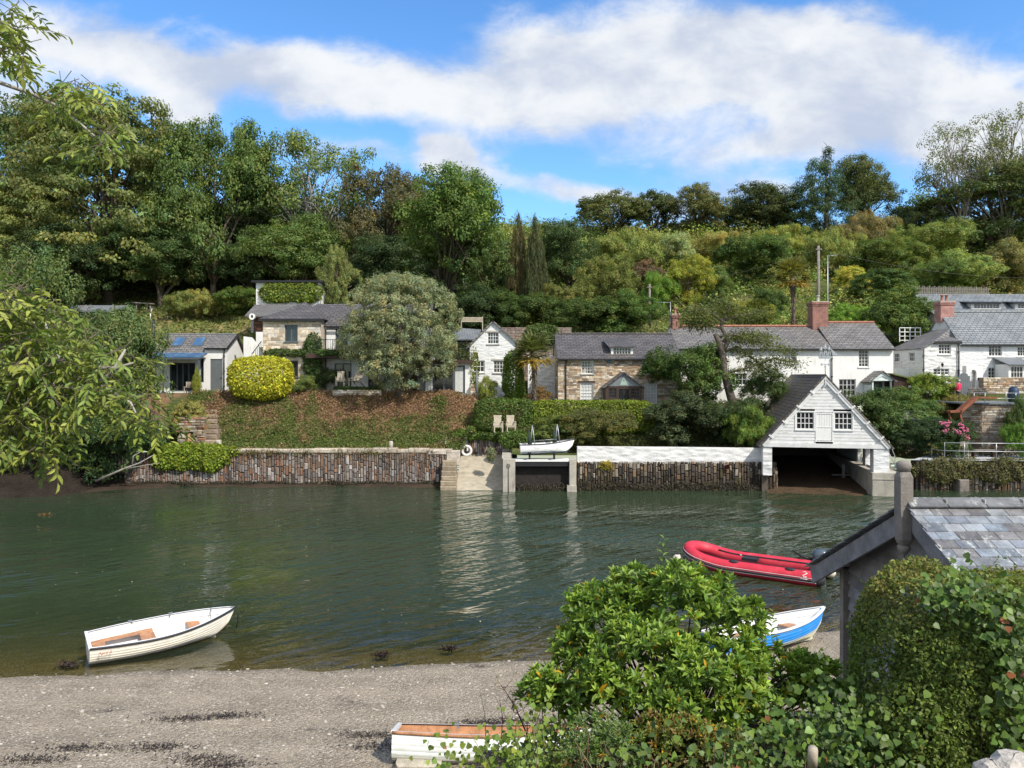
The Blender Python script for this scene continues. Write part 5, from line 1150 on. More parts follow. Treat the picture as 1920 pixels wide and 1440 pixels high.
# inflatable
def inflatable():
    y0 = 24.9; a, b = P(1541, 1078, 25.4), P(1287, 1040, 28.0); d = Vector((b.x - a.x, b.y - a.y, 0)); L = d.length; rz = math.atan2(d.y, d.x)
    t = thing('inflatable_boat', 'long red inflatable dinghy with black trim and an outboard engine, afloat', 'boat', (a.x, a.y, -.06), rz)
    B, rr = .74, .25
    def path(s):   # s 0..1 stern port to bow to stern starboard
        q = abs(s - .5) * 2; sg = 1 if s < .5 else -1
        if q > .28: u = (q - .28) / .72; x = L * .80 * (1 - u); y = B
        else: th = q / .28 * math.pi / 2; x = L * .80 + L * .17 * math.cos(th) ** .9; y = B * math.sin(th)
        return Vector((x, sg * y, .27 + .42 * max(0, (x / L - .62) / .38) ** 1.8))
    pts = [path(i / 60) for i in range(61)]; rs = [rr * (1 - .18 * max(0, (p.x / L - .7) / .3)) for p in pts]
    m = MB(); m.tube(pts, rs, 18); m.build('tube', M['redpvc'], t)
    for sg in (1, -1):
        m = MB(); x = 0; m.lathe([(rr * 1.01, 0), (rr * .98, .06), (rr * .6, .2), (.02, .26)], 16); k = m.build('end_cone', M['rubber'], t); k.location = (.0, sg * B, .27); k.rotation_euler = (0, R(-90), 0)
    # rubbing strake round the outside, black then pale line
    for dz, mt, nm, w, oo in ((-.02, 'rubber', 'rubbing_strake', .05, .0), (-.075, 'boatwhite', 'pale_line', .013, .004), (.055, 'boatwhite', 'pale_line', .010, .003)):
        m = MB(); q = []
        for i, p in enumerate(pts):
            tn = (pts[min(60, i + 1)] - pts[max(0, i - 1)]); nrm = Vector((tn.y, -tn.x, 0)).normalized() * -1
            cen = Vector((L * .4, 0, p.z)); nrm = nrm if nrm.dot(p - cen) > 0 else -nrm
            q.append(p + nrm * (rs[i] * math.sqrt(max(.1, 1 - (dz / rr) ** 2)) + oo - w * .25) + Vector((0, 0, dz)))
        m.tube(q, w * .8, 6); m.build(nm, M[mt], t)
    m = MB(); q = [p for p in pts if True]; m.face([(p.x, p.y * .95, .17 + .25 * max(0, (p.x / L - .62) / .38) ** 1.5) for p in pts[1:-1]]); m.build('floor', M['rubber'], t)
    for sg in (1, -1):
        m = MB(); m.tube([(x, sg * (B - rr * .72), .27 + rr * .70 + .42 * max(0, (x / L - .62) / .38) ** 1.8) for x in [L * (.06 + .72 * k / 20) for k in range(21)]], .028, 5); m.build('grab_strip', M['rubber'], t)
        m = MB(); m.tube([(x, sg * (B + .0), .27 + rr + .012 + .42 * max(0, (x / L - .62) / .38) ** 1.8) for x in [L * (.1 + .7 * k / 20) for k in range(21)]], .012, 5) if sg > 0 else None
        if sg > 0: m.build('lifeline', M['rubber'], t)
        for xx in (.85, 2.75):
            m = MB(); m.lathe([(.17, 0), (.17, .02), (.05, .035)], 14, sx=1.0, sy=.42); k = m.build('carry_handle', M['rubber'], t); k.location = (xx, sg * (B + .09), .27 + rr * .93); k.rotation_euler = (R(-sg * 22), 0, 0)
    for xx, sg in ((2.9, -1), (1.5, -1), (3.9, -1)):
        m = MB(); m.lathe([(.045, 0), (.04, .02), (.01, .025)], 10); k = m.build('valve', M['rubber' if xx != 2.9 else 'boatwhite'], t); k.location = (xx, sg * (B - rr * .8), .27 + rr * .62); k.rotation_euler = (R(-52 * sg), 0, 0)
    m = MB(); m.box(.18, .24, -B + .1, B - .1, .05, .62); m.build('transom', M['iron'], t)
    m = MB(); m.box(2.2, 2.75, -.42, -.1, .36, .46) ; m.build('black_bag', M['rubber'], t)
    # outboard
    m = MB(); m.lathe([(.05, .62), (.15, .64), (.19, .72), (.20, .88), (.17, 1.02), (.10, 1.09), (.01, 1.11)], 14, (.05, 0, .02), sx=1.35, sy=.9); ob = m.build('outboard_engine', M['engine'], t)
    m = MB(); m.box(-.1, .08, -.07, .07, -.1, .64); m.box(-.16, .06, -.16, .16, -.02, .02); m.build('leg', M['galv'], ob)
    m = MB(); m.tube([(.3, .02, .74), (.62, .03, .80), (.95, .05, .98)], [.05, .035, .03], 7); m.build('tiller', M['iron'], ob)
    m = MB(); m.box(.06, .30, -.12, .12, .42, .66); m.build('bracket', M['iron'], ob)
    # white mark: an angular hooked sign over a short bar
    m = MB(); s0 = .23; f = lambda u, v: (.42 - u * 0 + .28 - u, -1, v)
    stroke = [(0, .17), (.10, .20), (.16, .15), (.02, .05), (.06, .0), (.15, .02)]
    yb, zb = B + rr * .80, .27 + rr * .62
    def sp_(u, v): th = math.atan2(.62, .80) + (v - .09) / rr; return Vector((.30 + u, (B + (rr + .006) * math.cos(th)), .27 + (rr + .006) * math.sin(th)))
    m.tube([sp_(.15 - u, v) for u, v in stroke], .014, 4); m.build('white_mark', M['boatwhite'], t)
    m = MB(); m.tube([sp_(-.03, -.06), sp_(.2, -.06)], .011, 4); m.build('white_mark', M['boatwhite'], t)
M['redpvc'] = paint('red_fabric', (.56, .035, .06), .55, var=.14, stain=(.50, .14, .14), stain_amt=.5, stain_scale=(1.2, 1.2, 1.2)); M['engine'] = paint('blue_grey_cowling', (.07, .10, .13), .25, var=.05, spec=.6)
inflatable()
def bluef(j): return (.02, .22, .60) if j > 3 else ((.30, .36, .40) if j == 3 else (.52, .50, .36))
ba, bb = P(1425, 1172, 18.4), P(1545, 1175, 18.9); d = bb - ba
clinker('blue_dinghy', 'bright blue clinker dinghy with white inside, its bow out of the laurel', (ba.x - 1.1, ba.y - .05, .02), math.atan2(d.y, d.x) + .10, 3.35, 1.4, .52, 'boatattr', 'boatwhite', 'boatwhite', 8, bluef, (R(-7), R(-3)))
def wf(j): return (.66, .70, .69) if j > 2 else (.40, .41, .37)
pa = P(738, 1378, 12.75)
clinker('wooden_tender', 'white clinker tender with a varnished gunwale drawn up on the gravel', (pa.x, 12.75, nz_(pa.x, 12.9) - .05), R(1.0), 3.3, 1.25, .50, 'boatattr', 'wood', 'wood', 7, wf, (R(-18), R(1.5)), rail2='boatwhite', thw='wood')
pb = P(976, 850, 45.2)
hb = clinker('small_white_boat', 'small white boat with a navy stripe set on the black beam supports', (pb.x, 45.22, Z(853, 45.2) + .03), R(2), 3.15, 1.15, .58, 'boatattr', 'boatwhite', 'iron', 8, lambda j: (.78, .79, .78) if j > 0 else (.06, .09, .13), (0, R(-3)), wood=False)
for px, pt_ in ((999, 800), (1046, 800)):
    xx = X(px, 45.2) - pb.x; hh = Z(pt_, 45.2) - Z(853, 45.2)
    m = MB(); m.tube([(xx - .12, .1, .5), (xx + .06, 0, hh)], .028, 6); m.build('davit_pole', M['galv'], hb); m = MB(); m.tube([(xx + .16, -.1, .5), (xx + .06, 0, hh)], .028, 6); m.build('davit_pole', M['galv'], hb)
    m = MB(); m.lathe([(.02, 0), (.15, .06), (.11, .5), (.02, 1.0)], 8, (xx - .15, .05, .50), sx=1, sy=.5); m.build('furled_cover', M['darkgreen'] if 'darkgreen' in M else paint('dark_green_cloth', (.03, .045, .035), .9), hb)
m = MB(); m.tube([(X(1000, 45.2) - pb.x, 0, .78), (X(1046, 45.2) - pb.x, 0, .80)], .015, 5); m.build('crossbar', M['galv'], hb)
def buoy(p, label): 
    t = thing('mooring_buoy', label, 'buoy', p); m = MB(); m.ball((0, 0, .1), .2, 14); m.build('float', M['cream'], t); m = MB(); m.lathe([(.05, .28), (.06, .33), (.02, .36)], 10); m.build('eye', M['rubber'], t)
M['cream'] = paint('cream_plastic', (.66, .60, .50), .5)
buoy(P(1271, 1054, on_water(1058)), 'cream mooring buoy floating off the red inflatable\'s bow')
buoy(P(1556, 1078, on_water(1086)), 'cream mooring buoy by the outboard of the red inflatable')
# ------------------------------------------------------------------ chairs, bollards, steps, small garden things
def armchair(label, p, rz, group=None):
    t = thing('garden_chair', label, 'chair', p, rz, group)
    for x in (-.27, .27):
        m = MB(); m.box(x - .03, x + .03, -.3, -.24, 0, .66); m.build('leg', M['teak'], t); m = MB(); m.box(x - .03, x + .03, .22, .28, 0, .66); m.build('leg', M['teak'], t)
        m = MB(); m.box(x - .04, x + .04, -.33, .3, .66, .69); m.build('armrest', M['teak'], t)
    m = MB(); 
    for k in range(5): m.box(-.25, .25, -.28 + .1 * k, -.2 + .1 * k, .40, .43)
    m.box(-.25, .25, -.27, -.24, .33, .40); m.build('seat', M['teak'], t)
    m = MB(); q = Vector((0, .12, .62)).normalized()
    for k in range(6): m.obox((-.24 + .082 * k, .22, .44), (.07, 0, 0), (0, .02, 0), (0, .10, .60))
    m.obox((-.27, .215, .44), (.54, 0, 0), (0, .03, 0), (0, .012, .07)); m.obox((-.27, .31, 1.0), (.54, 0, 0), (0, .03, 0), (0, .012, .08)); m.build('backrest', M['teak'], t); return t
for px, lab in ((934, 'left one of two pale teak armchairs below the clipped hedge'), (958, 'right one of two pale teak armchairs below the clipped hedge')):
    y = 48.9; armchair(lab, (X(px, y), y, fz(X(px, y), y) + .01), R(8), 'teak armchairs on the ledge')
def adirondack(label, p, rz):
    t = thing('garden_chair', label, 'chair', p, rz, 'weathered chairs on the house terrace')
    m = MB(); 
    for k in range(7): a = (k - 3) / 3; m.obox((-.04 + a * .27, .12, .34), (.085, 0, 0), (0, .02, 0), (a * .10, .30, .78 - .16 * a * a))
    m.build('backrest', M['teak'], t); m = MB(); m.obox((-.28, -.36, .38), (.56, 0, 0), (0, .55, -.10), (0, .005, .03)); m.build('seat', M['teak'], t)
    for x in (-.34, .30):
        m = MB(); m.obox((x - .04, -.42, .56), (.13, 0, 0), (0, .8, 0), (0, 0, .03)); m.build('armrest', M['teak'], t)
        m = MB(); m.box(x, x + .04, -.40, -.30, 0, .56); m.build('leg', M['teak'], t); m = MB(); m.obox((x, .1, .25), (.04, 0, 0), (0, .32, -.25), (0, .05, .10)); m.build('leg', M['teak'], t)
armchair('square-backed pale wooden armchair on the house terrace, left of the fan-backed chair', (X(638, 53.9), 53.9, Z(724, 53.9)), R(5), 'weathered chairs on the house terrace')
adirondack('fan-backed weathered wooden chair on the house terrace, beside the square-backed one', (X(667, 53.9), 53.9, Z(724, 53.9)), R(-28))
single('terrace_edge', 'stoneattr', 'low pale stone terrace edge in front of the weathered chairs', 'wall', lambda m: (stone_wall(m, (0, 0, 0), (1, 0, 0), (0, 0, 1), (0, -1, 0), 3.5, .42, (.2, .5), (.12, .22), .3, PAL_T, (), False, .03)), (X(623, 53.2), 53.2, Z(742, 53.2)))
for px, pt_, pb_, lab in ((410, 818, 836, 'squat lichened granite bollard at the foot of the bank steps'), (733, 818, 835, 'round-topped granite bollard on the grass path above the long quay wall')):
    y = 48.2; s = (pb_ - pt_) / F * y
    single('granite_bollard', 'stoneattr', lab, 'bollard', lambda m: m.stone((-.13, -.13, -.1), (.26, 0, 0), (0, 0, s + .1), (0, .26, 0), .05, (.5, .47, .4)) if px == 410 else m.lathe([(.14, -.1), (.135, s - .08), (.11, s - .02), (.02, s)], 10, col=(.46, .42, .36)), (X(px, y), y, fz(X(px, y), y)))
t = thing('garden_steps', 'rough stone steps climbing the bank below the yellow bush', 'steps', (X(394, 49.0), 49.0, 2.2), R(0))
for i in range(11):
    m = MB(); k = rw.uniform(.7, 1.0); yy = .43 * i; m.stone((-.42 + rw.uniform(-.05, .05) - .178 * i, yy, .17 + .315 * i - .3), (.9, 0, 0), (0, 0, .3), (0, .75, 0), .05, (.30 * k, .24 * k, .18 * k)); m.build('step', M['stoneattr'], t)
t = thing('dry_stone_bank_wall', 'tumbled dry-stone wall with two boulders left of the bank steps', 'wall', (X(322, 49.2), 49.2, 2.1))
m = MB(); wd = X(382, 49.2) - X(322, 49.2); stone_wall(m, (0, 0, 0), (1, 0, .02), (0, .12, 1), (0, -1, 0), wd, 2.1, (.2, .6), (.07, .2), .4, [(.26, .2, .14), (.33, .27, .2), (.2, .15, .11), (.3, .16, .1), (.38, .34, .28)], [(0, 0.35, 1.3, 1.0)], False, .12, .02, rw, .03); m.build('stones', M['stoneattr'], t)
for k, (px, c) in enumerate(((337, (.36, .32, .27)), (352, (.42, .24, .14)))): m = MB(); m.rock((X(px, 49) - X(322, 49.2), .1, .68), .3 - .06 * k, .3, .36, 40 + k, c); m.build('boulder', M['stoneattr'], t)
# white tree guards, log arch, bench frame on the rough lawn
gp = [(243, 588), (283, 587), (323, 580), (336, 585), (346, 590), (315, 599), (282, 601), (359, 585)]
for i, (px, py) in enumerate(gp):
    y = groundY(px, py); lean = [(.0), (.25), (.3), (.1), (-.1), (-.05), (0), (.05)][i]
    o = single('tree_guard', 'whitewood', 'slim white sapling guard on the rough lawn above the studio', 'tree guard', lambda m: m.tube([(0, 0, -.1), (lean * .5, 0, .62)], .05, 6), (X(px, y), y, fz(X(px, y), y)), 0, 'white sapling guards on the lawn')
y = 72.; px = 268; gy_ = groundY(268, 588)
t = thing('log_arch', 'weathered open timber frame with a plank top on the rough lawn', 'timber frame', (X(268, gy_), gy_, fz(X(268, gy_), gy_)))
sc_ = gy_ / F
for xx in (-12, 4, 14): m = MB(); m.tube([(xx * sc_, 0, -.2), (xx * sc_ + (.3 if xx == 4 else 0), 0, 18 * sc_)], .07, 6); m.build('post', M['greywood'], t)
m = MB(); m.obox((-20 * sc_, -.2, 19 * sc_), (40 * sc_, 0, -.12), (0, .4, 0), (0, 0, .1)); m.build('top', M['greywood'], t)
t = thing('garden_bench', 'small pale slatted bench in front of the studio doors', 'bench', (X(358, 54.0), 54.0, Z(737, 54)), 0)
each(t, 'leg', 'teak', [(-.42, -.37, -.2, -.15, 0, .42), (.37, .42, -.2, -.15, 0, .42), (-.42, -.37, .15, .2, 0, .8), (.37, .42, .15, .2, 0, .8)])
m = MB(); m.box(-.45, .45, -.22, .2, .421, .46); m.build('seat', M['teak'], t); m = MB(); [m.box(-.45, .45, .2, .23, .55 + .1 * k, .61 + .1 * k) for k in range(3)]; m.build('backrest', M['teak'], t)
t = thing('terrace_bench', 'pale garden bench high on the terrace behind the white gable', 'bench', (X(885, 61.5), 61.5, Z(613, 61.5)), 0)
m = MB(); [m.box(-.9, .9, .2, .23, .45 + .1 * k, .52 + .1 * k) for k in range(4)]; m.build('backrest', M['teak'], t); m = MB(); m.box(-.9, .9, -.25, .2, .4, .44); m.build('seat', M['teak'], t); each(t, 'leg', 'teak', [(-.9, -.84, -.25, -.19, -.3, .399), (.84, .9, -.25, -.19, -.3, .399), (-.9, -.84, .24, .3, -.3, .88), (.84, .9, .24, .3, -.3, .88)])
single('furled_parasol', 'lead', 'slim grey furled parasol standing left of the ivy mound', 'parasol', lambda m: m.lathe([(.03, 0), (.03, .45), (.10, .5), (.11, 1.3), (.05, 2.0), (.01, 2.1)], 8), (X(894, 53.2), 53.2, Z(748, 53.2)))
# ------------------------------------------------------------------ utility poles and wires
def pole(label, px, pb_, pt_, y, r0):
    zb, zt = Z(pb_, y), Z(pt_, y); t = thing('utility_pole', label, 'pole', (X(px, y), y, zb)); m = MB(); m.tube([(0, 0, -.5), (0, 0, zt - zb)], [r0, r0 * .75], 9); m.build('pole', M['greywood'], t)
    m = MB(); m.box(-.25, .25, -.14, -.02, zt - zb - .35, zt - zb - .25); m.build('crossarm', M['greywood'], t); return (X(px, y), y, zt - .3)
a = pole('tall pale wooden utility pole rising behind the red brick chimney', 1534.5, 620, 461, 63.0, .15); b = pole('short wooden utility pole among the shrubs above the stone cottage', 1218, 600, 533, 72.0, .14)
def wire(label, p, q, sag):
    p, q = Vector(p), Vector(q); m = MB(); m.tube([p.lerp(q, k / 14) - Vector((0, 0, sag * 4 * (k / 14) * (1 - k / 14))) for k in range(15)], .007, 4); tag(m.build('overhead_wire', M['greywood']), label, 'wire')
wire('overhead wire running left from the tall pole to the short pole', a, b, .5); wire('overhead wire running right from the tall pole over the shrubs', a, P(1990, 520, 75), .8)
# picket fence on the hill, trellis
t = thing('picket_fence', 'weathered picket fence on the bank above the slate house', 'fence', (X(1706, 70), 70, Z(552, 70)))
n = 46; wd = X(1842, 72) - X(1706, 70)
m = MB(); [m.box(wd * i / n, wd * i / n + .09, .02 * i, .02 * i + .03, 0, .72 + .05 * (i % 3)) for i in range(n)]; m.build('pickets', M['greywood'], t)
m = MB(); [m.beam((0, .05, z), (wd, .02 * n + .05, z), .05, .08) for z in (.2, .55)]; m.build('rails', M['greywood'], t)
t = thing('trellis', 'white garden trellis panel between the two white houses', 'trellis', (X(1687, 61), 61, Z(641, 61))); wd = X(1726, 61) - X(1687, 61)
m = MB(); [m.box(wd * i / 4 - .03, wd * i / 4 + .03, 0, .05, 0, 1.15) for i in range(5)]; [m.box(-.03, wd + .03, -.03, -.002, .1 + .34 * k, .16 + .34 * k) for k in range(4)]; m.build('lattice', M['whitewood'], t)
# ------------------------------------------------------------------ right-hand terraces
def terraces():
    t = thing('stone_bastion', 'tall rounded rubble stone bastion with a dark slab top beside the hydrangea', 'wall', (X(1816, 49), 49.0, 1.6))
    f0 = [(0, .9), (.85, 0), (3.2, -.15), (4.2, .6)]; top = Z(758, 49) - 1.6; m = MB()
    for k, ((xa, ya), (xb, yb)) in enumerate(zip(f0, f0[1:])):
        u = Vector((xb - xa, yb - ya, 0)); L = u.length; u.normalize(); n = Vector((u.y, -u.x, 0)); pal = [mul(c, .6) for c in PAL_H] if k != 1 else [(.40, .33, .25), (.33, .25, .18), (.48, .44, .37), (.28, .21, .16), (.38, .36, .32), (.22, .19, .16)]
        m.face([(xa, ya, -1), (xb, yb, -1), (xb, yb, top), (xa, ya, top)], (.18, .15, .12)); stone_wall(m, Vector((xa, ya, -.2)) + n * .01, u, (0, 0, 1), n, L, top + .2, (.25, .8), (.08, .22), .06, pal, (), False, .03, .015, rw)
    m.build('stonework', M['stoneattr'], t)
    m = MB(); m.prism([(a, b) for a, b in [(-.1, .95), (.8, -.12), (3.25, -.28), (4.4, .5), (4.4, 4), (-.1, 4)]], (0, 0, top), (1, 0, 0), (0, 1, 0), (0, 0, .1)); m.build('slab', M['lead'], t)
    t2 = thing('upper_railing', 'galvanised railing along the slab top of the stone bastion', 'railing', (X(1829, 49), 49.15, 1.7 + top))
    wd = X(1925, 49) - X(1829, 49)
    for z in (.30, .66): m = MB(); m.tube([(0, 0, z), (wd, 0, z - .04)], .022, 6); m.build('rail', M['galv'], t2)
    for x in (0, .72, 2.1, 2.75): m = MB(); m.tube([(x, 0, 0), (x, 0, .66)], .022, 6); m.build('post', M['galv'], t2)
    t = thing('upper_terrace_wall', 'golden rubble wall in front of the right-hand white house', 'wall', (X(1844, 54.2), 54.2, 4.4)); wd = 5.5; hh = Z(708, 54.2) - 4.4
    m = MB(); m.box(0, wd, .06, .5, -.5, hh, (.25, .2, .15)); stone_wall(m, (0, 0, 0), (1, 0, 0), (0, 0, 1), (0, -1, 0), wd, hh + .02, (.2, .6), (.07, .18), .08, PAL_H, (), False, .03, .015, rw); m.build('stonework', M['stoneattr'], t)
    t = thing('dark_buttress', 'dark grey stone stub wall below the white archway', 'wall', (X(1815, 53.6), 53.6, 4.6)); m = MB(); m.col = (.16, .14, .13); m.box(0, 1.3, .06, .6, -1, Z(728, 53.6) - 4.6); stone_wall(m, (0, 0, -.6), (1, 0, 0), (0, 0, 1), (0, -1, 0), 1.3, Z(727, 53.6) - 4, (.2, .4), (.1, .2), .05, [(.16, .14, .13), (.22, .19, .17), (.12, .11, .1)], (), False, .03); m.build('stonework', M['stoneattr'], t)
    # rusty boat rail
    t = thing('rusty_boat_ramp', 'rusty steel channel ramp sloping up to the bastion top on a leaning prop', 'ramp', (X(1780, 48.6), 48.6, 0)); q = lambda px, py: Vector((X(px, 48.6) - X(1780, 48.6), 0, Z(py, 48.6)))
    m = MB(); m.beam(q(1778, 772), q(1799, 771), .5, .12); m.beam(q(1797, 772), q(1828, 746), .5, .2); m.beam(q(1828, 745), q(1866, 746), .45, .1); m.build('channel', M['rust'], t)
    m = MB(); m.beam(q(1799, 772), q(1812, 822), .1, .1); m.build('prop', M['rust'], t); m = MB(); m.beam(q(1778, 773), q(1788, 800), .07, .07); m.build('prop', M['rust'], t)
    # lower terrace
    m = MB(); m.poly([(X(1708, 45.6), 45.6), (X(1950, 45.0), 45.0), (X(1950, 49.5), 49.5), (X(1750, 49.8), 49.8)], [], (0, 0, 1.80), (1, 0, 0), (0, 1, 0)); tag(m.build('terrace_paving', paint('pale_paving', (.42, .44, .46), .85, var=.12, vs=1.5)), kind='structure')
    t = thing('terrace_sea_wall', 'dark slate sea wall under shaggy hanging plants, right of the boathouse', 'wall', (X(1712, 46.2), 45.4, 0)); wd = 8.2
    m = MB(); m.box(-.2, wd, .1, .7, -1, 1.74, (.04, .035, .03)); stone_wall(m, (0, 0, -.2), (1, -.02, 0), (0, 0, 1), (0, -1, 0), wd, 1.95, (.1, .24), (.25, .6), .1, [mul(c, .7) for c in PAL_D], (), True, .06, .02, rw); m.build('slate_facing', M['stoneattr'], t)
    m = MB(); m.stone((X(1797, 45) - X(1712, 46.2), -.5, -.3), (.62, 0, 0), (0, 0, 1.0), (0, .45, 0), .05, (.2, .18, .16)); m.build('corner_block', M['stoneattr'], t)
    t = thing('terrace_railing', 'galvanised two-bar railing round the lower terrace', 'railing', (X(1747, 46.4), 46.2, 1.8)); pr = []
    for px, y in ((1735, 47.6), (1747, 46.9), (1771, 46.2), (1808, 45.75), (1868, 45.6), (1935, 45.5)): pr.append(Vector((X(px, y) - X(1747, 46.4), y - 46.2, 0)))
    for z in (.52, 1.02): m = MB(); m.tube([p + Vector((0, 0, z)) for p in pr], .022, 6); m.build('rail', M['galv'], t)
    for p in pr[1:]: m = MB(); m.tube([p, p + Vector((0, 0, 1.02))], .022, 6); m.build('post', M['galv'], t)
    for lab, px, y in (('slatted wooden chair seen from behind by the terrace railing', 1803, 46.9),): armchair(lab, (X(px, y), y, 1.81), R(175))
    t = thing('picnic_bench', 'dark wooden bench against the foot of the stone bastion', 'bench', (X(1845, 47.3), 47.3, 1.81)); each(t, 'leg', 'darkwood', [(-.7, -.6, -.15, .15, 0, .4), (.5, .6, -.15, .15, 0, .4)]); m = MB(); m.box(-.95, .9, -.22, .22, .401, .47); m.build('seat', M['greywood'], t)
    # hut
    t = thing('stone_hut', 'tiny stone hut with a grey slate roof buried in the shrubs', 'hut', (X(1698, 48.9), 48.9, 2.0)); hz = Z(785, 48.9) - 2.0
    m = MB(); m.col = (.25, .2, .15); m.box(0.02, 1.2, .03, 1.5, -.5, hz); stone_wall(m, (0, 0, 0), (1, 0, 0), (0, 0, 1), (0, -1, 0), 1.2, hz, (.2, .5), (.06, .14), .05, PAL_H, (), False, .02, .012, rw); m.build('wall', M['stoneattr'], t)
    m = MB(); m.slab([(-.2, -.25, hz - .05), (1.35, -.25, hz - .05), (1.35, .9, hz + .62), (-.2, .9, hz + .62)], .07); m.slab([(1.35, 1.9, hz), (-.2, 1.9, hz), (-.2, .9, hz + .62), (1.35, .9, hz + .62)], .07); m.build('roof', M['slate3'], t)
    # boathouse side steps and rail
    t = thing('side_steps', 'narrow stone steps beside the boathouse plinth', 'steps', (X(1678, 44.4), 44.5, 0))
    for i in range(8): m = MB(); m.stone((0, .35 * i, .2 + .2 * i - .3), (.9, 0, 0), (0, 0, .3), (0, .6, 0), .04, (.2, .17, .14)); m.build('step', M['stoneattr'], t)
    t = thing('handrail', 'thin galvanised handrail sloping down beside the boathouse corner', 'handrail', (X(1668, 44.2), 44.2, 0)); q = lambda px, py: Vector((X(px, 44.2) - X(1668, 44.2), 0, Z(py, 44.2)))
    m = MB(); m.tube([q(1666, 826), q(1678, 856), q(1678, 884)], .02, 6); m.build('rail', M['galv'], t); m = MB(); m.tube([q(1667, 850), q(1678, 872)], .018, 6); m.build('rail', M['galv'], t)
terraces()
m = MB(); m.lathe([(.3, 0), (.34, .5), (.3, .9), (.2, 1.0)], 12); m.lathe([(.2, 1.0), (.1, 1.06)], 12); o = m.build('water_butt', paint('blue_plastic', (.02, .04, .08), .5)); o.location = (X(1908, 50), 50.4, Z(757, 50) + .1); tag(o, 'dark blue covered barrel on the bastion top', 'barrel')
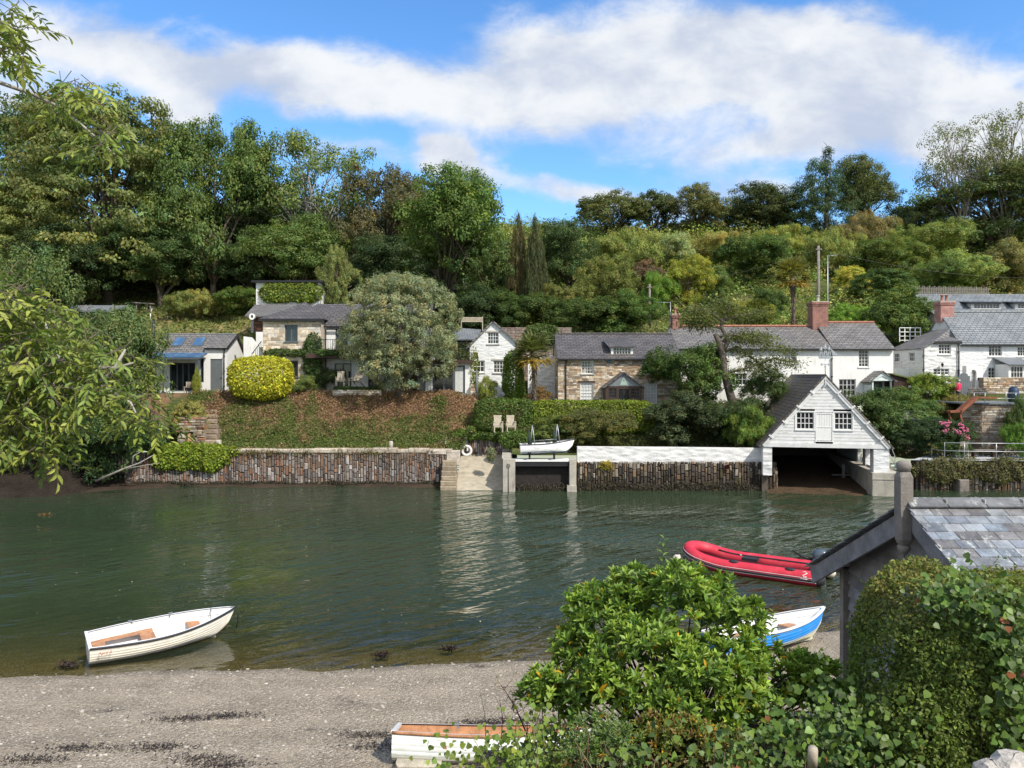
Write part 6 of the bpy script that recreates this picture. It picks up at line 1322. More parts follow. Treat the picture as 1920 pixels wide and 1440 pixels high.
# ------------------------------------------------------------------ the near slate-roofed boat shed
def near_shed():
    gx, ry, rz_ = 4.78, 9.0, 5.46; sl = math.tan(R(27.0)); hd = 2.95; Lx = 6.0; ze = rz_ - sl * hd
    t = thing('boat_shed', 'dark timber boat shed with lichened slates and a turned finial at its gable', 'shed', (gx, ry, 2.2)); z0 = 2.2
    zr, zl = rz_ - z0, ze - z0; rg = random.Random(3)
    # gable wall of lapped boards, set back under the rake
    m = MB(); n = 14; bh = .19
    top = zr - .12
    for i in range(22):
        za, zb = -1.2 + bh * i, -1.2 + bh * (i + 1) - .014; m.col = (rg.uniform(.7, 1.25),) * 3
        h0 = min(hd - .68, (top - za) / sl); h1 = min(hd - .68, (top - zb) / sl)
        if h0 <= .03: break
        h1 = max(h1, .01); xo = .33
        m.mesh([(xo - .045, -h0, za), (xo - .045, h0, za), (xo - .006, h1, zb), (xo - .006, -h1, zb), (xo + .03, -h0, za), (xo + .03, h0, za), (xo + .03, h1, zb), (xo + .03, -h1, zb)], [(3, 2, 1, 0), (4, 5, 6, 7), (0, 1, 5, 4), (1, 2, 6, 5), (2, 3, 7, 6), (3, 0, 4, 7)])
    m.build('gable_boards', M['shedwood'], t)
    m = MB(); m.prism([(-hd + .64, -1.3), (hd - .64, -1.3), (hd - .64, zl + .22), (0, top - .04), (-hd + .64, zl + .22)], (.37, 0, 0), (0, 1, 0), (0, 0, 1), (.04, 0, 0)); m.build('lap_shadow_backing', M['iron'], t)  # black sheet behind the gaps stands in for the shadow line under each board
    m = MB()
    for i in range(17): m.obox((.36, hd - .60, -1.2 + bh * i), (Lx - .4, 0, 0), (0, -.03, 0), (0, .02, bh + .01)); m.obox((.36, -hd + .60, -1.2 + bh * i), (Lx - .4, 0, 0), (0, .03, 0), (0, -.02, bh + .01))
    m.build('side_boards', M['shedwood'], t)
    for yy in (hd - .62, -hd + .62): m = MB(); m.box(.22, .37, yy - .06, yy + .06, -2.5, zl + .12); m.build('corner_post', M['greywood'], t)
    # barge boards
    for s in (1, -1):
        u = Vector((0, s * hd, -sl * hd)); nn = Vector((0, s * sl, 1)).normalized(); m = MB()
        m.obox(Vector((-.0, s * .075, zr - sl * .075 - .045)) - nn * .235, Vector((.045, 0, 0)), u * .985, nn * .235); m.build('bargeboard', M['shedwood'], t)
    m = MB()
    for s in (1, -1): m.slab([(.05, 0, zr - .06), (Lx, 0, zr - .06), (Lx, s * hd, zl - .06), (.05, s * hd, zl - .06)], .05)
    m.build('roof_boarding', M['darkwood'], t)
    # individual slates
    th = R(27); ex = .145; rows = int(hd / math.cos(th) / ex) + 1
    for s in (-1, 1):
        m = MB()
        for j in range(rows):
            d0 = .05 + ex * j; xs_ = -.06 - (.11 if j % 2 else 0)
            while xs_ < Lx:
                w = rg.uniform(.20, .25); xa, xb = max(-.07, xs_ + .004), min(xs_ + w - .004, Lx)
                if xb - xa > .03:
                    k = rg.uniform(.75, 1.25); c = rg.choice([(.17, .195, .225), (.15, .165, .19), (.20, .21, .22), (.16, .155, .155), (.22, .24, .26)]); c = mul(c, k)
                    lf = rg.uniform(-.003, .004); f = lambda d, o: (s * d * math.cos(th), zr - d * math.sin(th) + o)
                    pu, pl = f(d0, .004), f(d0 + ex * 1.55, .021 + lf); sk = rg.uniform(-.008, .008)
                    v = [(xa, pu[0], pu[1]), (xb, pu[0], pu[1]), (xb, pl[0], pl[1] + sk * .3), (xa, pl[0], pl[1]), (xa, pu[0], pu[1] - .012), (xb, pu[0], pu[1] - .012), (xb, pl[0], pl[1] - .012), (xa, pl[0], pl[1] - .012)]
                    m.mesh(v, [(0, 1, 2, 3), (7, 6, 5, 4), (0, 4, 5, 1), (1, 5, 6, 2), (2, 6, 7, 3), (3, 7, 4, 0)], c)
                xs_ += w
        m.build('roof_slates', M['lichenslate'], t)
    # ridge tiles
    rt = MB(); xx = -.05
    while xx < Lx:
        w = .46; rt.col = (.135 * rg.uniform(.9, 1.1),) * 3
        for s in (1, -1):
            a = Vector((xx, 0, zr + .065)); rt.mesh([a, a + Vector((w - .012, 0, 0)), a + Vector((w - .012, s * .15, -.085)), a + Vector((0, s * .15, -.085)), a - Vector((0, 0, .02)), a + Vector((w - .012, 0, -.02)), a + Vector((w - .012, s * .14, -.105)), a + Vector((0, s * .14, -.105))], [(0, 1, 2, 3), (4, 7, 6, 5), (3, 2, 6, 7), (0, 3, 7, 4), (1, 5, 6, 2)], rt.col)
        rt.box(xx + w - .012, xx + w, -.10, .10, zr + .0, zr + .055, (.42, .40, .36)); xx += w
    rt.build('ridge_tiles', M['lichenslate'], t)
    # turned finial post
    m = MB(); s = .078; zt = zr + .375; zb = zr - .47; ch = .025
    def sq(h, z, c): return [(-h + c, -h, z), (h - c, -h, z), (h, -h + c, z), (h, h - c, z), (h - c, h, z), (-h + c, h, z), (-h, h - c, z), (-h, -h + c, z)]
    vs = sq(s * .8, zb - .02, ch) + sq(s, zb + .03, ch) + sq(s, zr - .3, ch) + sq(s, zr - .1, .006) + sq(s, zt - .06, .006) + sq(s * .8, zt, ch); k = len(vs) // 8
    m.mesh(vs, [(i * 8 + j, i * 8 + (j + 1) % 8, (i + 1) * 8 + (j + 1) % 8, (i + 1) * 8 + j) for i in range(k - 1) for j in range(8)] + [tuple(range(7, -1, -1)), tuple(range((k - 1) * 8, k * 8))])
    m.lathe([(.045, zt - .005), (.05, zt + .01), (.078, zt + .03), (.088, zt + .065), (.080, zt + .105), (.05, zt + .128), (.004, zt + .135)], 18)
    m.lathe([(.004, zb - .21), (.012, zb - .19), (.018, zb - .16), (.05, zb - .13), (.073, zb - .085), (.07, zb - .05), (.045, zb - .03), (.05, zb - .015)], 18)
    o = m.build('finial', M['greywood'], t); o.location = (-.06, 0, 0)
M['lichenslate'] = None
def _lich():
    m, nt = newmat('lichened_near_slate'); g = nd(nt, 'ShaderNodeTexCoord').outputs['Object']
    c = nd(nt, 'ShaderNodeAttribute', attribute_name='Col').outputs[0]
    k = mapr(nt, noise(nt, g, 6, 6, .65), .3, .7, .7, 1.35); c = mixc(nt, 1.0, c, nd(nt, 'ShaderNodeCombineXYZ', {0: k, 1: k, 2: k}).outputs[0], 'MULTIPLY')
    mp = nd(nt, 'ShaderNodeMapping', {'Vector': g, 'Scale': (1, .55, 1)}).outputs[0]
    a = math_(nt, 'MULTIPLY', mapr(nt, noise(nt, mp, 9, 7, .75), .52, .62), mapr(nt, noise(nt, g, 1.4, 3), .35, .6)); c = mixc(nt, math_(nt, 'MULTIPLY', a, .85), c, (.50, .52, .48))
    out(nt, nd(nt, 'ShaderNodeBsdfPrincipled', {'Base Color': c, 'Roughness': .5, 'Specular IOR Level': .45, 'Normal': bump(nt, noise(nt, g, 26, 5, .6), .006)}).outputs[0]); return m
M['lichenslate'] = _lich()
near_shed()
# grey boarded gate panels low down by the shed corner
t = thing('board_fence', 'low grey board fence half buried in plants below the shed corner', 'fence', (X(1578, 7.6), 7.6, 0)); 
for i in range(9): m = MB(); m.obox((.045 * i * 1.0, .09 * i * -.5, 3.25), (.04, -.02, 0), (.01, .03, 0), (0, 0, .58 - .02 * i)); m.build('board', M['greywood'], t)
m = MB(); m.beam((-.02, .03, 3.45), (.42, -.40, 3.45), .03, .06); m.build('rail', M['greywood'], t)
# ------------------------------------------------------------------ foliage kit
TPL = {  # leaf templates in (along, across, normal)
 'dia': (np.array([[0, 0, 0], [.5, .5, .06], [1, 0, 0], [.5, -.5, .06]], float), [(0, 1, 2, 3)]),
 'fold': (np.array([[0, 0, 0], [.28, .42, .10], [.66, .40, .08], [1, 0, -.10], [.66, -.40, .08], [.28, -.42, .10], [.5, 0, -.03]], float), [(0, 6, 2, 1), (6, 3, 2), (0, 5, 4, 6), (6, 4, 3)]),
 'ivy': (np.array([[0, 0, 0], [.05, .42, .03], [.42, .50, .06], [1, 0, -.12], [.42, -.50, .06], [.05, -.42, .03], [.4, 0, -.03]], float), [(0, 6, 2, 1), (6, 3, 2), (0, 5, 4, 6), (6, 4, 3)]),
 'strip': (np.array([[0, .5, 0], [0, -.5, 0], [.6, -.35, .10], [1, 0, .02], [.6, .35, .10]], float), [(0, 1, 2, 4), (4, 2, 3)]),
}
def unit(v): return v / np.maximum(1e-9, np.linalg.norm(v, axis=1))[:, None]
def leaves_mesh(name, Pn, Nn, size, aspect, cols, rng, tpl='dia', along=None, smooth=False):
    """one mesh of many leaves; along = preferred direction of the leaf axis"""
    n = len(Pn); N_ = unit(Nn); r = rng.normal(size=(n, 3)) if along is None else along
    t = unit(r - N_ * (r * N_).sum(1)[:, None]); b = np.cross(N_, t)
    V, Fs = TPL[tpl]; k = len(V); s = np.broadcast_to(size, (n,))[:, None, None]
    co = Pn[:, None] + s * (t[:, None] * V[None, :, 0, None] + b[:, None] * V[None, :, 1, None] * aspect + N_[:, None] * V[None, :, 2, None])
    co = co.reshape(-1, 3); fl = np.array([i for f in Fs for i in f]); ln = np.array([len(f) for f in Fs])
    flat = (np.arange(n)[:, None] * k + fl[None]).ravel(); lens = np.tile(ln, n); st = np.concatenate([[0], np.cumsum(lens)[:-1]])
    return np_mesh(name, co, flat, st, np.repeat(cols, len(fl), axis=0), smooth)
def jitter(rng, n, v=.28, hue=.14):
    b = np.exp(rng.normal(0, v, n)); h = rng.normal(0, hue, n)
    return np.stack([b * (1 + h), b, b * (1 - h * .8)], 1).clip(.15, 2.6)
def clumps(rng, lobes, nc, cr, nl, flat=.75, low=.25, fill=.3):
    """leaf positions and normals: leaves in clumps, clumps over the lobes' surfaces"""
    L = np.array(lobes, float); w = (L[:, 3] * L[:, 5] + L[:, 4] * L[:, 5]); w /= w.sum()
    li = rng.choice(len(L), nc, p=w); d = unit(rng.normal(size=(nc, 3))); d[:, 2] = np.where((d[:, 2] < -low), -d[:, 2], d[:, 2])
    rad = np.where(rng.random(nc) < fill, rng.uniform(.35, .85, nc), rng.uniform(.85, 1.04, nc))
    C = L[li, :3] + d * L[li, 3:6] * rad[:, None]
    # keep clumps outside the other lobes' deep interior
    r = cr * rng.uniform(.65, 1.3, nc); q = unit(rng.normal(size=(nc * nl, 3))); q[:, 2] += .25; ci = np.repeat(np.arange(nc), nl)
    rr = r[ci] * rng.uniform(.35, 1.05, nc * nl) ** .6
    Pn = C[ci] + q * rr[:, None] * np.array([1, 1, flat]); Nn = q + .55 * d[ci] + rng.normal(size=q.shape) * .45 + np.array([0, 0, .35])
    return Pn, Nn, ci, C
def rand_lobes(rng, n, env=(0, 0, .58, .46, .46, .40), r=(.13, .24)):
    out_ = []
    for i in range(n):
        d = unit(rng.normal(size=(1, 3)))[0]; k = rng.uniform(.35, 1) ** .5; s = rng.uniform(*r)
        c = np.array(env[:3]) + d * (np.array(env[3:]) - s * .8).clip(.02) * k; out_.append((*c, s, s, s * rng.uniform(.6, .9)))
    return out_
def trunk_proto(rng, lobes, r0=.028, top=.72, bend=.04, twigs=2, extra=0, base=-.03):
    m = MB(); rg = random.Random(int(rng.integers(1e6))); pts = [Vector((0, 0, base))]
    for i in range(1, 7): pts.append(Vector((rg.uniform(-bend, bend) * i / 3, rg.uniform(-bend, bend) * i / 3, top * i / 6)))
    m.tube(pts, [r0 * (1.25 if i == 0 else 1 - .8 * i / 6) for i in range(7)], 7)
    for c in lobes:
        c = Vector(c[:3]); k = rg.randint(1, 4); a = pts[k].lerp(pts[k + 1], rg.random())
        if c.z < a.z: a = pts[1]
        mid = a.lerp(c, .5) + Vector((0, 0, .03)); m.tube([a, mid, c], [r0 * .45, r0 * .3, r0 * .1], 5)
        for q in range(twigs):
            e = c + Vector((rg.uniform(-1, 1), rg.uniform(-1, 1), rg.uniform(-.2, 1))) * .16; m.tube([mid.lerp(c, rg.uniform(.2, .9)), c.lerp(e, .6) + Vector((0, 0, .01)), e], [r0 * .18, r0 * .12, r0 * .04], 4)
    for q in range(extra):
        c = Vector(lobes[rg.randrange(len(lobes))][:3]); e = c + Vector((rg.uniform(-1, 1), rg.uniform(-1, 1), rg.uniform(-.3, 1))) * .2; m.tube([pts[3].lerp(c, .6), c, e], [r0 * .16, r0 * .12, r0 * .03], 4)
    o = m.build('trunk_source', M['bark']); me = o.data; bpy.data.objects.remove(o); return me
PROTO = {}
def make_proto(key, seed, lobes, nc, cr, nl, leaf, aspect=.62, flat=.75, low=.25, trunk=True, tpl='dia', fill=.3, jit=.28, mat='leaf', bark='bark', up=None, **tk):
    rng = np.random.default_rng(seed); Pn, Nn, ci, C = clumps(rng, lobes, nc, cr, nl, flat, low, fill)
    cols = jitter(rng, len(Pn), jit * .7, .10) * jitter(rng, nc, jit * .55, .09)[ci]
    lo, hi = np.percentile(Pn, .6, 0), np.percentile(Pn, 99.4, 0)          # fill the unit box
    sc3 = 1.0 / np.maximum(.2, hi - lo); Pn = (Pn - np.array([(lo[0] + hi[0]) / 2, (lo[1] + hi[1]) / 2, 0])) * np.array([sc3[0], sc3[1], 1 / hi[2]])
    ok = Pn[:, 2] > .005; along = None
    if up is not None: along = rng.normal(size=Pn.shape) * (1 - up) + np.array([0, 0, 1.0]) * up * 2; Nn = np.where(True, Nn * np.array([1, 1, .4]), Nn)
    me = leaves_mesh(key + '_leaves', Pn[ok], Nn[ok], leaf * rng.uniform(.7, 1.35, ok.sum()), aspect, cols[ok], rng, tpl, None if along is None else along[ok])
    me.materials.append(M[mat]); tm = None
    if trunk:
        tm = trunk_proto(rng, lobes, **tk); tm.materials.clear(); tm.materials.append(M[bark])
    PROTO[key] = (me, tm)
rngp = np.random.default_rng(77)
make_proto('oakA', 1, rand_lobes(np.random.default_rng(101), 22, (0, 0, .53, .46, .46, .46)), 520, .050, 84, .0185, low=.45)
make_proto('oakB', 2, rand_lobes(np.random.default_rng(102), 20, (0, 0, .52, .44, .44, .47), (.12, .22)), 500, .050, 84, .0185, low=.45)
make_proto('oakC', 3, rand_lobes(np.random.default_rng(103), 24, (0, 0, .52, .48, .48, .47), (.12, .2)), 520, .046, 84, .018, low=.45)
lay = [(rngp.uniform(-.3, .3) * (1.15 - z), rngp.uniform(-.3, .3) * (1.15 - z), z, s, s, .055) for z in np.linspace(.14, .93, 24) for s in [rngp.uniform(.15, .26)]]
make_proto('layered', 4, lay, 560, .045, 84, .0175, flat=.45, low=.9, fill=.2, twigs=1)
make_proto('airy', 5, rand_lobes(np.random.default_rng(105), 30, (0, 0, .58, .46, .46, .42), (.09, .15)), 430, .042, 44, .016, fill=.5, twigs=4, extra=30, r0=.018, bark='greybark')
make_proto('bare', 6, rand_lobes(np.random.default_rng(106), 28, (0, 0, .62, .46, .46, .38), (.09, .16)), 300, .045, 22, .017, fill=.5, twigs=7, extra=70, r0=.020, bark='greybark')
pin = [(rngp.uniform(-.07, .07), rngp.uniform(-.07, .07), z, .40 * min(1, (1.02 - z) * 1.7) * rngp.uniform(.8, 1.1) + .03, .40 * min(1, (1.02 - z) * 1.7) * rngp.uniform(.8, 1.1) + .03, .05) for z in np.linspace(.06, .98, 15)]
make_proto('pine', 7, pin, 520, .042, 70, .022, aspect=.3, flat=.7, low=.9, jit=.3, tpl='dia')
cyp = [(0, 0, z, .42 * math.sin(min(1, (1.03 - z) * 1.5) * math.pi / 2) * (.7 + .3 * min(1, z * 4)), .42 * math.sin(min(1, (1.03 - z) * 1.5) * math.pi / 2), .09) for z in np.linspace(.06, .96, 10)]
make_proto('cypress', 8, cyp, 300, .06, 60, .04, aspect=.3, flat=1.6, low=.5, up=.6, twigs=0)
make_proto('shrubA', 9, rand_lobes(np.random.default_rng(109), 22, (0, 0, .42, .76, .76, .52), (.16, .28)), 480, .066, 80, .022, trunk=False)
make_proto('shrubB', 10, rand_lobes(np.random.default_rng(110), 19, (0, 0, .40, .68, .68, .54), (.17, .30)), 440, .066, 80, .023, trunk=False)
make_proto('willowy', 11, rand_lobes(np.random.default_rng(111), 18, (0, 0, .42, .66, .66, .5), (.14, .25)), 320, .065, 70, .055, aspect=.13, up=.55, trunk=False, tpl='dia', flat=1.2)
make_proto('dome', 12, [(0, 0, .38, .48, .48, .56), (.16, .1, .4, .3, .3, .5), (-.2, -.05, .36, .28, .28, .5)], 380, .055, 70, .026, trunk=False, fill=.1)
make_proto('flatoak', 13, [(x, y, z, .17, .17, .15) for x, y, z in [(-.33, 0, .5), (-.16, .1, .7), (0, -.1, .78), (.16, .05, .76), (.31, 0, .62), (0, .2, .7), (-.05, -.25, .62), (.2, -.2, .6), (-.24, -.18, .55), (.1, .28, .6), (-.3, 0, .35), (.25, 0, .4)]], 330, .055, 70, .024, r0=.035, top=.55, low=.5)
def fcol(c): return (c[0], c[1], c[2], 1)
vr = random.Random(99)
def veg(proto, name, label, cat, px, pt_, pb_, w, col, Y=None, dep=1.0, group=None, rot=None, sink=.0):
    if Y is None: Y = groundY(px, pb_)
    x = X(px, Y); zt = Z(pt_, Y); zb = min(fz(x, Y), Z(pb_, Y)) if Y > 40 else Z(pb_, Y)
    me, tm = PROTO[proto]; W = w / F * Y; hgt = zt - zb + sink
    col = tuple(c * k_ for c, k_ in zip(col, np.array((1.52, 1.50, 1.34)) * vr.uniform(.94, 1.08) * ((1.38, 1.32, 1.18) if cat == 'shrub' and px > 1020 and pb_ < 680 else (1.06, 1.06, 1.03))))
    if tm is None:
        o = link(name, me); o.color = fcol(col)
    else:
        o = thing(name, None, None); c = link('crown', me, None, o); c.color = fcol(col); link('trunk', tm, None, o)
    o.location = (x, Y, zb - sink); o.rotation_euler = (0, 0, vr.uniform(0, 6.28) if rot is None else rot); o.scale = (W * 1.02, W * 1.02 * dep, hgt)
    return tag(o, label, cat, group)
# species colours (albedo)
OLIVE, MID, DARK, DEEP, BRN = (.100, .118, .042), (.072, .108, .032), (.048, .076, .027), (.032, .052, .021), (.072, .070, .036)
LIME, YEL, GREY, FRESH, SAGE = (.135, .185, .035), (.19, .20, .035), (.15, .18, .105), (.085, .150, .030), (.13, .155, .055)
# ------------------------------------------------------------------ trees and shrubs on the far side
for a in [
 ('oakC', 'oak_tree', 'dark green tree at the very left edge, rising behind the olive tiered tree', 'tree', 18, 185, 575, 230, DARK, 92),
 ('layered', 'sycamore_tree', 'tallest olive-tinted tree with tiered boughs at the left', 'tree', 205, 178, 575, 330, OLIVE, 80),
 ('layered', 'sycamore_tree', 'low yellowish olive tree at the left edge under the tall tiered one', 'tree', 62, 335, 585, 220, (.105, .12, .04), 76),
 ('oakA', 'dark_conifer', 'dark blunt-topped tree showing above the green crown left of the ash', 'tree', 462, 246, 560, 80, DEEP, 95),
 ('oakB', 'lime_tree', 'dense mid-green tree with a high rounded crown left of the airy ash', 'tree', 402, 222, 580, 215, MID, 81),
 ('airy', 'ash_tree', 'open airy ash with sky showing through its pale branches', 'tree', 590, 262, 570, 235, (.10, .135, .045), 86),
 ('oakA', 'young_oak', 'bushy mid-green tree below the airy ash', 'tree', 560, 405, 585, 200, (.075, .11, .033), 79),
 ('oakC', 'copper_tree', 'brownish dark tree between the airy ash and the broad oak', 'tree', 722, 312, 590, 180, BRN, 80),
 ('oakB', 'broad_oak', 'broad green oak whose crown leans over the round grey-green tree', 'tree', 832, 325, 615, 235, (.075, .115, .030), 75),
 ('airy', 'poplar_tree', 'loose small-leaved tree on the right flank of the broad oak', 'tree', 872, 322, 590, 112, (.075, .105, .045), 84),
 ('oakA', 'bushy_oak', 'lower green tree to the right of the broad oak', 'tree', 915, 425, 612, 130, (.07, .105, .035), 76),
 ('oakC', 'birch_tree', 'slender pale-green birch beside the ivy-clad annexe', 'tree', 634, 462, 600, 74, (.125, .145, .055), 68),
 ('cypress', 'cypress_tree', 'brown-tinged columnar cypress, left of the pair', 'tree', 972, 412, 605, 46, (.085, .075, .035), 74),
 ('cypress', 'cypress_tree', 'darker columnar cypress, right of the pair', 'tree', 1004, 418, 612, 48, (.05, .06, .028), 72.5),
 ('oakB', 'dense_tree', 'dense dark green tree right of the cypresses', 'tree', 1068, 420, 585, 140, DARK, 80),
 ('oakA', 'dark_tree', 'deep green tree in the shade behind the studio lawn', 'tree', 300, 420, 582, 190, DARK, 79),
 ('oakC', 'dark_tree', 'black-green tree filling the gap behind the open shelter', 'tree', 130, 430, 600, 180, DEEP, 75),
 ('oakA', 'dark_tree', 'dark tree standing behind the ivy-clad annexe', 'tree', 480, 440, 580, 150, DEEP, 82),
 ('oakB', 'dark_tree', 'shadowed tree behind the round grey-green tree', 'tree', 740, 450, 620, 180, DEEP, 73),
 ('flatoak', 'wind_bent_oak', 'wind-bent oak at the left end of the ridge line', 'tree', 1142, 362, 470, 142, (.075, .085, .034), 121),
 ('flatoak', 'wind_bent_oak', 'smaller dark oak second along the ridge line', 'tree', 1226, 360, 465, 100, (.06, .075, .03), 122),
 ('oakC', 'ridge_oak', 'rounded olive oak third along the ridge line', 'tree', 1302, 352, 470, 125, (.09, .095, .038), 120),
 ('flatoak', 'ridge_oak', 'low dark oak in the dip of the ridge line', 'tree', 1385, 378, 460, 90, (.06, .072, .03), 123),
 ('oakA', 'ridge_oak', 'broad dark oak on the ridge just left of the pine', 'tree', 1447, 346, 465, 150, (.055, .07, .028), 121),
 ('pine', 'pine_tree', 'dark pointed pine standing tallest on the middle of the ridge', 'tree', 1545, 284, 478, 155, (.035, .058, .026), 116),
 ('oakB', 'magnolia_tree', 'round-headed glossy dark tree right of the pine', 'tree', 1628, 296, 460, 130, (.065, .08, .032), 118),
 ('oakC', 'hill_tree', 'olive tree mass under the bare-branched trees at the right edge', 'tree', 1858, 320, 500, 270, (.075, .10, .036), 108),
 ('bare', 'bare_ash', 'half-bare pale-limbed ash, left of the two on the right skyline', 'tree', 1806, 228, 495, 150, (.10, .11, .05), 107),
 ('bare', 'bare_ash', 'half-bare pale-limbed ash at the right edge of the skyline', 'tree', 1890, 214, 500, 190, (.10, .11, .05), 106),
 ('oakA', 'hill_tree', 'low dark tree at the notch in the skyline', 'tree', 1735, 376, 480, 120, (.055, .075, .028), 111),
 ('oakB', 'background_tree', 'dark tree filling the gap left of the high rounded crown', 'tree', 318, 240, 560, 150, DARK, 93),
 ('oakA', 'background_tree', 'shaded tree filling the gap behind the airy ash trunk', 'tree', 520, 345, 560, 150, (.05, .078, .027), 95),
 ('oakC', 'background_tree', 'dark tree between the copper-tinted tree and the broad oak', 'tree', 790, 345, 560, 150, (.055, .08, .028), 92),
 # hillside shrubs
 ('willowy', 'willow_scrub', 'feathery pale scrub under the ridge oaks, left patch', 'shrub', 1185, 432, 520, 130, SAGE),
 ('shrubA', 'silver_shrub', 'silvery rounded shrub above the yellow tree', 'shrub', 1252, 440, 520, 95, GREY),
 ('willowy', 'willow_scrub', 'straw-tinted feathery scrub right of the silvery shrub', 'shrub', 1335, 440, 500, 110, (.16, .15, .06)),
 ('oakC', 'yellow_tree', 'small golden-yellow tree on the hillside', 'tree', 1288, 480, 600, 92, YEL),
 ('shrubB', 'bare_shrub', 'purplish brown bare-twigged shrub left of the golden tree', 'shrub', 1207, 488, 550, 70, (.10, .075, .06)),
 ('shrubA', 'bright_shrub', 'fresh green bush below the purplish shrub', 'shrub', 1238, 510, 600, 70, FRESH),
 ('shrubA', 'dark_shrub', 'large dark green dome of shrubs on the mid hillside', 'shrub', 1408, 446, 545, 150, (.05, .08, .026)),
 ('shrubB', 'small_shrub', 'dark upright bush right beside the golden tree', 'shrub', 1345, 500, 575, 60, (.06, .09, .03)),
 ('oakB', 'spiky_tree', 'yellow-green spiky young tree behind the stone cottage', 'tree', 1130, 480, 625, 105, (.12, .135, .04)),
 ('shrubA', 'laurel_bush', 'dark laurel bush behind the left end of the cottage roof', 'shrub', 1082, 556, 640, 130, DARK),
 ('shrubB', 'laurel_bush', 'round dark laurel bush behind the cottage dormer', 'shrub', 1182, 545, 640, 130, (.05, .085, .026)),
 ('shrubA', 'hill_bush', 'mid-green bush in front of the cypress pair', 'shrub', 965, 545, 635, 140, (.055, .085, .028)),
 ('shrubB', 'hill_bush', 'shaded bush behind the terrace bench', 'shrub', 895, 535, 640, 130, DEEP),
 ('shrubA', 'hill_bush', 'olive bush between the cypresses and the spiky tree', 'shrub', 1050, 535, 615, 80, (.10, .11, .04)),
 ('willowy', 'pampas_clump', 'pale arching grassy clump at the top of the lawn', 'shrub', 385, 546, 600, 75, (.20, .20, .07)),
 ('shrubA', 'green_thicket', 'green thicket between the pampas clump and the annexe', 'shrub', 445, 540, 600, 100, (.075, .11, .03)),
 ('willowy', 'green_thicket', 'lighter brushy growth left of the pampas clump', 'shrub', 335, 550, 600, 60, (.13, .15, .05)),
 ('willowy', 'willow_scrub', 'feathery scrub between the pine and the tall pole', 'shrub', 1460, 430, 500, 120, (.14, .16, .05)),
 ('willowy', 'rusty_scrub', 'russet-tinted scrub to the right of the pine foot', 'shrub', 1620, 400, 480, 110, (.12, .105, .055)),
 ('willowy', 'willow_scrub', 'grey-green feathery scrub right of the radio mast', 'shrub', 1568, 432, 520, 110, SAGE),
 ('shrubA', 'spreading_shrub', 'wide dark spreading shrub up the slope behind the white houses', 'shrub', 1672, 448, 535, 150, (.07, .095, .03)),
 ('dome', 'golden_bush', 'small yellow-green dome bush right of the mast', 'shrub', 1594, 500, 560, 64, (.21, .21, .05)),
 ('dome', 'dark_bush', 'dark green dome bush right of the golden dome', 'shrub', 1655, 505, 575, 110, (.045, .075, .024)),
 ('shrubB', 'dark_bush', 'big rounded bush immediately left of the pink brick chimney', 'shrub', 1690, 540, 660, 130, (.055, .085, .026)),
 ('shrubA', 'vine_shrub', 'pale-topped climbing shrub below the bare ashes, left one', 'shrub', 1745, 415, 510, 130, (.11, .14, .05)),
 ('shrubB', 'vine_shrub', 'blossom-speckled green shrub below the bare ashes, middle one', 'shrub', 1800, 470, 560, 130, (.12, .16, .06)),
 ('shrubA', 'vine_shrub', 'dark green shrub behind the picket fence', 'shrub', 1762, 486, 562, 90, (.06, .09, .03)),
 ('shrubB', 'vine_shrub', 'straggly brown-green shrub at the right edge behind the slates', 'shrub', 1900, 450, 562, 120, (.10, .10, .045)),
 ('shrubA', 'garden_bush', 'dark bush at the foot of the hill palm', 'shrub', 1445, 540, 610, 70, DARK),
 ('shrubB', 'garden_bush', 'fresh green garden bush behind the long roof ridge', 'shrub', 1590, 570, 640, 90, FRESH),
 ('shrubA', 'garden_bush', 'low yellowish garden bush left of the red chimney', 'shrub', 1400, 565, 625, 110, (.15, .16, .04)),
 ('shrubB', 'garden_bush', 'bright green clump between the mast and the dark bush', 'shrub', 1640, 585, 660, 60, (.09, .14, .03)),
 # left creek-side
 ('shrubA', 'creek_willow', 'large grey-green bushy tree overhanging the creek left of the studio', 'tree', 198, 580, 850, 188, (.085, .115, .045), 47.5),
 ('shrubB', 'creek_alder', 'dark leafy tree drooping over the left end of the quay wall', 'tree', 185, 720, 905, 190, (.05, .085, .035), 46.2),
 ('shrubA', 'creek_alder', 'bushy tree behind the hanging ash branch at the left', 'tree', 130, 590, 860, 190, (.065, .095, .035), 49),
 ('shrubB', 'creek_alder', 'dark bush at the water\'s edge in the left corner', 'tree', 40, 690, 910, 210, DARK, 46.5),
 ('shrubA', 'creek_alder', 'green tree top filling the left edge above the creek', 'tree', 30, 470, 820, 200, (.07, .10, .035), 54),
 # around the cottages
 ('shrubA', 'camellia_bush', 'large dark glossy bush hiding the right end of the stone cottage', 'shrub', 1295, 648, 785, 160, (.06, .095, .026), 52.2),
 ('shrubB', 'rhododendron', 'grey-dark rhododendron below the twisted larch', 'shrub', 1290, 735, 842, 150, (.05, .066, .034), 49.4),
 ('shrubA', 'rhododendron', 'dark bush behind the white garden wall, left of the boathouse', 'shrub', 1370, 750, 850, 130, (.045, .066, .028), 48.6),
 ('willowy', 'larch_sapling', 'feathery bright green bush touching the boathouse roof', 'shrub', 1405, 765, 852, 95, (.10, .15, .035), 47.2),
 ('shrubB', 'bay_bush', 'dark bush against the white house, above the boathouse roof', 'shrub', 1432, 690, 790, 90, (.055, .085, .03), 52.5),
 ('shrubA', 'fuchsia_bush', 'brownish green shrub in front of the clipped hedge', 'shrub', 1118, 768, 845, 130, (.095, .10, .038), 48.3),
 ('shrubB', 'fuchsia_bush', 'olive shrub behind the small boat on the beam', 'shrub', 1048, 778, 840, 100, (.09, .115, .035), 48.9),
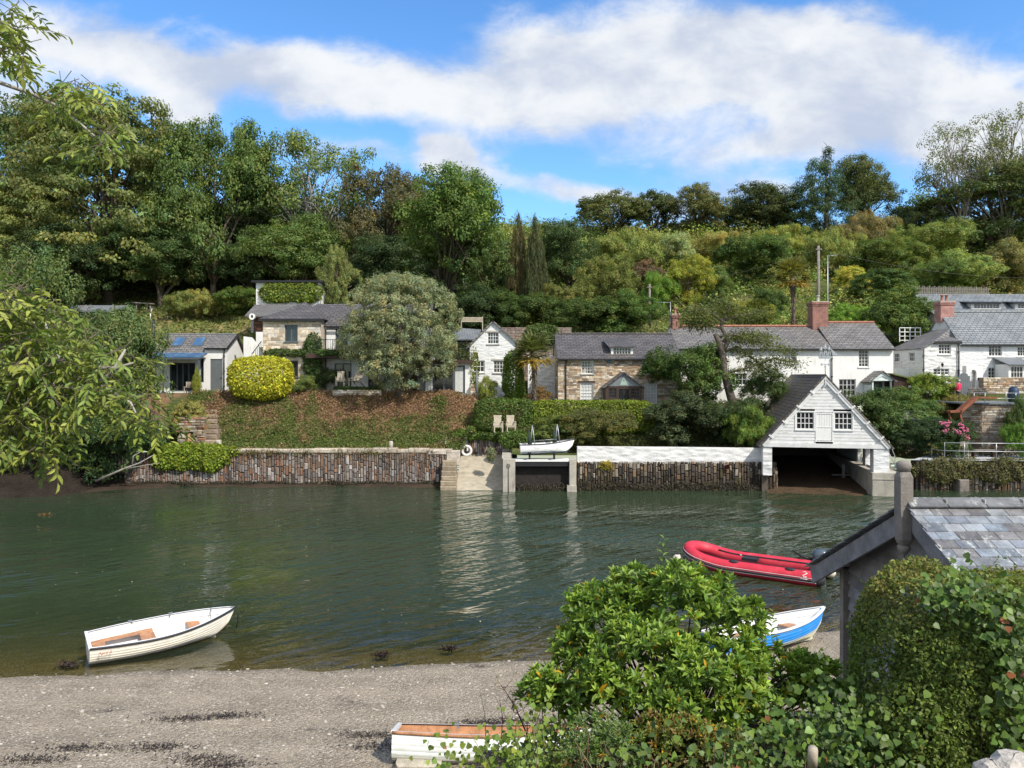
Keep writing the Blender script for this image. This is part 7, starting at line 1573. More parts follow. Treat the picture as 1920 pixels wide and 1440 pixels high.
 ('shrubA', 'garden_shrub', 'big dark shrub to the right of the boathouse gable', 'shrub', 1622, 730, 850, 140, (.055, .085, .028), 49.5),
 ('shrubB', 'garden_shrub', 'mid-green shrub in front of the brown shed', 'shrub', 1690, 728, 800, 120, (.07, .11, .035), 51.0),
 ('shrubA', 'garden_shrub', 'yellow-green bush in front of the white side wing', 'shrub', 1747, 700, 765, 74, (.13, .17, .03), 53.6),
 ('willowy', 'grass_clump', 'tawny grass clump above the rusty ramp', 'shrub', 1800, 744, 792, 78, (.17, .15, .06), 51.3),
 ('shrubA', 'corner_bush', 'fresh green bush at the right edge beside the bastion', 'shrub', 1912, 795, 872, 60, FRESH, 47),
 ('shrubB', 'corner_bush', 'darker bush at the right edge above the fresh green one', 'shrub', 1915, 745, 840, 50, (.06, .09, .03), 48),
 ('willowy', 'phormium', 'spiky yellow-green clump at the corner of the white gable', 'shrub', 912, 708, 758, 40, (.17, .19, .05), 53.6),
 ('shrubB', 'brown_shrub', 'rusty brown shrub at the foot of the palm', 'shrub', 1010, 725, 765, 50, (.15, .10, .05), 54.2),
 ('shrubA', 'tower_shrub', 'small rounded shrub on a stem by the fan-backed chair', 'shrub', 612, 690, 735, 36, (.05, .075, .03), 54.6),
 ('willowy', 'bank_herb', 'tufted green herb at the top of the bank below the tower', 'shrub', 565, 705, 742, 55, (.12, .15, .05), 53.8),
 ('dome', 'bank_shrub', 'dry golden-green shrub left of the bank steps', 'shrub', 355, 752, 800, 62, (.18, .17, .06), 50.3),
]: veg(*a)
t = veg('cypress', 'columnar_plant', 'little yellow-green column plant by the studio bench', 'shrub', 369, 690, 738, 16, (.19, .21, .04), 53.7)
# round evergreen in front of the main house
rng = np.random.default_rng(31); lob = [(0, 0, .60, .47, .47, .40), (-.24, -.1, .44, .25, .3, .2), (.25, -.1, .45, .24, .3, .2), (0, -.1, .78, .3, .3, .22), (0, -.3, .5, .3, .2, .25), (0, 0, .20, .26, .26, .16), (-.2, .1, .28, .2, .2, .14), (.2, .1, .28, .2, .2, .14)]
make_proto('holm', 31, lob, 1250, .036, 72, .0175, aspect=.42, fill=.04, jit=.22, low=.75, r0=.05, top=.5, twigs=0)
veg('holm', 'holm_oak', 'big round grey-green evergreen tree on a thick trunk before the white house', 'tree', 752, 516, 738, 208, (.150, .165, .105), 53.4, sink=.2)
def shell(name, label, cat, c, half, n, leaf, col, seed, power=4, jit=.3, aspect=.6, flat_base=True, mat='leaf', group=None, amp=.06, tpl='dia', core=True):
    """clipped bush or hedge: leaves over a rounded box with an uneven surface"""
    rng = np.random.default_rng(seed); d = unit(rng.normal(size=(n, 3)) / np.array(half) ** .0)
    q = rng.integers(0, 6, n); u = rng.uniform(-1, 1, (n, 3)); ar = np.array([half[1] * half[2], half[0] * half[2], half[0] * half[1]]); ax = rng.choice(3, n, p=ar / ar.sum()); sg = np.where(rng.random(n) < .5, -1, 1)
    u[np.arange(n), ax] = sg; p_ = (np.abs(u) ** power).sum(1) ** (1 / power); u = u / p_[:, None]
    nrm = unit(np.sign(u) * np.abs(u) ** (power - 1) / np.array(half))
    Pn = u * np.array(half); dsp = amp * (wob(Pn[:, 0] * 2.2 + Pn[:, 2], Pn[:, 1] * 2.2 + Pn[:, 2] * 1.7, 1.6)) - np.abs(rng.normal(0, .06, n)) * min(1, max(half))
    Pn = Pn + nrm * dsp[:, None]
    cols = jitter(rng, n, jit, .10); cl = wob(Pn[:, 0] * 3 + 7, Pn[:, 2] * 3 + Pn[:, 1] * 2, 1.3); cols *= (1 + .18 * cl)[:, None]
    me = leaves_mesh(name + '_leaves', Pn, nrm + rng.normal(size=(n, 3)) * .6 + np.array([0, 0, .3]), leaf * rng.uniform(.7, 1.3, n), aspect, cols, rng, tpl)
    me.materials.append(M[mat]); o = link(name, me); o.color = fcol(mul(col, 1.25)); o.location = c; return tag(o, label, cat, group)
def bx(px0, py0, px1, py1, Y, dy): 
    a, b = P(px0, py1, Y), P(px1, py0, Y); return ((a.x + b.x) / 2, Y + dy, (a.z + b.z) / 2), (abs(b.x - a.x) / 2, dy, abs(b.z - a.z) / 2)
c, hf = bx(417, 667, 535, 750, 51.6, 1.5); shell('golden_privet', 'large clipped golden-yellow bush in front of the studio', 'shrub', c, hf, 13000, .16, (.34, .33, .03), 41, 3.0, .34, amp=.10)
c, hf = bx(992, 752, 1228, 812, 50.4, .8); shell('clipped_hedge', 'long bright green clipped hedge below the stone cottage', 'hedge', c, hf, 17000, .14, (.135, .175, .022), 42, 9, .32, amp=.08)
c, hf = bx(888, 748, 1002, 812, 50.0, 1.0); shell('ivy_hedge', 'dark green ivy-covered hedge behind the two teak armchairs', 'hedge', c, hf, 9000, .14, (.07, .11, .022), 43, 4, .32, amp=.16)
c, hf = bx(942, 655, 984, 760, 53.0, .9); shell('ivy_mound', 'tall bright ivy mound beside the palm trunk', 'climbing plant', c, hf, 8000, .14, (.10, .15, .022), 44, 2.3, .3, amp=.22)
c, hf = bx(275, 832, 428, 884, 46.9, .45); shell('wall_ivy', 'bright lime-green ivy spilling over the left end of the quay wall', 'climbing plant', c, hf, 9000, .17, (.16, .21, .025), 45, 2.6, .3, amp=.22)
c, hf = bx(405, 838, 455, 858, 47.1, .3); shell('wall_ivy', 'thin lime-green ivy trail lying along the quay coping', 'climbing plant', c, hf, 1800, .15, (.17, .21, .03), 46, 2.2, .3, amp=.15)
c, hf = bx(836, 806, 962, 828, 50.2, .5); shell('slip_ivy', 'green ivy cap draped along the wall above the lifebuoy', 'climbing plant', c, hf, 5000, .14, (.085, .135, .026), 47, 2.5, .3, amp=.16)
c, hf = bx(935, 809, 1016, 843, 47.7, .5); shell('slip_ivy', 'green ivy cushion left of the small boat on the beam', 'climbing plant', c, hf, 4500, .14, (.08, .125, .026), 48, 2.5, .3, amp=.2)
c, hf = bx(484, 529, 603, 566, 65.5, .35); shell('annexe_ivy', 'thick yellow-green ivy sheet hanging on the annexe wall', 'climbing plant', c, hf, 5500, .22, (.125, .165, .028), 49, 3, .3, amp=.2)
c, hf = bx(493, 654, 580, 668, 54.6, .25); shell('house_creeper', 'dark creeper band along the foot of the tower\'s upper wall', 'climbing plant', c, hf, 1800, .15, (.06, .095, .026), 50, 3, .3, amp=.15)
c, hf = bx(566, 622, 604, 722, 54.5, .35); shell('house_creeper', 'climbing creeper rising at the right corner of the stone tower', 'climbing plant', c, hf, 3600, .16, (.055, .092, .026), 51, 2.2, .3, amp=.3)
c, hf = bx(590, 655, 660, 667, 53.9, .3); shell('balcony_plants', 'trailing green plants along the balcony edge', 'climbing plant', c, hf, 1500, .14, (.06, .105, .026), 52, 3, .3, amp=.12)
c, hf = bx(624, 725, 715, 734, 53.2, .3); shell('terrace_box', 'low dark green edging hedge in front of the terrace chairs', 'hedge', c, hf, 1700, .13, (.055, .09, .024), 53, 4, .3, amp=.06)
c, hf = bx(1125, 866, 1152, 884, 45.1, .3); shell('wall_fern', 'yellowed fern tuft growing out of the dark quay wall', 'fern', c, hf, 700, .22, (.30, .24, .04), 54, 2.2, .35, .25, amp=.2)
c, hf = bx(880, 648, 900, 735, 54.7, .2); shell('terrace_climber', 'thin yellow-green climber at the corner of the flat-roofed link', 'climbing plant', c, hf, 500, .16, (.15, .17, .04), 55, 2.0, .3, amp=.3)
c, hf = bx(912, 840, 930, 868, 46.2, .3); shell('slip_lavender', 'grey-green tuft leaning over the slipway edge', 'plant', c, hf, 900, .15, (.17, .19, .11), 56, 2, .3, .25, amp=.2)
c, hf = bx(1005, 810, 1082, 842, 47.6, .5); shell('ledge_growth', 'rough brownish green growth on the ledge face behind the small boat', 'plant', c, hf, 3500, .15, (.095, .105, .035), 59, 2.4, .35, .4, amp=.3)
# hanging plants on the right sea wall
c, hf = bx(1712, 862, 1965, 905, 45.0, .55); shell('hanging_growth', 'shaggy brown-green growth hanging over the terrace sea wall', 'plant', c, hf, 10000, .17, (.10, .098, .038), 57, 2.8, .4, .35, amp=.32)
c, hf = bx(985, 606, 1046, 648, 60.0, .4); shell('wall_creeper', 'green creeper hanging over the high mauve garden wall', 'climbing plant', c, hf, 2600, .2, (.075, .11, .03), 58, 2.4, .3, amp=.35)
# hydrangea with pink heads
hy = thing('hydrangea', 'big dark hydrangea mass with clusters of pink flower heads by the terrace', 'shrub', (X(1745, 47.4), 47.4, 1.7)); 
cr = link('foliage', PROTO['shrubA'][0], None, hy); cr.scale = (150 / F * 47.4, 2.6, Z(785, 47.4) - 1.7); cr.color = fcol((.045, .08, .028))
cr = link('foliage', PROTO['shrubB'][0], None, hy); cr.location = (X(1775, 47.4) - X(1745, 47.4), -.3, 0); cr.scale = (80 / F * 47.4, 2.0, Z(792, 47.4) - 1.7); cr.color = fcol((.06, .105, .03))
rg = random.Random(6)
for px, py in ((1766, 793), (1775, 798), (1778, 793), (1773, 808), (1800, 797), (1804, 803), (1808, 808), (1800, 810), (1805, 815), (1810, 818), (1813, 822), (1790, 806), (1812, 806), (1796, 812)):
    m = MB(); 
    for k in range(16): m.rock((rg.gauss(0, .07), rg.gauss(0, .07), rg.gauss(0, .06)), .05, .05, .04, k, (.62 * rg.uniform(.8, 1.2), .17, .27))
    o = m.build('flower_head', M['attr'], hy); y = 46.2 + rg.uniform(-.1, .1); o.location = Vector((X(px, y), y, Z(py, y))) - hy.location
# ------------------------------------------------------------------ palms
def palm(label, px, pt_, pb_, Y, crown_px, col, seed, dead=True):
    x = X(px, Y); zb = min(fz(x, Y), Z(pb_, Y)); zt = Z(pt_, Y); rw_ = crown_px / 2 / F * Y; zc = zt - rw_ * .75; t = thing('fan_palm', label, 'palm tree', (x, Y, zb)); rng = np.random.default_rng(seed); rg = random.Random(seed)
    h = zc - zb; m = MB(); m.tube([(0, 0, -.2), (.1, 0, h * .5), (0, 0, h)], [.2, .17, .24], 10)
    for i in range(150): a = rg.uniform(0, 6.28); z = rg.uniform(.2, h); m.obox((math.cos(a) * .17, math.sin(a) * .17, z), (.05 * math.cos(a + 1.57), .05 * math.sin(a + 1.57), 0), (.16 * math.cos(a), .16 * math.sin(a), -.26 if z > h * .55 else -.1), (0, 0, .015))
    m.build('trunk', M['bark'], t)
    Pn, Nn, Al, Sz, Cl = [], [], [], [], []
    for i in range(72):
        el = rg.uniform(-.8, 1.4); az = rg.uniform(0, 6.28); L = rw_ * rg.uniform(.55, .85); d = np.array([math.cos(az) * math.cos(el), math.sin(az) * math.cos(el), math.sin(el)]); hub = np.array([0, 0, h]) + d * L * .6
        n0 = unit(np.cross(d, np.cross([0, 0, 1.0], d))[None])[0]; s = np.cross(d, n0)
        old = dead and el < -.35
        for k in range(13):
            th = (k - 6) / 6 * 1.55; a = d * math.cos(th) + s * math.sin(th) - np.array([0, 0, .25 * (.4 if el > .6 else 1)]); Pn.append(hub); Al.append(a); Nn.append(n0 + .25 * rng.normal(size=3)); Sz.append(L * .62 * rng.uniform(.8, 1.1)); c = np.array((.36, .25, .05) if old else col) * rng.uniform(.7, 1.3); Cl.append(c)
    me = leaves_mesh('palm_fronds', np.array(Pn), np.array(Nn), np.array(Sz), .12, np.array(Cl), rng, 'strip', np.array(Al)); me.materials.append(M['leaf']); link('fronds', me, None, t); return t
palm('fan palm with shaggy trunk and yellowing fronds beside the white gable', 1000, 622, 752, 52.3, 108, (.13, .15, .05), 3)
palm('distant fan palm on the hillside left of the tall pole', 1486, 484, 602, 66, 92, (.20, .19, .05), 4)
# ------------------------------------------------------------------ twisted larch
M['larchbark'] = paint('larch_bark', (.105, .088, .072), .95, var=.45, vs=5, bd=.04, bs=8)
def larch():
    Y = 50.6; t = thing('twisted_larch', 'leaning grey larch with a crooked bare trunk and sparse hanging boughs', 'tree', (X(1378, Y), Y, Z(760, Y))); o = Vector(t.location); q = lambda px, py, dy=0: Vector((X(px, Y), Y + dy, Z(py, Y))) - o
    m = MB(); m.tube([q(1380, 775), q(1368, 735), q(1358, 700), q(1354, 660), q(1348, 640), q(1340, 626)], [.34, .28, .25, .23, .22, .12], 9); m.tube([q(1354, 660), q(1366, 640), q(1352, 612), q(1362, 590)], [.22, .16, .12, .06], 7); m.build('trunk', M['larchbark'], t)
    bl = [[(1350, 632), (1375, 628), (1400, 634), (1440, 648), (1480, 655)], [(1356, 660), (1385, 650), (1410, 668), (1440, 690), (1470, 712)], [(1352, 616), (1320, 604), (1290, 600)], [(1358, 600), (1400, 590), (1440, 582)], [(1362, 590), (1370, 575), (1350, 560)], [(1355, 640), (1395, 625), (1450, 630)], [(1357, 690), (1330, 705), (1300, 730), (1280, 738)],
          [(1360, 700), (1400, 690), (1450, 672), (1490, 680)], [(1372, 745), (1400, 755), (1430, 790)], [(1374, 750), (1340, 770), (1310, 800)], [(1357, 604), (1320, 580), (1290, 585)], [(1376, 755), (1398, 780), (1392, 830)]]
    rng = np.random.default_rng(12); Pn, Nn, Al = [], [], []
    for i, b in enumerate(bl):
        dy = rng.uniform(-1.2, 1.2); pts = [q(px, py, dy * k / len(b)) for k, (px, py) in enumerate(b)]; m = MB(); m.tube(pts, [.10 - .08 * k / len(b) for k in range(len(b))], 6); m.build('bough', M['larchbark'], t)
        for k in range(1500):
            u = rng.random() ** .8 * (len(pts) - 1); j = min(int(u), len(pts) - 2); p = pts[j].lerp(pts[j + 1], u - j)
            if u < .5: continue
            Pn.append(np.array(p) + rng.normal(size=3) * np.array([.45, .45, .22]) - np.array([0, 0, .12])); Nn.append(rng.normal(size=3) + np.array([0, 0, .7])); Al.append(rng.normal(size=3) + np.array([.2, 0, -.4]))
    n = len(Pn); me = leaves_mesh('larch_needles', np.array(Pn), np.array(Nn), rng.uniform(.13, .30, n), .26, jitter(rng, n, .3, .1) * np.array([.13, .15, .05]), rng, 'dia', np.array(Al)); me.materials.append(M['leaf']); link('foliage', me, None, t)
larch()
# ------------------------------------------------------------------ ground cover that nobody could count
def cover(name, n, region, leaf, seed, colf, hmax=.3, aspect=.5, dens=None, mat='leaf', upn=.6):
    rng = np.random.default_rng(seed); x = rng.uniform(region[0], region[1], n); y = rng.uniform(region[2], region[3], n)
    if dens is not None: k = rng.random(n) < dens(x, y); x, y = x[k], y[k]
    n = len(x); z = far_h(x, y) + rng.random(n) ** 2 * hmax
    me = leaves_mesh(name, np.stack([x, y, z], 1), rng.normal(size=(n, 3)) * .8 + np.array([0, -.3, upn]), leaf * rng.uniform(.6, 1.5, n), aspect, colf(x, y, rng), rng); me.materials.append(M[mat]); o = link(name, me); o.color = (1, 1, 1, 1); return tag(o, kind='stuff')
def bank_col(x, y, rng):
    n = len(x); t = ss(-.25, .3, wob(x * 1.3, y * 1.6, 1.0) + .85 * (y < 51.5) - .3 * (x > -14) * (y > 51.6) - .12 + .2 * (x < -15)); g = rng.random(n) < t
    b = np.array([[.23, .135, .085], [.30, .20, .12], [.17, .10, .07], [.26, .18, .09]])[rng.integers(0, 4, n)]; gr = np.array([[.085, .125, .03], [.12, .15, .04], [.06, .09, .025], [.16, .17, .05]])[rng.integers(0, 4, n)]
    return np.where(g[:, None], gr, b) * np.exp(rng.normal(0, .25, n))[:, None] * 1.2
cover('bank_cover', 70000, (-23, -2.5, 49.2, 54.2), .115, 61, bank_col, .28)
cover('bank_cover', 30000, (-1, 34, 47.6, 55.5), .14, 62, lambda x, y, r: np.array([[.075, .105, .03], [.11, .12, .035], [.13, .10, .045], [.05, .075, .025]])[r.integers(0, 4, len(x))] * np.exp(r.normal(0, .25, len(x)))[:, None], .4, dens=lambda x, y: far_keep(x, y) * ~((x > 0) & (x < 14.5) & (y < 48)))
cover('path_grass', 7000, (-22, -4.8, 47.7, 49.3), .12, 63, lambda x, y, r: np.where((r.random(len(x)) < .5 + .5 * np.clip(wob(x * .8, y, 1), -1, 1))[:, None], np.array([.11, .14, .035]), np.array([.30, .23, .12])) * np.exp(r.normal(0, .2, len(x)))[:, None], .10, .3)
cover('lawn_growth', 16000, (-48, -19, 59, 84), .3, 64, lambda x, y, r: np.array([[.10, .135, .035], [.20, .17, .07], [.13, .15, .04], [.08, .11, .03]])[r.integers(0, 4, len(x))] * np.exp(r.normal(0, .25, len(x)))[:, None], .35)
cover('slope_growth', 16000, (-19, 0, 58, 76), .32, 65, lambda x, y, r: np.array([[.05, .075, .025], [.07, .10, .03]])[r.integers(0, 2, len(x))] * np.exp(r.normal(0, .25, len(x)))[:, None], .8)
def mounds(name, n, region, seed, pals, r0, r1, leaf, nl=60):
    rng = np.random.default_rng(seed); x = rng.uniform(region[0], region[1], n); y = rng.uniform(region[2], region[3], n); z = far_h(x, y); r = rng.uniform(r0, r1, n); ci = np.repeat(np.arange(n), nl); d = unit(rng.normal(size=(n * nl, 3))); d[:, 2] = np.abs(d[:, 2])
    Pn = np.stack([x, y, z], 1)[ci] + d * (r[ci] * rng.uniform(.4, 1.05, n * nl))[:, None] * np.array([1.2, 1, .8]); cols = np.array(pals)[rng.integers(0, len(pals), n)][ci] * jitter(rng, n * nl, .24, .08)
    me = leaves_mesh(name, Pn, d + rng.normal(size=d.shape) * .5 + np.array([0, 0, .3]), leaf * rng.uniform(.6, 1.3, n * nl), .5, cols, rng); me.materials.append(M['leaf']); o = link(name, me); o.color = (1, 1, 1, 1); tag(o, kind='stuff')
mounds('bank_plants', 120, (-21, -3, 49.3, 51.8), 68, [(.11, .17, .035), (.085, .13, .03), (.15, .18, .05), (.20, .15, .07)], .15, .5, .13)
mounds('bank_plants', 70, (-19, -3, 51.5, 54.0), 69, [(.24, .15, .09), (.18, .11, .07), (.12, .16, .04), (.27, .19, .10)], .12, .38, .12)
def coping_tufts():
    rng = np.random.default_rng(70); n = 46; nl = 46; x = rng.uniform(-20, -4.6, n); ci = np.repeat(np.arange(n), nl); r = rng.uniform(.08, .34, n)
    Pn = np.stack([x[ci] + rng.normal(size=n * nl) * r[ci] * 1.2, 47.22 + rng.normal(size=n * nl) * .05, 2.12 + rng.normal(size=n * nl) * r[ci] * .55], 1); pal = np.array([(.20, .13, .07), (.13, .16, .04), (.26, .20, .09), (.15, .10, .07)])
    me = leaves_mesh('coping_tufts', Pn, rng.normal(size=Pn.shape) + np.array([0, -.6, .3]), .13 * rng.uniform(.6, 1.4, n * nl), .28, pal[rng.integers(0, 4, n)][ci] * jitter(rng, n * nl, .25, .1), rng); me.materials.append(M['leaf']); o = link('coping_tufts', me); o.color = (1, 1, 1, 1); tag(o, kind='stuff')
    n = 9000; x = np.concatenate([rng.uniform(-24, -4.2, n // 2), rng.uniform(.4, 15.6, n // 2)]); yy = np.where(x < -4, 47.17, 45.16); h = .34 + .22 * wob(x * 1.6, x * 0 + 3, 1.2); z = rng.random(n) ** 1.2 * h; z = np.where(x < -4, z * .6 + .1, z * 1.5)
    me = leaves_mesh('tide_weed', np.stack([x, yy - rng.random(n) * .05, z], 1), rng.normal(size=(n, 3)) * .4 + np.array([0, -1, .1]), .13 * rng.uniform(.5, 1.4, n), .4, np.array([(.05, .045, .03), (.07, .06, .03), (.035, .03, .025)])[rng.integers(0, 3, n)] * jitter(rng, n, .25, .1), rng, 'dia', rng.normal(size=(n, 3)) * .4 + np.array([0, 0, -1])); me.materials.append(M['leaf']); o = link('tide_weed', me); o.color = (1, 1, 1, 1); tag(o, kind='stuff')
coping_tufts()
def scrub():
    rng = np.random.default_rng(66); nm = 2300; x = rng.uniform(-4, 118, nm); y = rng.uniform(60, 127, nm); k = (x < y * .80) ; x, y = x[k], y[k]; nm = len(x)
    r = rng.uniform(.7, 2.1, nm) * (1 + (y - 60) / 110); z = far_h(x, y); nl = 90; ci = np.repeat(np.arange(nm), nl); d = unit(rng.normal(size=(nm * nl, 3))); d[:, 2] = np.abs(d[:, 2])
    Pn = np.stack([x, y, z], 1)[ci] + d * (r[ci] * rng.uniform(.6, 1.05, nm * nl))[:, None] * np.array([1, 1, .95])
    pal = np.array([[.065, .095, .028], [.10, .13, .04], [.135, .15, .05], [.14, .13, .055], [.05, .075, .025], [.09, .14, .035], [.12, .10, .05], [.17, .18, .07], [.09, .08, .04]])
    pi = (np.clip((wob(x * .35, y * .35, .8) * 2.6 + 4 + rng.normal(0, 1.5, nm)), 0, 8)).astype(int); cols = pal[pi][ci] * jitter(rng, nm, .14, .08)[ci] * jitter(rng, nm * nl, .22, .08) * np.array([2.15, 2.15, 1.7])
    me = leaves_mesh('hillside_scrub', Pn, d + rng.normal(size=d.shape) * .5 + np.array([0, 0, .3]), .26 * (1 + (y[ci] - 60) / 130) * rng.uniform(.6, 1.3, nm * nl), .55, cols, rng); me.materials.append(M['leaf']); o = link('hillside_scrub', me); o.color = (1, 1, 1, 1); tag(o, kind='stuff')
scrub()
def woodland():
    rng = np.random.default_rng(67); nm = 1500; x = rng.uniform(-85, -10, nm); y = rng.uniform(82, 104, nm); z = far_h(x, y) + rng.uniform(0, 1, nm) ** 1.3 * 9.0; r = rng.uniform(1.2, 2.6, nm); nl = 60; ci = np.repeat(np.arange(nm), nl); d = unit(rng.normal(size=(nm * nl, 3)))
    Pn = np.stack([x, y, z], 1)[ci] + d * (r[ci] * rng.uniform(.5, 1.05, nm * nl))[:, None]
    pal = np.array([[.03, .048, .018], [.045, .07, .024], [.055, .08, .028]]); cols = pal[rng.integers(0, 3, nm)][ci] * jitter(rng, nm * nl, .22, .08)
    me = leaves_mesh('woodland_understorey', Pn, d + rng.normal(size=d.shape) * .5 + np.array([0, 0, .3]), .42 * rng.uniform(.6, 1.3, nm * nl), .6, cols, rng); me.materials.append(M['leaf']); o = link('woodland_understorey', me); o.color = (1, 1, 1, 1); tag(o, kind='stuff')
woodland()
# ------------------------------------------------------------------ near plants
def rosettes(lobes, nr, nlf, L, asp, seed, pal, yellow=.015, low=.5):
    """whorls of leaves at the shoot tips over the lobes"""
    rng = np.random.default_rng(seed); Lb = np.array(lobes); w = Lb[:, 3] ** 2; li = rng.choice(len(Lb), nr, p=w / w.sum()); d = unit(rng.normal(size=(nr, 3)))
    d[:, 2] = np.where(d[:, 2] < -low, -d[:, 2], d[:, 2]); fr = np.where(rng.random(nr) < .3, rng.uniform(.55, .9, nr), rng.uniform(.9, 1.1, nr)); C = Lb[li, :3] + d * (Lb[li, 3] * fr)[:, None] * np.array([1, .9, .9])
    ax = unit(d * .8 + np.array([0, 0, .7]) + rng.normal(size=(nr, 3)) * .25); ci = np.repeat(np.arange(nr), nlf); k = np.tile(np.arange(nlf), nr); ph = k * 2.4 + rng.uniform(0, 6.28, nr)[ci]
    a = ax[ci]; e1 = unit(np.cross(a, np.array([.3, .2, .9]) + rng.normal(size=a.shape) * .01)); e2 = np.cross(a, e1); rad = e1 * np.cos(ph)[:, None] + e2 * np.sin(ph)[:, None]
    op = np.clip(.35 + .75 * (k / nlf) + rng.normal(0, .12, len(k)), .2, 1.35)[:, None]     # inner leaves stand up, outer ones open
    al = a * np.cos(op) + rad * np.sin(op); nn = a * np.sin(op) - rad * np.cos(op) + rng.normal(size=a.shape) * .18
    Pn = C[ci] - a * (k / nlf * .05)[:, None]; sz = L * (.55 + .55 * k / nlf) * rng.uniform(.8, 1.2, len(k))
    pal = np.array(pal); c = pal[rng.integers(0, len(pal), nr)][ci]; young = (1 - k / nlf)[:, None]; c = c * (1 + .55 * young * np.array([1.15, 1, .6])) * jitter(rng, len(k), .16, .07)
    c = np.where((rng.random(len(k)) < yellow)[:, None], np.array([.55, .30, .02]), c); return Pn, nn, sz, al, c, rng
def LB(px, py, Y, r): p = P(px, py, Y); return (p.x, p.y, p.z, r)
lob = [LB(1140, 1190, 6.0, .42), LB(1270, 1140, 6.0, .42), LB(1385, 1195, 6.0, .40), LB(1215, 1255, 5.6, .46), LB(1340, 1285, 5.6, .46), LB(1440, 1275, 5.9, .34), LB(1085, 1275, 5.9, .28), LB(1490, 1315, 5.8, .18), LB(1050, 1320, 5.9, .16), LB(1190, 1105, 6.1, .24), LB(1120, 1130, 6.1, .20), LB(1330, 1130, 6.1, .24), LB(1130, 1310, 5.5, .30), LB(1260, 1340, 5.3, .30), LB(1400, 1340, 5.4, .30), LB(1025, 1300, 5.9, .14), LB(1070, 1210, 6.0, .18), LB(1405, 1170, 5.9, .13), LB(1440, 1235, 5.9, .16), LB(1500, 1260, 5.8, .18), LB(1535, 1310, 5.8, .14)]
_r = random.Random(33); base_l = list(lob)      # smaller knobs break up the outline
lob = [(x, y, z, r * .86) for x, y, z, r in base_l]
for k in range(26):
    x, y, z, r = base_l[_r.randrange(len(base_l))]; a_, e_ = _r.uniform(0, 6.28), _r.uniform(-.2, 1.2); lob.append((x + r * math.cos(a_) * math.cos(e_), y + .6 * r * math.sin(a_) * math.cos(e_) - .1, z + r * .8 * math.sin(e_), _r.uniform(.09, .19)))
lob = [l for l in lob if not (960 + F * (l[0] + .5 * l[3]) / l[1] > 1425 and HY + F * (H - l[2] - .6 * l[3]) / l[1] < 1225)]
t = thing('laurel_bush', 'large glossy-leaved green bush with a few yellow leaves in the foreground', 'shrub', (1.33, 6.0, 3.6))
Pn, nn, sz, al, c, rng = rosettes(lob, 1750, 9, .094, .36, 71, [(.14, .215, .036), (.11, .18, .034), (.17, .25, .042), (.085, .145, .032)])
me = leaves_mesh('laurel_leaves', Pn - np.array(t.location), nn, sz, .37, c * 1.15, rng, 'fold', al, True); me.materials.append(M['leafg']); o = link('foliage', me, None, t); o.color = (1, 1, 1, 1)
m = MB(); rg = random.Random(4)
for l in base_l: 
    for k in range(4): e = Vector(l[:3]) - t.location + Vector((rg.gauss(0, .5), rg.gauss(0, .5), rg.gauss(.1, .45))) * l[3] * .6; m.tube([(rg.uniform(-.12, .12), rg.uniform(-.12, .12), .1), e * .5 + Vector((0, 0, .12)), e], [.016, .011, .005], 5)
m.build('stems', M['bark'], t)
# long shoots standing out of the bush
rn = np.random.default_rng(5)
for px, py0, py1, Y in ((1240, 1090, 1000, 6.0), (1165, 1110, 1072, 6.1), (1372, 1120, 1085, 5.9), (1445, 1200, 1142, 5.9), (1070, 1220, 1140, 6.0), (1000, 1330, 1270, 5.8), (985, 1310, 1285, 5.8)):
    a, b = np.array(P(px, py0, Y)), np.array(P(px + rn.uniform(-8, 8), py1, Y)); Ps, Ns, Ss, As, Cs = [], [], [], [], []
    for k in range(16): u = (k + .5) / 16; ph = k * 2.4; Ps.append(a + (b - a) * u); As.append((math.cos(ph), math.sin(ph), .9 * u + .2)); Ns.append((-.5 * math.cos(ph), -.5 * math.sin(ph), 1)); Ss.append(.075 * (1.1 - .5 * u)); Cs.append(np.array((.15, .23, .04)) * rn.uniform(.8, 1.4))
    me = leaves_mesh('shoot', np.array(Ps) - np.array(t.location), np.array(Ns), np.array(Ss), .36, np.array(Cs), rn, 'fold', np.array(As), True); me.materials.append(M['leafg']); o = link('shoot', me, None, t); o.color = (1, 1, 1, 1)
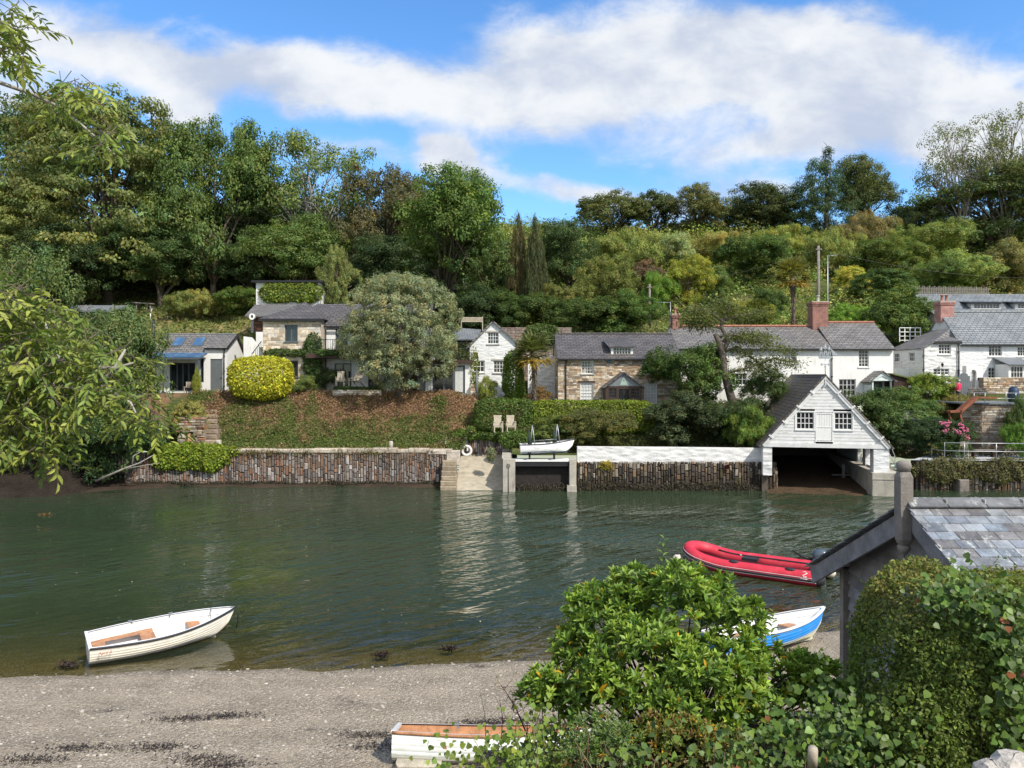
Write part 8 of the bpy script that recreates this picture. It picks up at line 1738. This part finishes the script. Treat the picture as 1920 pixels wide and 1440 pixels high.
# clipped honeysuckle hedge, tiny leaves
def hedge():
    c, hf = (3.64, 5.08, 4.55), (1.20, .55, 1.09); rng = np.random.default_rng(81); n = 170000
    t = thing('boxleaf_hedge', 'dense tiny-leaved clipped hedge with browned tips in front of the boat shed', 'hedge', c); power = 4.6
    u = rng.uniform(-1, 1, (n, 3)); ar = np.array([hf[1] * hf[2], hf[0] * hf[2], hf[0] * hf[1]]); ax = rng.choice(3, n, p=ar / ar.sum()); u[np.arange(n), ax] = np.where(rng.random(n) < np.where(ax == 1, .12, .45), 1, -1) * np.where(ax == 2, -1, 1)
    u = u / ((np.abs(u) ** power).sum(1) ** (1 / power))[:, None]; nrm = unit(np.sign(u) * np.abs(u) ** (power - 1) / np.array(hf)); Pn = u * np.array(hf)
    low = np.clip((.55 - Pn[:, 2] / hf[2]) / 1.2, 0, 1); Pn[:, 0] -= .20 * low * (Pn[:, 0] < 0) * -Pn[:, 0] / hf[0]; Pn[:, 1] -= .22 * low
    f = wob(Pn[:, 0] * 5 + Pn[:, 2] * 2, Pn[:, 1] * 5 + Pn[:, 2] * 4, 1.2); f2 = wob(Pn[:, 0] * 16, Pn[:, 2] * 16 + Pn[:, 1] * 12, 1.2); g = wob(Pn[:, 0] * 2.2 + 3, Pn[:, 2] * 2.2 + Pn[:, 1] * 2, 1.1)
    Pn = Pn + nrm * (.10 * f + .05 * f2 - np.abs(rng.normal(0, .045, n)))[:, None]
    dry = np.clip(.42 * g + .55 * (nrm[:, 2] - .35) + .35 * f2, 0, 1) * (rng.random(n) < .75); pal = np.array([(.075, .105, .022), (.10, .14, .028), (.06, .08, .022)])[rng.integers(0, 3, n)]
    br = np.array([(.21, .16, .055), (.17, .11, .05), (.19, .18, .05)])[rng.integers(0, 3, n)]; col = (pal * (1 - dry[:, None]) + br * dry[:, None]) * jitter(rng, n, .25, .08) * 1.7
    me = leaves_mesh('boxleaf', Pn, nrm * .6 + rng.normal(size=(n, 3)) + np.array([0, 0, .4]), .028 * rng.uniform(.6, 1.3, n), .62, col, rng); me.materials.append(M['leaf']); o = link('foliage', me, None, t); o.color = (1, 1, 1, 1)
    # sprays sticking out
    k = 260; i = rng.integers(0, n, k); A = Pn[i]; D = unit(nrm[i] + rng.normal(size=(k, 3)) * .5 + np.array([0, 0, .3])); Lh = rng.uniform(.05, .14, k); q = 16; ci = np.repeat(np.arange(k), q); uu = np.tile(np.arange(q) / q, k)
    Q = A[ci] + D[ci] * (Lh[ci] * uu)[:, None]; me = leaves_mesh('sprays', Q, rng.normal(size=Q.shape) + np.array([0, 0, .6]), .020, .55, np.array([.13, .15, .04])[None] * jitter(rng, len(Q), .25, .1), rng, 'dia', rng.normal(size=Q.shape) + D[ci]); me.materials.append(M['leaf']); o = link('sprays', me, None, t); o.color = (1, 1, 1, 1)
    m = MB(); m.lathe([(.01, -1.1), (.84, -1.0), (.98, 0), (.9, .7), (.5, .9), (.01, .93)], 14, sx=1.1, sy=.46); m.build('twigs', paint('hedge_twigs', (.075, .07, .03), .95, var=.6, vs=30), t)
hedge()
def ivy_patch(name, label, pts, n, L, seed, pal, cat='climbing plant', spread=.12, dead=.007, tpl='ivy', asp=.95, mat='leafg', face=(0, -.8, .6)):
    rng = np.random.default_rng(seed); A = np.array([tuple(P(*q)) for q in pts]); i = rng.integers(0, len(A), n); Pn = A[i] + rng.normal(size=(n, 3)) * np.array([spread, spread * .5, spread]); c = np.array(pal)[rng.integers(0, len(pal), n)] * jitter(rng, n, .18, .07); c = np.where((rng.random(n) < dead)[:, None], np.array([.26, .10, .04]), c)
    me = leaves_mesh(name, Pn, np.array(face) + rng.normal(size=(n, 3)) * .45, L * rng.uniform(.5, 1.25, n), asp, c, rng, tpl, rng.normal(size=(n, 3)) + np.array([0, -.3, -.8]), True); me.materials.append(M[mat]); o = link(name, me); o.color = (1, 1, 1, 1); return tag(o, label, cat) if label else tag(o, kind='stuff')
IV = [(.10, .17, .03), (.075, .13, .028), (.13, .21, .04), (.05, .09, .022)]
ivy_patch('hedge_ivy', 'glossy ivy trailing over the top and right side of the foreground hedge', [(1755, 1125, 4.68), (1785, 1110, 4.68), (1815, 1130, 4.6), (1850, 1140, 4.56), (1890, 1150, 4.5), (1905, 1160, 4.5), (1895, 1220, 4.5), (1910, 1280, 4.48), (1885, 1330, 4.5), (1905, 1390, 4.45), (1800, 1100, 4.8), (1870, 1190, 4.5), (1880, 1120, 4.7), (1915, 1440, 4.4), (1890, 1250, 4.48), (1905, 1350, 4.46)], 900, .046, 91, IV, spread=.075)
ivy_patch('ground_ivy', 'ivy scrambling along the bottom of the picture below the hedge', [(1560, 1350, 4.9), (1610, 1375, 4.8), (1650, 1360, 4.8), (1690, 1380, 4.7), (1720, 1395, 4.6), (1585, 1400, 4.6), (1500, 1360, 5.0), (1540, 1385, 4.7), (1640, 1420, 4.4), (1480, 1390, 4.7), (1545, 1330, 5.2), (1570, 1310, 5.1), (1530, 1360, 5.0), (1440, 1410, 4.6), (1400, 1425, 4.5), (1340, 1430, 4.5), (1190, 1425, 4.6)], 1250, .044, 92, IV, spread=.13)
ivy_patch('bank_ivy', 'bright yellow-green ivy by the bow of the white wooden tender', [(935, 1400, 5.4), (960, 1415, 5.2), (985, 1400, 5.3), (1010, 1390, 5.3), (1040, 1410, 5.1), (905, 1425, 5.2), (975, 1438, 5.0), (1000, 1360, 5.6), (1035, 1350, 5.6), (830, 1432, 5.3), (850, 1440, 5.2)], 520, .042, 93, [(.15, .22, .035), (.19, .26, .04), (.11, .17, .03)], spread=.11)
def undergrowth():
    rng = np.random.default_rng(94); n = 26000; px = rng.uniform(870, 2000, n); Y = rng.uniform(3.9, 7.2, n); x = (px - 960) / F * Y; k = (x > -.42 + .25 * (Y - 4)); x, Y = x[k], Y[k]; n = len(x)
    hgt = .12 + .28 * np.clip(.5 + .8 * wob(x * 3.0, Y * 3.0, 1.2), 0, 1); z = near_h(x, Y) + rng.random(n) * hgt
    f = wob(x * 2.2, Y * 2.2, 1.1) + rng.normal(0, .25, n); pal = np.array([(.07, .11, .03), (.095, .155, .038), (.14, .20, .05), (.16, .18, .055), (.19, .13, .05), (.15, .20, .09)]); pi = np.clip(((f + 1) * 3).astype(int), 0, 5)
    c = pal[pi] * jitter(rng, n, .22, .09) * 1.2
    sz = .045 * rng.uniform(.5, 1.4, n); me = leaves_mesh('undergrowth', np.stack([x, Y, z], 1), rng.normal(size=(n, 3)) * .8 + np.array([0, -.35, .8]), sz, .48, c, rng, 'fold', None, True); me.materials.append(M['leafg']); o = link('undergrowth', me); o.color = (1, 1, 1, 1); tag(o, kind='stuff')
    m = MB(); rg = random.Random(8)
    for i in range(260):
        Yq = rg.uniform(4.1, 6.6); xx = (rg.uniform(900, 1950) - 960) / F * Yq
        if xx < -.35: continue
        zz = nz_(xx, Yq); a = Vector((xx, Yq, zz)); d = Vector((rg.gauss(0, .16), rg.gauss(0, .1), rg.uniform(.25, .62))); m.tube([a, a + d * .6 + Vector((.02, 0, .02)), a + d], [.004, .003, .0015], 4, rg.choice([(.16, .10, .07), (.20, .17, .09), (.14, .07, .06), (.10, .12, .05)]))
    tag(m.build('wild_stems', M['attr']), kind='stuff')
undergrowth()
# rose-like shrub with reddening leaves and a grey-leaved herb
Pn, nn, sz, al, c, rng = rosettes([LB(1290, 1400, 4.9, .22), LB(1230, 1385, 5.0, .18), LB(1360, 1410, 4.8, .18)], 210, 6, .05, .42, 73, [(.16, .19, .05), (.13, .18, .045), (.21, .15, .055), (.17, .20, .05)], .05, .2)
me = leaves_mesh('wild_rose', Pn, nn, sz, .42, c, rng, 'fold', al, True); me.materials.append(M['leaf']); o = link('wild_rose', me); o.color = (1, 1, 1, 1); tag(o, 'bronze-tinted wild rose in front of the big glossy bush', 'shrub')
Pn, nn, sz, al, c, rng = rosettes([LB(1120, 1370, 5.1, .17), LB(1165, 1400, 4.9, .16), LB(1090, 1410, 4.9, .14)], 200, 7, .042, .36, 74, [(.17, .23, .11), (.14, .21, .08), (.12, .19, .05)], .02, .2)
me = leaves_mesh('grey_herb', Pn, nn, sz, .36, c, rng, 'fold', al, True); me.materials.append(M['leaf']); o = link('grey_herb', me); o.color = (1, 1, 1, 1); tag(o, 'grey-green leafy herb low in front of the big glossy bush', 'plant')
# dry umbel stalk by the tender
t = thing('dry_stalk', 'dry purple-brown flower stalk leaning in front of the white tender', 'plant', P(1000, 1405, 6.0)); m = MB(); q = lambda px, py: P(px, py, 6.0) - t.location
m.col = (.12, .05, .06); m.tube([q(1003, 1420), q(985, 1370), q(966, 1325), q(940, 1285)], [.008, .007, .005, .003], 5); rg = random.Random(2)
for k in range(16): u = rg.uniform(.35, 1); a = q(1003 - 63 * u, 1420 - 135 * u); e = a + Vector((rg.uniform(-.12, .16), rg.uniform(-.05, .05), rg.uniform(.02, .14))); m.tube([a, e], [.003, .0015], 4, (.20, .15, .08)); [m.tube([e, e + Vector((rg.gauss(0, .025), rg.gauss(0, .025), .03))], .0015, 3, (.28, .24, .12)) for _ in range(4)]
m.build('stalk', M['attr'], t)
single('cut_stake', 'teak', 'short sawn wooden stake end poking from the undergrowth', 'stake', lambda m: m.tube([(0, 0, 0), (-.02, -.06, .14)], .028, 9), P(1523, 1420, 4.4) - Vector((0, 0, .06)))
for px, py, r, k in ((1862, 1448, .10, 1), (1905, 1440, .13, 2), (1935, 1452, .14, 3)):
    p = P(px, py, 3.7); single('boulder', 'stoneattr', {1: 'small pale stone, leftmost at the bottom right corner', 2: 'pale lichened stone in the bottom right corner', 3: 'grey stone cut off by the right edge at the bottom'}[k], 'stone', lambda m: m.rock((0, 0, 0), r, r * .9, r * .6, k, (.46, .43, .38)), p)
single('ground_block', 'stoneattr', 'pale concrete block wedged under the stern of the white tender', 'block', lambda m: m.stone((-.25, -.2, -.2), (.75, 0, 0), (0, 0, .34), (0, .5, 0), .04, (.40, .37, .31)), (X(775, 12.6), 12.45, nz_(X(775, 12.6), 12.5)))
# ------------------------------------------------------------------ ash tree reaching in from the left
def near_ash():
    t = thing('ash_tree', 'near ash tree with hanging pinnate leaves and grey branches reaching in from the left', 'tree', (-5.6, 4.6, 3.0)); o = Vector(t.location); q = lambda px, py, Y=4.7: P(px, py, Y) - o
    m = MB(); m.tube([(0, 0, -.8), (.05, 0, 1.5), (-.1, .1, 4), (.1, 0, 6.5), (0, .1, 9)], [.30, .25, .21, .16, .08], 12); m.build('trunk', M['greybark'], t)
    br = [[Vector((0, 0, 4.0)), q(-160, 480), q(-30, 560), q(66, 608), q(83, 606), q(94, 636), q(111, 671), q(184, 719), q(245, 755), q(262, 790)], [Vector((0, 0, 3.2)), q(-150, 640), q(40, 690), q(87, 705), q(104, 728), q(146, 726), q(174, 728)], [Vector((0, 0, 5.8)), q(-140, 90), q(0, 155), q(60, 176), q(110, 200), q(160, 240), q(215, 290)], [Vector((0, 0, 6.2)), q(-120, 0), q(0, 40), q(40, 60)], [Vector((0, 0, 2.6)), q(-120, 760), q(20, 800), q(70, 850)], [q(111, 671), q(150, 690), q(220, 690), q(250, 680)], [q(184, 719), q(210, 700), q(235, 655)]]
    for i_, b in enumerate(br):      # limbs sway between the trunk and the twigs
        if i_ < 5: d_ = b[1] - b[0]; b[1:1] = [b[0] + d_ * u + Vector((0, .10 * math.sin(5 * u + i_), .22 * math.sin(3.1 * u) + .06 * math.sin(11 * u + i_))) for u in (.2, .4, .6, .8)]
        m = MB(); n = len(b); m.tube(b, [.021 * (1 - .85 * i / (n - 1)) + .003 for i in range(n)], 7); m.build('branch', M['greybark'], t)
    rng = np.random.default_rng(95); Pn, Nn, Al, Sz, Cl = [], [], [], [], []; tws = []
    for cx, cy, rx, ry, n in ((10, 700, 125, 145, 330), (185, 725, 105, 72, 105), (275, 795, 38, 40, 24), (40, 835, 80, 42, 62), (35, 770, 100, 95, 110), (-170, 690, 110, 170, 150), (-330, 620, 120, 200, 110), (-190, 90, 120, 110, 70), (-380, 200, 140, 240, 90), (18, 75, 46, 85, 46), (125, 190, 50, 40, 30), (190, 262, 42, 45, 24), (30, 570, 80, 60, 48), (120, 640, 60, 50, 28)):
        tws.append(MB())
        for i in range(n):
            a = rng.normal(size=2) * .5; a = a / max(1, np.linalg.norm(a)); Y = rng.uniform(4.25, 5.3); p = np.array(P(cx + a[0] * rx, cy + a[1] * ry - 18, Y) - o)
            az = rng.uniform(0, 6.28); d = np.array([math.cos(az) * .75 + .15, math.sin(az) * .6, -rng.uniform(.1, .9)]); d /= np.linalg.norm(d); up = unit((np.array([0, 0, 1.0]) - d * d[2] + rng.normal(size=3) * .3)[None])[0]; s = np.cross(d, up); Lr = rng.uniform(.17, .26); nl = 4
            tws[-1].tube([tuple(p - d * .06), tuple(p + d * Lr * .5 + up * .01), tuple(p + d * Lr)], [.0028, .002, .001], 3)
            col = np.array([(.14, .155, .032), (.11, .14, .03), (.18, .185, .04), (.09, .12, .03)][rng.integers(0, 4)]) * rng.uniform(.8, 1.25)
            for j in range(nl):
                for sg in (-1, 1):
                    Pn.append(p + d * Lr * (.22 + .7 * j / nl)); Al.append(d * .75 + s * sg * .9 - np.array([0, 0, .35])); Nn.append(up + rng.normal(size=3) * .3 + s * sg * -.2); Sz.append(.064 * rng.uniform(.75, 1.15)); Cl.append(col * rng.uniform(.85, 1.2))
            Pn.append(p + d * Lr); Al.append(d - np.array([0, 0, .3])); Nn.append(up + rng.normal(size=3) * .25); Sz.append(.070); Cl.append(col)
    me = leaves_mesh('ash_leaflets', np.array(Pn), np.array(Nn), np.array(Sz), .37, np.array(Cl) * np.array([1.5, 1.65, 1.5]), rng, 'fold', np.array(Al), True); me.materials.append(M['leafg']); f = link('foliage', me, None, t); f.color = (1, 1, 1, 1)
    [q_.build('leaf_stalks', M['bark'], t) for q_ in tws]
near_ash()
# fallen grey branches by the water's edge in the left corner
t = thing('fallen_branch', 'bare grey fallen branch lying against the left end of the quay wall', 'branch', P(255, 885, 45.6)); q = lambda px, py: P(px, py, 45.6) - t.location; m = MB()
m.tube([q(180, 902), q(230, 880), q(262, 868), q(290, 852)], [.09, .07, .05, .02], 6); m.tube([q(248, 874), q(250, 855), q(266, 846)], [.05, .04, .02], 6); m.tube([q(230, 880), q(275, 872), q(300, 868)], [.05, .03, .015], 6); m.build('wood', M['greybark'], t)
# weed clumps drifting in the shallows and wrack on the gravel
rg = random.Random(17)
for px, py, s, lab in ((130, 1247, .36, 'dark weed clump in the shallows beside the rowing boat\'s stern'), (715, 1229, .26, 'dark weed clump in the shallows, left of the middle'), (842, 1217, .22, 'small dark weed clump in the shallows, right of the middle'), (83, 966, .5, 'brown weed drifting on the water at the left')):
    y = on_water(py); rn = np.random.default_rng(px); n = 200; a = rn.normal(size=(n, 3)) * np.array([s * .35, s * .25, .015]); me = leaves_mesh('weed_clump', a, rn.normal(size=(n, 3)) + np.array([0, 0, 1.5]), .10 * rn.uniform(.5, 1.4, n), .35, np.tile([.05, .035, .03] if py > 1000 else [.16, .10, .04], (n, 1)) * jitter(rn, n, .3, .1), rn); me.materials.append(M['leafg']); o = link('weed_clump', me); o.color = (1, 1, 1, 1); o.location = (X(px, y), y, .02); tag(o, lab, 'seaweed')
rn = np.random.default_rng(18); n = 5200; cxy = np.array([(X(px, y), y) for px, py in ((345, 1330), (300, 1395), (150, 1395), (380, 1420), (420, 1435), (905, 1345), (960, 1340), (700, 1370), (715, 1395), (430, 1325), (60, 1420)) for y in [6.55 * F / (py - HY)]]); i = rn.integers(0, len(cxy), n); xy = cxy[i] + rn.normal(size=(n, 2)) * np.array([.34, .10]); z = near_h(xy[:, 0], xy[:, 1]) + .012
me = leaves_mesh('seaweed_wrack', np.stack([xy[:, 0], xy[:, 1], z], 1), rn.normal(size=(n, 3)) * .5 + np.array([0, 0, 1]), .055 * rn.uniform(.4, 1.4, n), .3, np.tile([.05, .04, .042], (n, 1)) * jitter(rn, n, .3, .1), rn); me.materials.append(M['leaf']); o = link('seaweed_wrack', me); o.color = (1, 1, 1, 1); tag(o, kind='stuff')
# fallen leaves floating on the creek
rn = np.random.default_rng(19); n = 240; y = rn.uniform(19, 44, n); x = rn.uniform(-.66, .45, n) * y; me = leaves_mesh('floating_leaves', np.stack([x, y, np.full(n, .012)], 1), rn.normal(size=(n, 3)) * .06 + np.array([0, 0, 1]), .075 * rn.uniform(.5, 1.3, n), .55, np.tile([.42, .40, .24], (n, 1)) * jitter(rn, n, .3, .15), rn); me.materials.append(M['leaf']); o = link('floating_leaves', me); o.color = (1, 1, 1, 1); tag(o, kind='stuff')
# ------------------------------------------------------------------ the person on the path below the white archway
def skinned(name, joints, bones, mat, parent, root=0, sub=2):
    me = bpy.data.meshes.new(name); me.from_pydata([j[:3] for j in joints], bones, []); o = link(name, me, M[mat], parent); o.modifiers.new('skin', 'SKIN')
    for v, j in zip(me.skin_vertices[0].data, joints): v.radius = (j[3], j[4] if len(j) > 4 else j[3])
    me.skin_vertices[0].data[root].use_root = True; s = o.modifiers.new('sub', 'SUBSURF'); s.levels = sub; s.render_levels = sub; o.modifiers['skin'].use_smooth_shade = True; return o
M['skin'] = paint('skin', (.50, .30, .22), .55, var=.05); M['jacket'] = paint('pink_red_jacket', (.55, .03, .09), .75, var=.12); M['trousers'] = paint('dark_trousers', (.05, .045, .05), .85, var=.15); M['greyhair'] = paint('grey_hair', (.42, .39, .36), .8, var=.2)
def person():
    t = thing('person', 'person in a pink-red jacket with short grey hair, standing with back half turned', 'person', (X(1797, 52.6), 52.6, Z(712, 52.6) - 1.70), R(205))
    J = [(0, 0, .92, .13, .10), (0, 0, 1.12, .12, .09), (0, .01, 1.32, .14, .09), (0, .02, 1.45, .06), (0, 0, 1.53, .055), (0, -.015, 1.60, .08, .095), (0, -.01, 1.67, .062, .07)]; B = [(0, 1), (1, 2), (2, 3), (3, 4), (4, 5), (5, 6)]
    for s in (-1, 1):
        k = len(J); J += [(s * .17, .01, 1.40, .06), (s * .21, .03, 1.14, .045), (s * .20, -.10, .93, .035), (s * .19, -.15, .86, .026, .04)]; B += [(2, k), (k, k + 1), (k + 1, k + 2), (k + 2, k + 3)]
        for f, (dx, dy, dz) in enumerate(((-.02, -.03, -.075), (-.007, -.035, -.085), (.006, -.035, -.08), (.018, -.03, -.065), (-.03, -.055, -.02))): J.append((s * .19 + dx, -.15 + dy, .86 + dz, .009)); B.append((k + 3, len(J) - 1))
        k = len(J); J += [(s * .09, 0, .86, .085), (s * .10, -.01, .48, .06), (s * .10, .02, .09, .042), (s * .11, -.12, .035, .042, .03)]; B += [(0, k), (k, k + 1), (k + 1, k + 2), (k + 2, k + 3)]
    skinned('body', J, B, 'skin', t)
    m = MB()
    for s in (-1, 1): m.ball((s * .03, -.10, 1.615), .011, 8, (.05, .04, .03)); m.lathe([(.004, -.03), (.016, -.01), (.016, .012), (.004, .03)], 8, (s * .083, 0, 1.60), (.5, .3, .22), sx=.5)
    m.lathe([(.012, -.01), (.010, .01), (.003, .03)], 8, (0, -.112, 1.588), (.5, .29, .21)); m.box(-.022, .022, -.107, -.09, 1.548, 1.556, (.32, .12, .10)); m.build('face', M['attr'], t)
    skinned('hair', [(0, .01, 1.62, .09, .10), (0, -.0, 1.675, .08, .085), (0, .05, 1.57, .065, .05)], [(0, 1), (0, 2)], 'greyhair', t)
    Jj = [(0, 0, .86, .17, .13), (0, 0, 1.12, .155, .125), (0, .01, 1.33, .165, .12), (0, .015, 1.45, .085)]; Bj = [(0, 1), (1, 2), (2, 3)]
    for s in (-1, 1): k = len(Jj); Jj += [(s * .185, .01, 1.38, .08), (s * .225, .03, 1.14, .065), (s * .205, -.09, .95, .05)]; Bj += [(2, k), (k, k + 1), (k + 1, k + 2)]
    skinned('jacket', Jj, Bj, 'jacket', t)
    Jt = [(0, 0, .88, .14, .11)]; Bt = []
    for s in (-1, 1): k = len(Jt); Jt += [(s * .09, 0, .82, .10), (s * .10, -.01, .48, .075), (s * .10, .02, .12, .06)]; Bt += [(0, k), (k, k + 1), (k + 1, k + 2)]
    skinned('trousers', Jt, Bt, 'trousers', t)
person()
single('arched_gate', 'greydoor', 'arched grey boarded gate standing behind the person in the pink-red jacket', 'gate', lambda m: [m.box(.16 * i + .005, .16 * i + .155, 0, .05, 0, 1.1 + .75 * math.sqrt(max(0, 1 - ((i + .5 - 3.2) / 3.4) ** 2))) for i in range(7)], (X(1797, 53.4), 53.6, Z(748, 53.4)))
